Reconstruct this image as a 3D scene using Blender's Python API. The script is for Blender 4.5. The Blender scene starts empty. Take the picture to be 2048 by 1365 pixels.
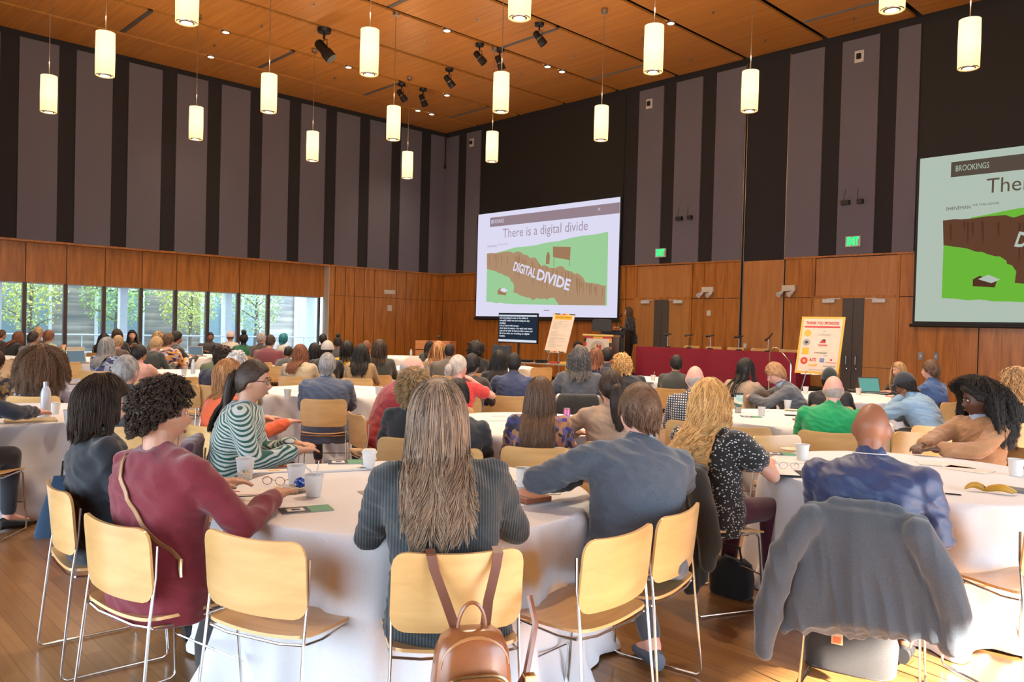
import bpy, bmesh, math, random
import numpy as np
from mathutils import Vector, Matrix, noise

SC = bpy.context.scene
COL = SC.collection
PI = math.pi
rnd = random.Random(7)

# ---------------------------------------------------------------- camera
CAM = np.array([22.1878, -17.8871, 1.57])
FW = np.array([-0.72030378, 0.69345652, -0.01674887])
RT = np.array([0.69299514, 0.7204608, 0.02634332])
UP = np.array([-0.03033486, -0.00736831, 0.99951263])
FPX = 1592.2
cd = bpy.data.cameras.new('camera')
cd.sensor_width = 36.0
cd.lens = FPX / 2048 * 36
cd.clip_start = 0.05
cd.clip_end = 200
cam = bpy.data.objects.new('camera', cd)
COL.objects.link(cam)
cam.matrix_world = Matrix(((RT[0], UP[0], -FW[0], CAM[0]), (RT[1], UP[1], -FW[1], CAM[1]), (RT[2], UP[2], -FW[2], CAM[2]), (0, 0, 0, 1)))
SC.camera = cam

def ray(px, py):
    return FW * FPX + RT * (px - 1024) - UP * (py - 682.5)
def dep(px, py, D):
    return CAM + ray(px, py) * D / FPX
def atz(px, py, z):
    d = ray(px, py)
    return CAM + d * (z - CAM[2]) / d[2]
def az(px):
    d = ray(px, 690)
    return math.atan2(d[1], d[0])

# ---------------------------------------------------------------- world, exposure
SC.view_settings.view_transform = 'Standard'
SC.view_settings.look = 'None'
SC.view_settings.gamma = 1
SC.view_settings.use_curve_mapping = False
SC.view_settings.exposure = 0.40
SC.cycles.use_denoising = True
SC.cycles.max_bounces = 6
SC.cycles.diffuse_bounces = 3
SC.cycles.glossy_bounces = 3
SC.cycles.transparent_max_bounces = 12
SC.cycles.sample_clamp_indirect = 4
SC.cycles.caustics_reflective = False
SC.cycles.caustics_refractive = False
w = bpy.data.worlds.new('sky')
SC.world = w
w.use_nodes = True
nt = w.node_tree
bg = nt.nodes['Background']
bg.inputs['Color'].default_value = (0.66, 0.82, 1.0, 1)
bg.inputs['Strength'].default_value = 8.0

def lamp(name, kind, loc, rot, energy, color, **kw):
    l = bpy.data.lights.new(name, kind)
    l.energy = energy
    l.color = color
    for k, v in kw.items():
        setattr(l, k, v)
    o = bpy.data.objects.new(name, l)
    o.location = loc
    o.rotation_euler = rot
    COL.objects.link(o)
    return o
def aim(o, d):
    o.rotation_euler = Vector(d).to_track_quat('-Z', 'Y').to_euler()

sun = lamp('sun', 'SUN', (30, -13, 9), (0, 0, 0), 55.0, (1.0, 0.93, 0.82), angle=0.02)
aim(sun, (-0.88, 0.10, -0.47))
# portals in the real window openings: they only guide sampling of the sky's own light
def portal(name, loc, d, sx, sy):
    o = lamp(name, 'AREA', loc, (0, 0, 0), 1, (1, 1, 1), shape='RECTANGLE', size=sx, size_y=sy)
    o.data.cycles.is_portal = True
    aim(o, d)
portal('portal_left', (-0.45, -9.6, 1.25), (1, 0, 0), 10.2, 2.4)
portal('portal_right', (26.35, -13.2, 1.6), (-1, 0, 0), 8.4, 3.2)
portal('portal_back', (17.8, -22.35, 1.7), (0, 1, 0), 13.4, 3.5)

# ---------------------------------------------------------------- material helpers
MATS = {}
def nodes_of(m):
    m.use_nodes = True
    return m.node_tree, m.node_tree.nodes['Principled BSDF']
def sock(b, *names):
    for n in names:
        if n in b.inputs:
            return b.inputs[n]
def mat(name, col, rough=0.6, metal=0.0, coat=0.0, spec=None, bump=None, emis=None, estr=0.0, sheen=0.0):
    if name in MATS:
        return MATS[name]
    m = bpy.data.materials.new(name)
    nt, b = nodes_of(m)
    b.inputs['Base Color'].default_value = (*col, 1)
    b.inputs['Roughness'].default_value = rough
    b.inputs['Metallic'].default_value = metal
    if coat: sock(b, 'Coat Weight').default_value = coat
    if spec is not None: sock(b, 'Specular IOR Level').default_value = spec
    if sheen: sock(b, 'Sheen Weight').default_value = sheen
    if emis:
        sock(b, 'Emission Color').default_value = (*emis, 1)
        sock(b, 'Emission Strength').default_value = estr
    # every material gets a little procedural variation
    tc = nt.nodes.new('ShaderNodeTexCoord')
    no = nt.nodes.new('ShaderNodeTexNoise')
    no.inputs['Scale'].default_value = bump[0] if bump else 14.0
    no.inputs['Detail'].default_value = 4
    nt.links.new(tc.outputs['Object'], no.inputs['Vector'])
    mx = nt.nodes.new('ShaderNodeMixRGB')
    mx.blend_type = 'MULTIPLY'
    mx.inputs['Fac'].default_value = 0.22
    mx.inputs['Color1'].default_value = (*col, 1)
    nt.links.new(no.outputs['Fac'], mx.inputs['Color2'])
    nt.links.new(mx.outputs['Color'], b.inputs['Base Color'])
    if bump:
        bp = nt.nodes.new('ShaderNodeBump')
        bp.inputs['Strength'].default_value = bump[1]
        bp.inputs['Distance'].default_value = 0.01
        nt.links.new(no.outputs['Fac'], bp.inputs['Height'])
        nt.links.new(bp.outputs['Normal'], b.inputs['Normal'])
    MATS[name] = m
    return m
def N(nt, t, **kw):
    n = nt.nodes.new(t)
    for k, v in kw.items():
        if k in n.inputs.keys():
            n.inputs[k].default_value = v
        else:
            setattr(n, k, v)
    return n
def ramp(nt, fac, stops, interp='LINEAR'):
    r = nt.nodes.new('ShaderNodeValToRGB')
    r.color_ramp.interpolation = interp
    while len(r.color_ramp.elements) < len(stops):
        r.color_ramp.elements.new(0.5)
    for e, (p, c) in zip(r.color_ramp.elements, stops):
        e.position = p
        e.color = (*c, 1)
    nt.links.new(fac, r.inputs['Fac'])
    return r.outputs['Color']
def coords(nt, scale, kind='Object', rot=(0, 0, 0)):
    tc = nt.nodes.new('ShaderNodeTexCoord')
    mp = nt.nodes.new('ShaderNodeMapping')
    mp.inputs['Scale'].default_value = scale
    mp.inputs['Rotation'].default_value = rot
    nt.links.new(tc.outputs[kind], mp.inputs['Vector'])
    return mp.outputs['Vector']
def wood(name, c1, c2, scale, rough=0.4, coat=0.2, kind='Object'):
    if name in MATS: return MATS[name]
    m = bpy.data.materials.new(name)
    nt, b = nodes_of(m)
    v = coords(nt, scale, kind)
    n1 = N(nt, 'ShaderNodeTexNoise', Scale=1.0, Detail=6.0, Roughness=0.6, Distortion=0.4)
    nt.links.new(v, n1.inputs['Vector'])
    col = ramp(nt, n1.outputs['Fac'], [(0.32, c1), (0.68, c2)])
    nt.links.new(col, b.inputs['Base Color'])
    b.inputs['Roughness'].default_value = rough
    sock(b, 'Coat Weight').default_value = coat
    sock(b, 'Coat Roughness').default_value = 0.25
    bp = N(nt, 'ShaderNodeBump', Strength=0.06, Distance=0.005)
    nt.links.new(n1.outputs['Fac'], bp.inputs['Height'])
    nt.links.new(bp.outputs['Normal'], b.inputs['Normal'])
    MATS[name] = m
    return m

M_WALLWOOD = wood('cherry_panel', (0.32, 0.108, 0.014), (0.56, 0.215, 0.038), (9, 9, 0.9), 0.42, 0.15)
M_WALLWOOD2 = wood('cherry_panel_light', (0.42, 0.165, 0.043), (0.55, 0.24, 0.068), (7, 7, 0.9), 0.42, 0.15)
M_DOORWOOD = wood('maple_door_veneer', (0.42, 0.18, 0.045), (0.52, 0.235, 0.065), (12, 12, 0.8), 0.4, 0.2)
M_CEIL = wood('ceiling_veneer', (0.46, 0.185, 0.034), (0.62, 0.275, 0.058), (0.5, 16, 4), 0.5, 0.05)
M_CHAIR = wood('chair_beech', (0.62, 0.36, 0.13), (0.78, 0.485, 0.19), (1.5, 14, 14), 0.3, 0.35)
M_DARK = mat('dark_reveal', (0.012, 0.010, 0.010), 0.8)
M_BLACKWALL = mat('black_curtain_fabric', (0.016, 0.015, 0.013), 0.75, bump=(60, 0.3))
M_GREYFAB = mat('grey_acoustic_fabric', (0.165, 0.153, 0.185), 0.95, bump=(90, 0.4), sheen=0.2)
M_DARKFAB = mat('charcoal_acoustic_fabric', (0.026, 0.022, 0.024), 0.95, bump=(90, 0.4))
M_CHROME = mat('chrome_rod', (0.80, 0.78, 0.75), 0.16, 1.0)
M_STEEL = mat('brushed_steel', (0.45, 0.44, 0.42), 0.35, 1.0)
M_WHITE = mat('white_plastic', (0.78, 0.77, 0.73), 0.5)
M_IVORY = mat('ivory_plastic', (0.72, 0.66, 0.52), 0.5)
M_BLACK = mat('black_plastic', (0.012, 0.012, 0.013), 0.4)
M_CLOTH = mat('white_table_linen', (0.80, 0.79, 0.80), 0.8, bump=(220, 0.12), sheen=0.15)
M_PAPER = mat('white_paper', (0.82, 0.81, 0.78), 0.7)
M_CUP = mat('white_paper_cup', (0.82, 0.80, 0.76), 0.55)
M_MAROON = mat('maroon_table_linen', (0.27, 0.008, 0.028), 0.75, bump=(150, 0.2))

def floor_mat():
    m = bpy.data.materials.new('bamboo_floor')
    nt, b = nodes_of(m)
    tc = nt.nodes.new('ShaderNodeTexCoord')
    br = N(nt, 'ShaderNodeTexBrick', Scale=1.0)
    br.offset = 0.37
    br.inputs['Brick Width'].default_value = 1.3
    br.inputs['Row Height'].default_value = 0.085
    br.inputs['Mortar Size'].default_value = 0.0012
    br.inputs['Color1'].default_value = (0.20, 0.088, 0.026, 1)
    br.inputs['Color2'].default_value = (0.29, 0.140, 0.045, 1)
    br.inputs['Mortar'].default_value = (0.06, 0.025, 0.01, 1)
    nt.links.new(tc.outputs['Object'], br.inputs['Vector'])
    v = coords(nt, (2, 40, 1))
    n1 = N(nt, 'ShaderNodeTexNoise', Scale=1.0, Detail=5.0)
    nt.links.new(v, n1.inputs['Vector'])
    mx = N(nt, 'ShaderNodeMixRGB', blend_type='OVERLAY')
    mx.inputs['Fac'].default_value = 0.45
    nt.links.new(br.outputs['Color'], mx.inputs['Color1'])
    nt.links.new(n1.outputs['Fac'], mx.inputs['Color2'])
    nt.links.new(mx.outputs['Color'], b.inputs['Base Color'])
    b.inputs['Roughness'].default_value = 0.28
    sock(b, 'Coat Weight').default_value = 0.3
    sock(b, 'Coat Roughness').default_value = 0.15
    bp = N(nt, 'ShaderNodeBump', Strength=0.15, Distance=0.003)
    nt.links.new(br.outputs['Fac'], bp.inputs['Height'])
    bp.invert = True
    nt.links.new(bp.outputs['Normal'], b.inputs['Normal'])
    return m
M_FLOOR = floor_mat()

def emit(name, col, s):
    if name in MATS: return MATS[name]
    m = bpy.data.materials.new(name)
    m.use_nodes = True
    nt = m.node_tree
    nt.nodes.clear()
    e = N(nt, 'ShaderNodeEmission')
    e.inputs['Color'].default_value = (*col, 1)
    e.inputs['Strength'].default_value = s*0.70
    o = nt.nodes.new('ShaderNodeOutputMaterial')
    nt.links.new(e.outputs[0], o.inputs[0])
    MATS[name] = m
    return m
def glass_mat():
    m = bpy.data.materials.new('window_glass')
    m.use_nodes = True
    nt = m.node_tree
    nt.nodes.clear()
    t = N(nt, 'ShaderNodeBsdfTransparent')
    t.inputs['Color'].default_value = (0.93, 0.97, 0.98, 1)
    g = N(nt, 'ShaderNodeBsdfGlossy')
    g.inputs['Roughness'].default_value = 0.02
    lw = N(nt, 'ShaderNodeFresnel', IOR=1.45)
    mx = nt.nodes.new('ShaderNodeMixShader')
    o = nt.nodes.new('ShaderNodeOutputMaterial')
    nt.links.new(lw.outputs[0], mx.inputs[0])
    nt.links.new(t.outputs[0], mx.inputs[1])
    nt.links.new(g.outputs[0], mx.inputs[2])
    nt.links.new(mx.outputs[0], o.inputs[0])
    return m
M_GLASS = glass_mat()

# ---------------------------------------------------------------- mesh helpers
class MB:
    def __init__(s):
        s.v = []; s.f = []; s.m = []; s.n = 0; s.tone = None
    def add(s, verts, faces, mi=0):
        o = s.n
        verts = np.asarray(verts, float).reshape(-1, 3)
        s.v.append(verts); s.n += len(verts)
        for f in faces:
            s.f.append([i + o for i in f]); s.m.append(mi)
        return s
    def box(s, lo, hi, mi=0, R=None, c=None):
        x0, y0, z0 = lo; x1, y1, z1 = hi
        v = np.array([(x0,y0,z0),(x1,y0,z0),(x1,y1,z0),(x0,y1,z0),(x0,y0,z1),(x1,y0,z1),(x1,y1,z1),(x0,y1,z1)], float)
        if R is not None:
            v = v @ np.array(R).T + np.array(c if c is not None else (0,0,0))
        return s.add(v, [(0,3,2,1),(4,5,6,7),(0,1,5,4),(1,2,6,5),(2,3,7,6),(3,0,4,7)], mi)
    def loft(s, rings, mi=0, cap=True, closed=True):
        n = len(rings[0]); k = len(rings)
        v = np.concatenate([np.asarray(r, float) for r in rings])
        f = []
        for i in range(k - 1):
            for j in range(n if closed else n - 1):
                a = i*n + j; b = i*n + (j+1) % n
                f.append((a, b, b + n, a + n))
        if cap:
            f.append(tuple(range(n))[::-1]); f.append(tuple(range((k-1)*n, k*n)))
        return s.add(v, f, mi)
    def tube(s, path, r, n=8, mi=0, cap=True):
        P = [np.asarray(p, float) for p in path]
        rs = r if hasattr(r, '__len__') else [r]*len(P)
        rings = []
        ref = None
        for i, p in enumerate(P):
            if i == 0: t = P[1]-P[0]
            elif i == len(P)-1: t = P[-1]-P[-2]
            else: t = (P[i+1]-P[i])/ (np.linalg.norm(P[i+1]-P[i])+1e-9) + (P[i]-P[i-1])/(np.linalg.norm(P[i]-P[i-1])+1e-9)
            t = t/(np.linalg.norm(t)+1e-9)
            if ref is None:
                ref = np.array([0,0,1.]) if abs(t[2]) < .9 else np.array([1.,0,0])
            a = np.cross(t, ref); a /= (np.linalg.norm(a)+1e-9)
            b = np.cross(a, t); ref = b
            # ring
            ang = np.arange(n)*2*PI/n
            rings.append(p + rs[i]*(np.outer(np.cos(ang), a) + np.outer(np.sin(ang), b)))
        return s.loft(rings, mi, cap)
    def capsule(s, p0, p1, r0, r1, n=14, k=4, mi=0, flat=None):
        p0 = np.asarray(p0, float); p1 = np.asarray(p1, float)
        d = p1-p0; L = np.linalg.norm(d)+1e-9; t = d/L
        ref = np.array([0,0,1.]) if abs(t[2]) < .9 else np.array([0,1.,0])
        a = np.cross(t, ref); a /= np.linalg.norm(a); b = np.cross(a, t)
        rings = []
        ang = np.arange(n)*2*PI/n
        for i in range(1, k+1):
            th = PI/2*(1 - i/k)
            c = p0 - t*r0*math.sin(th); rr = max(r0*math.cos(th), r0*.06)
            rings.append(c + rr*(np.outer(np.cos(ang), a)+np.outer(np.sin(ang), b)))
        for i in range(0, k):
            th = PI/2*(i/k)
            c = p1 + t*r1*math.sin(th); rr = max(r1*math.cos(th), r1*.06)
            rings.append(c + rr*(np.outer(np.cos(ang), a)+np.outer(np.sin(ang), b)))
        return s.loft(rings, mi)
    def lathe(s, prof, c=(0,0,0), n=24, mi=0, cap=True):
        ang = np.arange(n)*2*PI/n
        rings = [np.stack([c[0]+r*np.cos(ang), c[1]+r*np.sin(ang), np.full(n, c[2]+z)], 1) for r, z in prof]
        return s.loft(rings, mi, cap)
    def ellipsoid(s, c, r, R=None, nu=20, nv=12, mi=0, fn=None):
        d = sphere_dirs(nu, nv)
        v = d*np.array(r)
        if fn is not None: v = fn(d, v)
        if R is not None: v = v @ np.array(R).T
        return s.add(v + np.array(c), sphere_faces(nu, nv), mi)
    def prism(s, pts, z0, z1, mi=0):
        n = len(pts)
        v = [(x, y, z0) for x, y in pts] + [(x, y, z1) for x, y in pts]
        f = [tuple(range(n))[::-1], tuple(range(n, 2*n))] + [(i, (i+1) % n, (i+1) % n + n, i + n) for i in range(n)]
        return s.add(v, f, mi)
    def xf(s, R=None, t=(0,0,0)):
        for i in range(len(s.v)):
            if R is not None: s.v[i] = s.v[i] @ np.array(R).T
            s.v[i] = s.v[i] + np.array(t)
        return s
    def mesh(s, name):
        me = bpy.data.meshes.new(name)
        V = np.concatenate(s.v)
        me.from_pydata(V.tolist(), [], s.f)
        if s.m and max(s.m) > 0:
            me.polygons.foreach_set('material_index', s.m)
        return me
    def build(s, name, mats, parent=None, smooth=True, angle=0.7, bevel=None):
        me = s.mesh(name)
        if not isinstance(mats, (list, tuple)): mats = [mats]
        for m in mats: me.materials.append(m)
        if smooth:
            try:
                me.shade_smooth()
                me.set_sharp_from_angle(angle=angle)
            except Exception:
                pass
        if s.tone is not None:
            at = me.attributes.new('tone', 'FLOAT', 'POINT')
            at.data.foreach_set('value', np.asarray(s.tone, np.float32))
        o = bpy.data.objects.new(name, me)
        COL.objects.link(o)
        if parent is not None: o.parent = parent
        if bevel:
            b = o.modifiers.new('bevel', 'BEVEL'); b.width = bevel; b.segments = 2; b.limit_method = 'ANGLE'
        return o
_sd = {}
def sphere_dirs(nu, nv):
    if (nu, nv) not in _sd:
        out = []
        for i in range(nv+1):
            th = PI*i/nv
            th = min(max(th, 0.03), PI-0.03)
            for j in range(nu):
                ph = 2*PI*j/nu
                out.append((math.sin(th)*math.cos(ph), math.sin(th)*math.sin(ph), math.cos(th)))
        f = []
        for i in range(nv):
            for j in range(nu):
                a = i*nu+j; b = i*nu+(j+1) % nu
                f.append((a, a+nu, b+nu, b))
        f.append(tuple(range(nu))); f.append(tuple(range(nv*nu, (nv+1)*nu))[::-1])
        _sd[(nu, nv)] = (np.array(out), f)
    return _sd[(nu, nv)][0]
def sphere_faces(nu, nv):
    sphere_dirs(nu, nv)
    return _sd[(nu, nv)][1]

DG = None
def remesh(mb, voxel, smooth=3, factor=0.5):
    """fuse overlapping closed shells into one continuous surface"""
    me = mb.mesh('tmp')
    o = bpy.data.objects.new('tmp', me)
    COL.objects.link(o)
    r = o.modifiers.new('r', 'REMESH'); r.mode = 'VOXEL'; r.voxel_size = voxel
    if smooth:
        q = o.modifiers.new('s', 'SMOOTH'); q.factor = factor; q.iterations = smooth
    dg = bpy.context.evaluated_depsgraph_get()
    dg.update()
    out = bpy.data.meshes.new_from_object(o.evaluated_get(dg), depsgraph=dg)
    bpy.data.objects.remove(o)
    bpy.data.meshes.remove(me)
    return out
def link_mesh(me, name, mats, parent=None):
    me.name = name
    me.materials.clear()
    for m in (mats if isinstance(mats, (list, tuple)) else [mats]): me.materials.append(m)
    try: me.shade_smooth()
    except Exception: pass
    o = bpy.data.objects.new(name, me)
    COL.objects.link(o)
    if parent is not None: o.parent = parent
    return o

# ---------------------------------------------------------------- things, parts, setting
def thing(name, label, cat, loc=(0, 0, 0), rz=0.0, group=None):
    o = bpy.data.objects.new(name, None)
    o.empty_display_size = 0.1
    COL.objects.link(o)
    o.location = loc; o.rotation_euler = (0, 0, rz)
    o['label'] = label; o['category'] = cat
    if group: o['group'] = group
    return o
def tag(o, label, cat, group=None, kind=None):
    o['label'] = label; o['category'] = cat
    if group: o['group'] = group
    if kind: o['kind'] = kind
    return o
def struct(o):
    o['kind'] = 'structure'
    return o
def dup(root, loc, rz, label=None, group=None):
    r = root.copy(); COL.objects.link(r)
    r.location = loc; r.rotation_euler = (0, 0, rz)
    if label: r['label'] = label
    if group: r['group'] = group
    for ch in list(root.children):
        c = ch.copy(); COL.objects.link(c); c.parent = r
        for g in ch.children:
            d = g.copy(); COL.objects.link(d); d.parent = c
    return r
def rotz(a):
    c, s = math.cos(a), math.sin(a)
    return np.array([[c, -s, 0], [s, c, 0], [0, 0, 1.]])
def rotx(a):
    c, s = math.cos(a), math.sin(a)
    return np.array([[1, 0, 0], [0, c, -s], [0, s, c]])
def roty(a):
    c, s = math.cos(a), math.sin(a)
    return np.array([[c, 0, s], [0, 1, 0], [-s, 0, c]])
def text_mesh(s, size, align='LEFT', font_shear=0.0, extrude=0.0, width=None, bold=0.0):
    cu = bpy.data.curves.new('t', 'FONT')
    cu.body = s; cu.size = size; cu.align_x = align; cu.align_y = 'CENTER'
    cu.extrude = extrude; cu.shear = font_shear; cu.offset = bold
    cu.resolution_u = 3
    o = bpy.data.objects.new('t', cu); COL.objects.link(o)
    dg = bpy.context.evaluated_depsgraph_get(); dg.update()
    me = bpy.data.meshes.new_from_object(o.evaluated_get(dg), depsgraph=dg)
    bpy.data.objects.remove(o)
    if width and len(me.vertices):
        xs = [v.co.x for v in me.vertices]
        k = width/max(1e-6, max(xs)-min(xs))
        for v in me.vertices: v.co.x *= k
    return me
def put_text(s, size, parent, loc, R, m, name='lettering', **kw):
    me = text_mesh(s, size, **kw)
    me.materials.clear(); me.materials.append(m)
    o = bpy.data.objects.new(name, me); COL.objects.link(o)
    M4 = Matrix([[*R[0], loc[0]], [*R[1], loc[1]], [*R[2], loc[2]], [0, 0, 0, 1]])
    o.parent = parent
    o.matrix_local = M4
    return o
# text standing upright on a plane facing -y (front wall): x right, z up
R_FRONT = [[1, 0, 0], [0, 0, -1], [0, 1, 0]]
# ================================================================= THE ROOM
HC = 8.37          # ceiling
ZC = 3.38          # top of the wood wainscot
XR, YB = 26.0, -22.0
RX = -0.30         # glazed wall is set back from the striped wall above
KW = (22.19 - RX) / 22.19
def wy(y): return -17.887 + (y + 17.887) * KW

mb = MB(); mb.box((-0.6, YB - 0.3, -0.12), (XR + 0.3, 0.3, 0.0))
struct(mb.build('floor', M_FLOOR, smooth=False))

# ceiling: veneer clouds with black slots between them, each cloud a mesh-cut panel of the one ceiling
SLOT = [-0.02, 1.78, 3.78, 5.76, 7.78, 9.78, 11.8, 13.82, 15.84, 17.85, 19.86, 21.87, 23.9, 26.0]
YBR = [(-0.12, -1.34), (-1.46, -4.64), (-4.76, -7.95), (-8.07, -11.42), (-11.54, -14.8), (-14.95, -18.2), (-18.35, -22)]
mb = MB()
mb.box((-0.4, YB - 0.2, HC + 0.22), (XR + 0.2, 0.2, HC + 0.4), 1)
for i in range(len(SLOT) - 1):
    x0, x1 = SLOT[i] + 0.07, SLOT[i+1] - 0.07
    if i == 0: x0 = 0.10
    # bays that hold air diffusers are cut, the others run through
    if i in (1, 4, 7, 10):
        for (a, b) in YBR: mb.box((x0, b, HC), (x1, a, HC + 0.05), 0)
    else:
        mb.box((x0, YB + 0.1, HC), (x1, -0.12, HC + 0.05), 0)
struct(mb.build('ceiling', [M_CEIL, M_DARK], smooth=False))

def panels(mb, axis, spans, z0, z1, off, d, mi, gap=0.006):
    for (a, b) in spans:
        if axis == 'y': mb.box((off, a + gap, z0), (off + d, b - gap, z1), mi)
        else: mb.box((a + gap, off - d, z0), (b - gap, off, z1), mi)

# left wall: striped acoustic panels above, wainscot and glazing below
mb = MB()
mb.box((-0.25, YB, ZC), (0.0, 0.25, HC + 0.25), 1)                       # upper wall body (charcoal)
y = -0.72
edge = [(-0.72, -0.02)]
L = []
ys = -1.13
while ys > YB:
    L.append((ys - 0.85, ys)); ys -= 1.247
panels(mb, 'y', [(-0.70, 0.0)] + L, ZC + 0.02, HC - 0.12, 0.0, 0.035, 0, 0.0)
# wainscot right of the windows
mb.box((-0.35, -4.60, 0), (-0.02, 0.25, ZC), 3)
e = [0, -0.55, -1.1, -1.62, -2.02, -2.9, -3.3, -3.68, -4.02, -4.4, -4.60]
for a, b in zip(e[1:], e[:-1]):
    for z0, z1 in ((0.10, 2.45), (2.46, ZC)):
        mb.box((-0.02, a + 0.011, z0), (0.0, b - 0.011, z1), 2)
mb.box((-0.35, -4.62, 0.0), (-0.001, -4.60, ZC), 4)                      # return beside the glass, the window light on it put into its pale colour
# band above the glass
mb.box((RX - 0.2, YB, 2.42), (RX - 0.02, -4.60, ZC), 3)
yy = wy(-4.75)
edges = [wy(v) for v in (-4.75, -6.64, -7.57, -8.47, -9.37, -10.28, -11.2, -12.1, -13.0, -13.92, -14.83, -15.74, -16.65, -17.6, -18.5, -19.5, -20.5, -21.5)]
for a, b in zip(edges[1:], edges[:-1]):
    mb.box((RX - 0.02, a + 0.009, 2.38), (RX, b - 0.009, ZC - 0.02), 2)
mb.box((RX - 0.02, YB, ZC - 0.02), (0.03, -4.60, ZC + 0.03), 2)          # shelf under the stripes
mb.box((-0.02, -4.60, ZC - 0.005), (0.05, 0.0, ZC + 0.03), 2)
struct(mb.build('wall_left', [M_GREYFAB, M_DARKFAB, M_WALLWOOD, M_DARK, M_IVORY], smooth=False))

# glazing: one window per bay
M_MULL = mat('bronze_mullion', (0.10, 0.075, 0.065), 0.45, 0.3)
M_MULLW = mat('pale_frame', (0.62, 0.66, 0.72), 0.5)
bays = [(-4.93, -6.59), (-6.69, -7.52), (-7.62, -8.43), (-8.52, -9.33), (-9.41, -10.24), (-10.33, -11.16), (-11.25, -12.06), (-12.15, -12.96), (-13.05, -13.87), (-13.96, -14.78), (-14.87, -15.7)]
bays = [(wy(a), wy(b)) for a, b in bays]
mb = MB()
for i, (a, b) in enumerate(bays):
    mb = MB()
    mb.box((RX - 0.16, b - 0.085, 0.0), (RX - 0.02, b, 2.42), 0)
    if i == 0: mb.box((RX - 0.16, a, 0.0), (RX - 0.02, a + 0.03, 2.42), 0)
    mb.box((RX - 0.14, b, 2.35), (RX - 0.03, a, 2.42), 1)
    mb.box((RX - 0.14, b, 0.0), (RX - 0.03, a, 0.10), 1)
    w_ = struct(mb.build('window_%d' % (i+1), [M_MULL, M_MULLW], smooth=False))
    g = MB(); g.box((RX - 0.095, b, 0.10), (RX - 0.085, a, 2.35))
    g.build('window_pane', M_GLASS, w_, smooth=False)
mb = MB(); mb.box((RX - 0.2, YB, 0), (RX, bays[-1][1] - 0.085, 2.42))
struct(mb.build('trim_1', M_WALLWOOD, smooth=False))

# front wall
mb = MB()
mb.box((-0.25, 0.0, ZC), (XR + 0.2, 0.25, HC + 0.25), 1)
grey = [(0.0, 0.69), (1.13, 1.86), (8.50, 9.31), (9.72, 10.53), (10.95, 11.78), (12.95, 13.77), (14.19, 15.01), (15.41, 15.86), (21.9, 22.7), (23.2, 24.0), (24.4, 25.2)]
panels(mb, 'x', grey, ZC + 0.02, HC - 0.14, 0.0, 0.035, 0, 0.0)
mb.box((1.90, -0.03, ZC + 0.02), (8.02, 0.0, HC - 0.14), 4)               # black screen bays
mb.box((15.90, -0.03, ZC + 0.02), (21.9, 0.0, HC - 0.14), 4)
# wainscot body with door recesses
mb.box((-0.25, 0.02, 0), (XR + 0.2, 0.25, ZC), 3)
def wain(xs, mi=2, zs=((0.10, 2.45), (2.465, ZC))):
    for a, b in zip(xs[:-1], xs[1:]):
        for z0, z1 in zs: mb.box((a + 0.010, -0.0, z0), (b - 0.010, 0.02, z1), mi)
wain([0, 0.55, 0.95, 1.7, 2.4, 3.2, 4.0, 4.8, 5.6, 6.4, 7.2, 7.9, 8.18, 8.52])
wain([10.38, 10.72, 11.05, 11.4, 11.78])
wain([12.95, 13.30, 13.64])
wain([15.58, 15.98, 16.35, 16.75, 17.15, 17.55, 18.4, 19.3, 20.2, 21.1, 22, 22.9, 23.8, 24.7, 25.9])
for a, b in ((8.58, 10.32), (13.72, 15.55)):                              # plain panel over each pair of doors
    mb.box((a, 0.0, 2.50), (b, 0.02, ZC - 0.02), 5)
mb.box((11.86, -0.012, 0.10), (12.93, 0.02, ZC - 0.01), 5)
for x in (8.55, 10.35, 13.68, 15.57): mb.box((x - 0.03, -0.03, 0), (x + 0.03, 0.02, ZC), 2)
for (a, b) in ((8.52, 10.38), (13.64, 15.6)): mb.box((a, -0.04, 2.43), (b, 0.02, 2.50), 2)
for a, b in ((0, 11.79), (12.95, 21.9), (21.9, XR)): mb.box((a, -0.05, ZC - 0.005), (b, 0.02, ZC + 0.03), 2)
for x in (10.72, 11.05, 11.4, 13.30, 15.98, 16.35, 16.75, 17.55): mb.box((x - 0.012, -0.015, 0.1), (x + 0.012, 0.01, ZC), 2)
struct(mb.build('wall_front', [M_GREYFAB, M_DARKFAB, M_WALLWOOD, M_DARK, M_BLACKWALL, M_WALLWOOD2], smooth=False))
mb = MB()
for x in (11.80, 11.86, 12.94): mb.box((x - 0.007, -0.038, 0.0), (x + 0.007, 0.0, HC - 0.1))
struct(mb.build('trim_2', M_STEEL, smooth=False))

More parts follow.
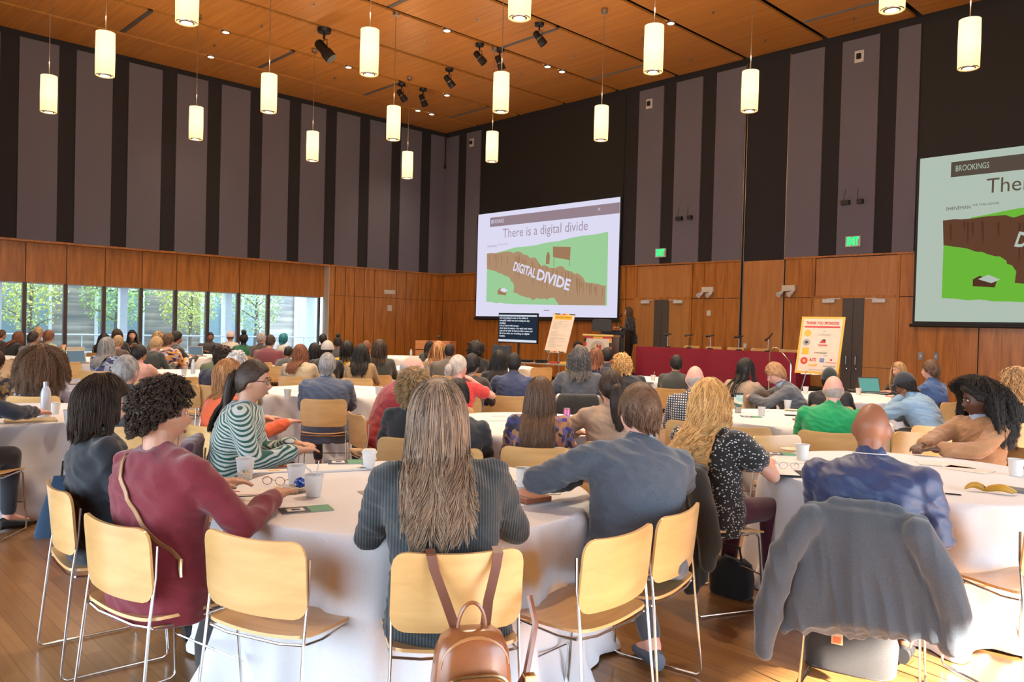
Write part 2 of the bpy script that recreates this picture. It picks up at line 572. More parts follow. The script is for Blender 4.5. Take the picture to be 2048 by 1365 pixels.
# pairs of doors
M_GAS = mat('dark_door_edge', (0.09, 0.075, 0.06), 0.5)
n = 0
for (a, b) in ((8.58, 10.32), (13.71, 15.54)):
    m_ = (a + b) / 2
    for x0, x1, inner in ((a, m_ - 0.004, 1), (m_ + 0.004, b, -1)):
        n += 1
        mb = MB(); mb.box((x0, -0.035, 0.01), (x1, 0.02, 2.43), 0)
        ix = x1 if inner == 1 else x0
        lo, hi = sorted((ix, ix - inner * 0.24))
        mb.box((lo, -0.040, 0.01), (hi, -0.02, 2.43), 1)
        mb.box((x0, -0.038, 0.895), (x1, -0.03, 0.905), 1)
        d_ = struct(mb.build('door_%d' % n, [M_DOORWOOD, M_GAS], smooth=False))
        h = MB(); hx = ix - inner * 0.10
        h.tube([(hx, -0.04, 0.93), (hx, -0.10, 0.95), (hx, -0.10, 1.13), (hx, -0.04, 1.15)], 0.012, 8)
        h.lathe([(0.03, 0), (0.03, 0.02)], (hx, -0.05, 0.84), 12)
        h.build('door_handle', M_CHROME, d_)
        c = MB(); cx_ = x0 + 0.40 * (x1 - x0) if inner == 1 else x0 + 0.62 * (x1 - x0)
        c.box((cx_ - 0.14, -0.10, 2.33), (cx_ + 0.14, -0.04, 2.415))
        c.box((cx_ - 0.02, -0.12, 2.41), (cx_ + inner * 0.28, -0.105, 2.43))
        c.build('door_closer', M_WHITE, d_, smooth=False, bevel=0.006)

# right wall and back wall, both with tall glazed openings behind the photographer
def wall_open(name, axis, fixed, thick, s0, s1, openings, ztop):
    mb = MB()
    def b(a0, a1, z0, z1, mi):
        if axis == 'x': mb.box((fixed, a0, z0), (fixed + thick, a1, z1), mi)
        else: mb.box((a0, fixed, z0), (a1, fixed + thick, z1), mi)
    b(s0, s1, ztop, ZC, 1); b(s0, s1, ZC, HC + 0.25, 0)
    cur = s0
    for (o0, o1) in openings:
        if o0 > cur: b(cur, o0, 0, ztop, 1)
        cur = o1
    if cur < s1: b(cur, s1, 0, ztop, 1)
    return struct(mb.build(name, [M_GREYFAB, M_WALLWOOD], smooth=False))
wall_open('wall_right', 'x', XR, 0.25, YB, 0.2, [(-17.2, -9.2)], 3.1)
wall_open('wall_back', 'y', YB - 0.25, 0.25, -0.3, XR + 0.2, [(11.2, 24.4)], 3.3)
k = len(bays) + 1
for (axis, fixed, s0, s1, zt, nb) in (('x', XR + 0.12, -17.2, -9.2, 3.1, 5), ('y', YB - 0.12, 11.2, 24.4, 3.3, 8)):
    for i in range(nb + 1):
        s = s0 + (s1 - s0) * i / nb
        mb = MB()
        lo, hi = (s - 0.04, s + 0.04)
        if axis == 'x': mb.box((fixed - 0.05, lo, 0), (fixed + 0.05, hi, zt))
        else: mb.box((lo, fixed - 0.05, 0), (hi, fixed + 0.05, zt))
        struct(mb.build('window_%d' % k, M_MULL, smooth=False)); k += 1

mb = MB(); mb.box((0.0, -4.6, 0.0), (0.012, 0.0, 0.10))
struct(mb.build('baseboard_left', M_DARK, smooth=False))
mb = MB()
for a, b in ((0.0, 8.52), (10.38, 13.66), (15.6, XR)): mb.box((a, -0.015, 0), (b, -0.0, 0.10))
struct(mb.build('baseboard_front', M_DARK, smooth=False))

# ----------------------------------------------------------- outside the glass: courtyard
M_PAVE = mat('pale_paving', (0.42, 0.42, 0.42), 0.8, bump=(3, .1))
mb = MB(); mb.box((-30, -30, -0.15), (-0.6, 8, -0.03))
struct(mb.build('ground', M_PAVE, smooth=False))
mb = MB(); mb.box((XR + 0.3, -40, -0.15), (60, 8, -0.03)); mb.box((-0.6, -60, -0.15), (XR + 0.3, YB - 0.4, -0.03))
struct(mb.build('terrace', M_PAVE, smooth=False))
def siding_mat():
    m = bpy.data.materials.new('clapboard_siding')
    nt, b = nodes_of(m)
    v = coords(nt, (1, 1, 1))
    wv = N(nt, 'ShaderNodeTexWave', Scale=1.25, wave_type='BANDS', bands_direction='Z', wave_profile='SAW')
    nt.links.new(v, wv.inputs['Vector'])
    v2 = coords(nt, (0.4, 0.4, 4))
    no = N(nt, 'ShaderNodeTexNoise', Scale=1.0, Detail=3.0)
    nt.links.new(v2, no.inputs['Vector'])
    c = ramp(nt, no.outputs['Fac'], [(0.3, (0.20, 0.22, 0.24)), (0.55, (0.42, 0.36, 0.30)), (0.75, (0.62, 0.60, 0.56))])
    mx = N(nt, 'ShaderNodeMixRGB', blend_type='MULTIPLY'); mx.inputs['Fac'].default_value = 0.35
    nt.links.new(c, mx.inputs['Color1']); nt.links.new(wv.outputs['Color'], mx.inputs['Color2'])
    nt.links.new(mx.outputs['Color'], b.inputs['Base Color'])
    b.inputs['Roughness'].default_value = 0.8
    return m
M_SIDE = siding_mat()
M_WFRAME = mat('white_window_frame', (0.82, 0.85, 0.88), 0.5)
M_WPANE = mat('pale_blue_window_glass', (0.30, 0.42, 0.48), 0.08, spec=0.8)
M_TEAL = mat('teal_glass', (0.10, 0.25, 0.28), 0.2)
M_YEL = mat('yellow_panel', (0.75, 0.55, 0.22), 0.7)  # one even yellow for the panel outside
bl = thing('courtyard_building', 'grey clapboard building with white framed glass doors across the courtyard', 'building', (-7.0, -14, 0))
mb = MB()
mb.box((-3, -14, 0), (0, 20, 5.2))
mb.build('wall', M_SIDE, bl, smooth=False)
for (y0, y1, z0, z1) in ((-4.6, -3.0, 0.1, 2.6), (-1.4, -0.2, 0.1, 2.6), (0.9, 3.3, 0.1, 2.9), (4.6, 6.2, 0.1, 2.6), (8.2, 10.6, 0.1, 2.8), (12.0, 15.0, 0.1, 2.9), (16, 18, 0.1, 2.6), (-9, -7, .1, 2.6)):
    f = MB(); t = 0.09
    f.box((0, y0, z0), (0.08, y1, z0 + t)); f.box((0, y0, z1 - t), (0.08, y1, z1))
    nn = max(2, int(round((y1 - y0) / 0.85)))
    for i in range(nn + 1):
        yc = y0 + (y1 - y0 - t) * i / nn
        f.box((0, yc, z0), (0.08, yc + t, z1))
    fo = f.build('window', M_WFRAME, bl, smooth=False)
    p = MB(); p.box((0.01, y0 + t, z0 + t), (0.03, y1 - t, z1 - t)); p.build('pane', M_WPANE, fo, smooth=False)
# white posts of the covered walk, each its own thing
for i, (x, y) in enumerate([(-3.6, -12.9), (-3.6, -9.6), (-3.6, -6.3), (-3.6, -3.2), (-3.6, -15.9)]):
    mb = MB(); mb.box((-0.11, -0.11, -0.03), (0.11, 0.11, 2.74)); mb.box((-0.16, -0.16, -0.03), (0.16, 0.16, 0.25))
    o = mb.build('porch_post', M_WFRAME, smooth=False); o.location = (x, y, 0)
    tag(o, 'white square post of the covered walk outside the left windows', 'post', 'white posts outside the windows')
mb = MB(); mb.box((-3.9, -17.5, 2.75), (-3.35, -2.0, 3.0))
tag(mb.build('porch_beam', M_WFRAME, smooth=False), 'long white beam on the posts of the covered walk outside', 'beam')
mb = MB(); mb.box((-3.2, -13.9, -0.03), (-3.1, -12.95, 2.0), 0); mb.box((-3.11, -13.9, 1.42), (-3.08, -12.95, 1.5), 1)
tag(mb.build('notice_board', [M_YEL, M_TEAL], smooth=False), 'yellow panel with a teal rail standing outside the second window', 'board')
# railing
rl = MB()
for z in (0.55, 1.05): rl.tube([(-2.6, -16, z), (-2.6, -3, z)], 0.025, 6)
for i in range(27): rl.tube([(-2.6, -16 + i * 0.5, -0.03), (-2.6, -16 + i * 0.5, 1.05)], 0.015, 6)
tag(rl.build('courtyard_railing', M_WFRAME), 'low white railing running outside the left windows', 'railing')
# trees
M_BARK = mat('grey_bark', (0.22, 0.19, 0.16), 0.9)
def leaf_mat(name, c):
    m = mat(name, c, 0.6)
    b = m.node_tree.nodes['Principled BSDF']
    sock(b, 'Subsurface Weight').default_value = 0.0
    return m
M_LEAF = [leaf_mat('yellow_green_leaf', (0.70, 0.74, 0.20)), leaf_mat('fresh_green_leaf', (0.45, 0.62, 0.20)), leaf_mat('pale_green_leaf', (0.62, 0.72, 0.40))]
def tree(x, y, h, rad, mi, label, nleaf=2600):
    t = thing('courtyard_tree', label, 'tree', (x, y, -0.03), 0, 'trees in the courtyard')
    tr = MB()
    tr.tube([(0, 0, 0), (0.03, 0.05, h*0.4), (0, 0.1, h*0.7), (0.1, 0.1, h)], [0.07, 0.055, 0.04, 0.015], 8)
    R_ = random.Random(int(x*10) + int(y*17))
    for i in range(9):
        a = R_.uniform(0, 2*PI); z = h*R_.uniform(.25, .75); l = rad*R_.uniform(.6, 1)
        tr.tube([(0, 0.05, z), (l*.5*math.cos(a), l*.5*math.sin(a), z + .35*l), (l*math.cos(a), l*math.sin(a), z + .5*l)], [0.03, 0.018, 0.006], 5)
    tr.build('trunk', M_BARK, t)
    lf = MB(); V = []; F = []
    for i in range(nleaf):
        while True:
            p = np.array([R_.uniform(-1, 1), R_.uniform(-1, 1), R_.uniform(-1, 1)])
            if 0.2 < np.linalg.norm(p) < 1: break
        c = p*np.array([rad, rad, h*.36]) + np.array([0, 0, h*.62])
        s_ = R_.uniform(.035, .07); a = np.array([R_.gauss(0, 1) for _ in range(3)]); a /= np.linalg.norm(a)
        b = np.cross(a, [R_.gauss(0, 1) for _ in range(3)]); b /= np.linalg.norm(b)
        k_ = len(V); V += [c - a*s_, c + b*s_*.5, c + a*s_, c - b*s_*.5]; F.append((k_, k_+1, k_+2, k_+3))
    lf.add(V, F); lf.build('foliage', M_LEAF[mi], t, smooth=False)
for i, (x, y, h, r_, m_) in enumerate([(-5.5, -11.7, 4.2, 1.15, 0), (-5.6, -9.2, 4.4, 1.15, 1), (-5.5, -6.8, 4.0, 1.1, 0), (-5.55, -14.3, 4.4, 1.15, 1), (-5.5, -4.4, 4.0, 1.0, 2), (-5.5, -16.7, 4.0, 1.1, 0)]):
    tree(x, y, h, r_, m_, ['slender yellow green tree outside the left windows', 'slender fresh green tree outside the left windows', 'slender pale green tree outside the left windows'][m_])

# ----------------------------------------------------------- ceiling fittings
M_SHADE = None
def shade_mat():
    m = bpy.data.materials.new('lit_alabaster_shade')
    nt, b = nodes_of(m)
    b.inputs['Base Color'].default_value = (0.7, 0.62, 0.48, 1)
    b.inputs['Roughness'].default_value = 0.5
    tc = nt.nodes.new('ShaderNodeTexCoord')
    sp = nt.nodes.new('ShaderNodeSeparateXYZ')
    nt.links.new(tc.outputs['Object'], sp.inputs[0])
    c = ramp(nt, sp.outputs['Z'], [(0.0, (1.0, 0.60, 0.24)), (0.35, (1.0, 0.76, 0.42)), (1.0, (1.0, 0.70, 0.36))])
    nt.links.new(c, sock(b, 'Emission Color'))
    sock(b, 'Emission Strength').default_value = 1.15
    return m
M_SHADE = shade_mat()
M_BULB = emit('bright_lamp_lens', (1.0, 0.86, 0.62), 14.0)
M_DOWN = emit('downlight_lens', (1.0, 0.90, 0.70), 6.0)
PXS = [4.33, 7.77, 11.2, 14.67, 18.25]
PYS = [-4.85, -7.76, -10.67, -13.6]
def pendant():
    t = thing('pendant_lamp', 'tall cream cylinder pendant lamp hanging on a thin rod', 'lamp', (0, 0, 5.6))
    s = MB()
    n_ = 28; ang = np.arange(n_)*2*PI/n_
    def ring(r, z): return np.stack([r*np.cos(ang), r*np.sin(ang), np.full(n_, z)], 1)
    s.loft([ring(.13, 0.0), ring(.148, 0.0), ring(.152, .35), ring(.148, .71), ring(.10, .72)], cap=True)
    s.build('lamp_shade', M_SHADE, t)
    r = MB(); r.lathe([(0.135, -0.012), (0.14, 0.0), (0.12, 0.004), (0.085, -0.004), (0.08, -0.012)], n=28, cap=False)
    r.build('trim_ring', M_STEEL, t)
    b = MB(); b.lathe([(0.001, -0.006), (0.075, -0.006), (0.07, 0.002)], n=20); b.build('bulb', M_BULB, t)
    p = MB(); p.tube([(0, 0, .72), (0, 0, HC - 5.6 - .02)], 0.008, 6); p.build('hanging_rod', M_STEEL, t)
    c = MB(); c.lathe([(0.001, 2.68), (0.07, 2.68), (0.07, 2.75), (0.03, 2.76)], n=16); c.build('ceiling_cap', M_STEEL, t)
    return t
pend = pendant()
names = {0: 'row nearest the left windows', 1: 'second row from the left windows', 2: 'middle row', 3: 'fourth row from the left windows', 4: 'row farthest right'}
yn = ['nearest the screens', 'second from the screens', 'third from the screens', 'farthest from the screens']
first = True
for i, x in enumerate(PXS):
    for j, y in enumerate(PYS):
        if (i == 3 and j == 3) or (i == 4 and j >= 2): vis = False
        else: vis = True
        if vis:
            lab = 'cylinder pendant lamp, %s, %s' % (names[i], yn[j])
            if first: pend.location = (x, y, 5.6); pend['label'] = lab; pend['group'] = 'cylinder pendant lamps'; first = False
            else: dup(pend, (x, y, 5.6), 0, lab, 'cylinder pendant lamps')
        lamp('pendant_light', 'SPOT', (x, y, 5.57), (0, 0, 0), 350, (1.0, 0.82, 0.62), spot_size=2.3, spot_blend=0.8, shadow_soft_size=0.09)
        if True:
            u = lamp('pendant_glow', 'POINT', (x, y, 6.6), (0, 0, 0), 26, (1.0, 0.68, 0.38), shadow_soft_size=0.15)

M_DIFF = mat('diffuser_aluminium', (0.34, 0.34, 0.34), 0.5, 0.6)
for i in (1, 4, 7):
    for j, (a, b) in enumerate(zip([q[1] for q in YBR[:4]], [q[0] for q in YBR[1:5]])):
        if (i == 7 and j > 0): continue
        x0, x1 = SLOT[i] + 0.08, SLOT[i+1] - 0.08
        t = MB(); yc = (a + b) / 2
        for k_ in (-0.036, -0.012, 0.012, 0.036): t.box((x0, yc + k_ - 0.005, HC - 0.008), (x1, yc + k_ + 0.005, HC + 0.04), 0)
        t.box((x0, yc - 0.045, HC + 0.03), (x1, yc + 0.045, HC + 0.045), 1)
        tag(t.build('slot_diffuser', [M_DIFF, M_DARK], smooth=False), 'long grey slot air diffuser between the ceiling panels, %s bay, %s' % ({1: 'left', 4: 'middle', 7: 'right'}[i], ['nearest the front wall', 'second from the front wall', 'third from the front wall', 'farthest from the front wall'][j]), 'air diffuser', 'slot diffusers in the ceiling')
for (x, y) in [(3.8, -9.8), (1.8, -9.3), (3.8, -6.45), (3.8, -3.1), (7.78, -6.35), (7.78, -3.0), (7.78, -2.45), (1.8, -2.65), (1.8, -2.1), (11.8, -3.3)]:
    t = MB(); t.lathe([(0.001, -0.008), (0.075, -0.008), (0.08, 0.01)], (0, 0, 0), 20, 1); t.lathe([(0.08, -0.012), (0.10, -0.008), (0.10, 0.03)], n=20, mi=0, cap=False)
    o = t.build('recessed_downlight', [M_STEEL, M_DOWN]); o.location = (x, y, HC - 0.02)
    tag(o, 'small round lit downlight set in a dark ceiling slot', 'downlight', 'round downlights in the ceiling slots')
    lamp('downlight_light', 'SPOT', (x, y, HC - 0.05), (0, 0, 0), 90, (1.0, 0.80, 0.55), spot_size=1.6, spot_blend=0.7, shadow_soft_size=0.06)
def spotlight(x, y, px, py, big, lab):
    s = 1.5 if big else 1.0
    t = thing('stage_spotlight', lab, 'spotlight', (x, y, HC), 0, 'black stage spotlights under the ceiling')
    a = MB(); a.lathe([(0.001, -0.06*s), (0.10*s, -0.06*s), (0.11*s, 0.0)], n=16); a.build('mount', M_BLACK, t)
    a = MB(); a.tube([(0, 0, -0.05*s), (0, 0, -0.16*s)], 0.02*s, 8)
    a.tube([(-0.09*s, 0, -0.33*s), (-0.09*s, 0, -0.18*s), (0.09*s, 0, -0.18*s), (0.09*s, 0, -0.33*s)], 0.012*s, 6); a.build('yoke', M_BLACK, t)
    d = np.array([px, py, -0.8]); d /= np.linalg.norm(d)
    c = np.array([0, 0, -0.32*s])
    a = MB(); a.tube([c - d*.16*s, c - d*.13*s, c + d*.02*s, c + d*.05*s, c + d*.19*s], [0.05*s, 0.075*s, 0.075*s, 0.09*s, 0.095*s], 16); a.build('lamp_housing', M_BLACK, t)
    if not big:
        a = MB(); a.tube([c + d*.02*s, c + d*.03*s], 0.093*s, 16); a.build('band', M_STEEL, t)
spotlight(5.70, -8.3, 0.5, 0.5, True, 'large black moving-head spotlight hanging left under the wood ceiling')
for x, y, a, b, l in [(3.65, -4.62, .3, .5, 'leftmost small black spotlight of the nearer-wall pair'), (3.72, -3.92, .2, .3, 'second small black spotlight from the left, banded'), (5.67, -4.55, .3, .6, 'small black spotlight with open barn doors on the third slot'), (7.66, -5.24, .5, .5, 'tilted small black spotlight above the projected slide'), (7.76, -4.67, .1, .4, 'upright black spotlight beside the tilted one'), (9.62, -5.2, .4, .5, 'topmost small black spotlight nearest the centre lamps')]:
    spotlight(x, y, a, b, False, l)

# ----------------------------------------------------------- wall fittings
M_EXITBOX = mat('exit_sign_housing', (0.55, 0.62, 0.52), 0.4)
M_EXIT = emit('green_exit_letters', (0.02, 0.85, 0.18), 2.2)
for xc, zc, lab in ((9.38, 3.70, 'green lit EXIT sign on the grey stripe above the left doors'), (14.58, 3.70, 'green lit EXIT sign on the grey stripe above the right doors')):
    t = thing('exit_sign', lab, 'exit sign', (xc, -0.036, zc), 0)
    a = MB(); a.box((-0.17, -0.045, -0.12), (0.17, 0.0, 0.12)); a.build('housing', M_EXITBOX, t, smooth=False, bevel=0.006)
    put_text('EXIT', 0.24, t, (0, -0.049, -0.005), R_FRONT, M_EXIT, align='CENTER', bold=0.012, width=0.26)
for xc, zc in ((1.42, 7.86), (8.85, 7.82), (14.58, 7.82)):
    a = MB(); a.box((-0.10, -0.03, -0.13), (0.10, 0.0, 0.13), 0); a.lathe([(0.05, 0), (0.055, .03), (.04, .06)], n=14, mi=1)
    a.v[-1] = a.v[-1] @ rotx(PI/2).T + np.array([0, -0.03, 0.0]); a.box((-0.045, -0.075, -0.06), (0.045, -0.03, 0.06), 1)
    o = a.build('wall_speaker', [M_WHITE, M_BLACK], smooth=False); o.location = (xc, -0.036, zc)
    tag(o, {1.42: 'small white wall plate with a black camera, nearest the corner', 8.85: 'small white wall plate with a black camera, right of the left black bay', 14.58: 'small white wall plate with a black camera, on the right stripes'}[xc], 'camera', 'white plates high on the front wall')
for xc in (10.12, 14.55):
    t = thing('wireless_antenna', 'pair of small black microphone antennas on the %s grey stripe' % ('left' if xc < 12 else 'right'), 'antenna', (xc, -0.036, 4.58))
    for dx, ty, b_ in ((-0.16, 0.06, 0.09), (0.17, 0.0, 0.06)):
        a = MB(); a.box((dx - b_, -0.10, -0.05), (dx + b_, 0.0, 0.05)); a.build('receiver', M_BLACK, t, smooth=False)
        a = MB(); a.tube([(dx - 0.05, -0.07, 0.0), (dx - 0.04 + ty, -0.09, 0.30)], 0.006, 5); a.build('aerial', M_BLACK, t)
for xc, lab in ((10.88, 'white twin-head emergency light left of the pale wood panel'), (13.09, 'white twin-head emergency light right of the pale wood panel')):
    t = thing('emergency_light', lab, 'emergency light', (xc, 0.0, 2.66))
    a = MB(); a.box((-0.17, -0.09, -0.05), (0.17, -0.0, 0.09)); a.build('housing', M_IVORY, t, smooth=False, bevel=0.01)
    for dx in (-0.15, 0.12):
        a = MB(); a.tube([(dx, -0.06, -0.05), (dx - 0.03, -0.10, -0.10), (dx - 0.06, -0.18, -0.14)], [0.03, 0.05, 0.065], 14); a.build('lamp_head', M_WHITE, t)
def plate(x, y, z, w_, h_, left, lab, cat, m=None, nm='wall_plate'):
    a = MB()
    if left: a.box((0.0, -w_, -h_), (0.02, w_, h_), 0); a.box((0.02, -w_*.3, -h_*.3), (0.028, w_*.3, h_*.3), 1)
    else: a.box((-w_, -0.02, -h_), (w_, 0.0, h_), 0); a.box((-w_*.3, -0.028, -h_*.3), (w_*.3, -0.02, h_*.3), 1)
    o = a.build(nm, [m or M_IVORY, M_WHITE], smooth=False); o.location = (x, y, z); tag(o, lab, cat)
plate(10.9, 0.0, 2.08, .06, .07, False, 'ivory square thermostat beside the left doors', 'thermostat', nm='thermostat')
plate(11.97, -0.012, 1.27, .04, .06, False, 'small ivory outlet on the pale wood panel', 'outlet', nm='wall_outlet')
plate(16.07, 0.0, 1.2, .05, .08, False, 'grey switch plate nearest the right doors', 'switch', M_STEEL, nm='switch_plate')
plate(16.37, 0.0, 1.2, .05, .08, False, 'grey switch plate second from the right doors', 'switch', M_STEEL, nm='switch_plate')
plate(0.0, -2.3, 2.66, .22, .07, True, 'ivory rectangular alarm plate on the left wood wall', 'alarm', nm='alarm_plate')
plate(0.0, -2.29, 2.12, .09, .10, True, 'ivory square thermostat on the left wood wall', 'thermostat', nm='thermostat')
a = MB(); a.tube([(0.02, -0.02, HC - .15), (0.02, -0.02, 7.25)], 0.02, 6); a.lathe([(0.03, 7.13), (.05, 7.15), (.05, 7.24), (.02, 7.27)], (0.02, -0.02, 0), 10)
a.xf(t=(0.06, -0.10, 0))
tag(a.build('hanging_microphone', M_BLACK), 'black microphone cable hanging in the far corner under the ceiling', 'microphone')
# small sprinklers in the ceiling clouds
for (x, y) in [(2.7, -6.2), (2.7, -3.0), (6.8, -6.2), (6.8, -3.0), (8.8, -3.1), (8.8, -6.3), (10.8, -3.0), (10.8, -1.0), (12.8, -1.0), (14.8, -0.9), (2.7, -9.6), (4.8, -9.4), (12.8, -3.2), (6.8, -9.2)]:
    a = MB(); a.lathe([(0.001, -0.05), (0.03, -0.045), (0.01, -0.03), (0.01, -0.005), (0.035, 0.0)], n=10)
    o = a.build('sprinkler_head', M_STEEL); o.location = (x, y, HC)
    tag(o, 'tiny metal sprinkler head in a wood ceiling panel', 'sprinkler', 'sprinkler heads in the ceiling')
# ================================================================= CHAIRS
def curved_slab(w_, h_, th, corner, fn, nx=18, ny=10):
    """rounded-corner plywood shell; fn maps (u,v) in metres to a 3-D point and unit normal"""
    mb = MB(); V = []; top = []
    def pt(u, v):
        # squircle the corners
        return fn(u, v)
    grid = []
    for j in range(ny + 1):
        v = -1 + 2*j/ny
        row = []
        for i in range(nx + 1):
            u = -1 + 2*i/nx
            U, Vv = u*w_/2, v*h_/2
            # pull corners in so the outline is rounded
            ex = max(0, abs(U) - (w_/2 - corner)); ey = max(0, abs(Vv) - (h_/2 - corner))
            if ex > 0 and ey > 0:
                m_ = max(ex, ey); L_ = math.hypot(ex, ey)
                k = m_/L_
                U = math.copysign(w_/2 - corner + ex*k, U); Vv = math.copysign(h_/2 - corner + ey*k, Vv)
            row.append(fn(U, Vv))
        grid.append(row)
    n = (nx+1)*(ny+1)
    P = np.array([[p for p, _ in r] for r in grid]).reshape(-1, 3)
    Nn = np.array([[q for _, q in r] for r in grid]).reshape(-1, 3)
    V = np.concatenate([P + Nn*th/2, P - Nn*th/2])
    F = []
    for j in range(ny):
        for i in range(nx):
            a = j*(nx+1)+i
            F.append((a, a+1, a+nx+2, a+nx+1)); F.append((a+n, a+n+nx+1, a+n+nx+2, a+n+1))
    per = [i for i in range(nx+1)] + [j*(nx+1)+nx for j in range(1, ny+1)] + [ny*(nx+1)+i for i in range(nx-1, -1, -1)] + [j*(nx+1) for j in range(ny-1, 0, -1)]
    for a, b in zip(per, per[1:]+per[:1]): F.append((b, a, a+n, b+n))
    mb.add(V, F); return mb
def unit(v):
    v = np.asarray(v, float); return v/np.linalg.norm(v)
def make_chair():
    t = thing('stacking_chair', 'pale beech stacking chair with thin chrome sled legs', 'chair')
    def seatf(u, v):     # u across, v front(+) back(-)
        z = 0.452 + 0.010*math.cos(u/0.23*PI/2)*-1 - 0.010*(abs(u)/0.23)**2*0
        z += 0.014*(v/0.21)**2*(1 if v < 0 else -1.5) + 0.012*(u/0.23)**2
        nrm = unit((-0.10*u/0.23, -0.13*v/0.21*(1 if v < 0 else -1.5), 1))
        return np.array([u, v + 0.005, z]), nrm
    curved_slab(0.455, 0.43, 0.012, 0.05, seatf).build('seat', M_CHAIR, t, angle=1.0)
    def backf(u, v):     # v up
        y = -0.222 + 0.045*(1-math.cos(u/0.23*1.1))*1.4 - 0.10*(v + 0.14)
        nrm = unit((0.045*1.1*1.4/0.23*math.sin(u/0.23*1.1)*-1, 1, 0.1))
        return np.array([u, y, 0.665 + v + 0.012*(u/0.23)**2*(1 if v > 0 else 0.5)]), nrm
    curved_slab(0.455, 0.275, 0.012, 0.055, backf).build('backrest', M_CHAIR, t, angle=1.0)
    for s in (-1, 1):
        f = MB(); x = s*0.222
        path = [(x*.98, -0.178, 0.74), (x, -0.185, 0.62), (x, -0.205, 0.46), (s*0.238, -0.245, 0.045), (s*0.238, -0.242, 0.022), (s*0.238, -0.225, 0.010),
                (s*0.238, 0.17, 0.010), (s*0.238, 0.19, 0.022), (s*0.236, 0.192, 0.045), (x*.99, 0.165, 0.415), (x*.98, 0.150, 0.436), (x*.98, 0.12, 0.441), (x*.98, -0.10, 0.432), (x*.98, -0.19, 0.443)]
        f.tube(path, 0.0058, 8)
        f.build('leg_frame', M_CHROME, t)
    c = MB(); c.tube([(-0.218, 0.10, 0.430), (-0.10, 0.10, 0.405), (0.10, 0.10, 0.405), (0.218, 0.10, 0.430)], 0.005, 6); c.build('crossbar', M_CHROME, t)
    c = MB(); c.tube([(-0.232, 0.19, 0.20), (0.232, 0.19, 0.20)], 0.0045, 6); c.build('stretcher', M_CHROME, t)
    c = MB(); c.tube([(-0.219, -0.195, 0.445), (-0.12, -0.207, 0.436), (0.12, -0.207, 0.436), (0.219, -0.195, 0.445)], 0.005, 6)
    c.build('crossbar', M_CHROME, t)
    return t
CHAIR0 = make_chair(); CHAIR_USED = [False]
def place_chair(x, y, face, label, group=None, z=0.0):
    """face: world angle the sitter looks towards"""
    rz = face - PI/2
    if not CHAIR_USED[0]:
        CHAIR_USED[0] = True
        CHAIR0.location = (x, y, z); CHAIR0.rotation_euler = (0, 0, rz); CHAIR0['label'] = label
        if group: CHAIR0['group'] = group
        return CHAIR0
    return dup(CHAIR0, (x, y, z), rz, label, group)

# ================================================================= TABLES
def cloth_mesh(R, seed, drop=0.735, nt=220, flat=False):
    R_ = random.Random(seed)
    waves = [(R_.choice([7, 9, 11]), R_.uniform(0, 6.3), .45), (R_.choice([13, 15, 17]), R_.uniform(0, 6.3), .35), (R_.choice([21, 24, 27]), R_.uniform(0, 6.3), .14), (4, R_.uniform(0, 6.3), .4)]
    ang = np.arange(nt)*2*PI/nt
    w_ = sum(a*np.cos(k*ang + p) for k, p, a in waves)
    w_ = np.tanh(w_*1.9)
    rings = []
    for r in (0.02, 0.3, 0.6, 0.85, 0.97, 0.992):
        rings.append(np.stack([R*r*np.cos(ang), R*r*np.sin(ang), np.full(nt, 0.752)], 1))
    rings.append(np.stack([R*1.002*np.cos(ang), R*1.002*np.sin(ang), np.full(nt, 0.747)], 1))
    for t in (0.02, .06, .12, .2, .3, .42, .55, .68, .8, .9, .97, 1.0):
        amp = 0.020 + 0.135*t**0.75
        tw = w_*amp if t > .05 else w_*0.006
        ph = np.interp(ang, ang, np.roll(w_, int(3*t*6)))
        r = R + 0.012 + 0.035*t + 0.65*tw + 0.35*ph*amp
        if t > .96: r = r + 0.02
        zz = 0.745 - drop*t
        rings.append(np.stack([r*np.cos(ang), r*np.sin(ang), np.full(nt, zz) + (0.006*np.cos(ang*9) if t > .9 else 0)], 1))
    mb = MB(); mb.loft(rings, cap=False)
    mb.add(np.concatenate([[[0, 0, 0.752]], rings[0]]), [(0, i+1, (i+1) % nt + 1) for i in range(nt)])
    return mb
TABLES = {}
def banquet_table(key, x, y, label, clabel, R=0.875, cloth=True):
    TABLES[key] = (x, y)
    t = thing('round_table', label, 'table', (x, y, 0), 0, None)
    a = MB(); a.lathe([(0.001, 0.715), (R-.02, 0.715), (R-.01, 0.72), (R-.01, 0.742), (0.001, 0.742)], n=48); a.build('tabletop', M_WALLWOOD2, t)
    for i in range(4):
        ca = PI/4 + i*PI/2
        a = MB(); a.tube([(0.45*math.cos(ca), 0.45*math.sin(ca), 0.715), (0.5*math.cos(ca), 0.5*math.sin(ca), 0.0)], 0.014, 6); a.build('leg', M_STEEL, t)
    o = cloth_mesh(R, hash_(key), nt=300 if key in ('T1', 'T2', 'T3') else 160).build('tablecloth', M_CLOTH)
    o.location = (x, y, 0)
    tag(o, clabel, 'tablecloth')
def hash_(s): return sum(ord(c)*(i+3) for i, c in enumerate(s))
def tpos(px, D):
    yy = 656.6 + (px-1055)*.0263 + .82*1592/D
    p = atz(px, yy, .75); return float(p[0]), float(p[1])
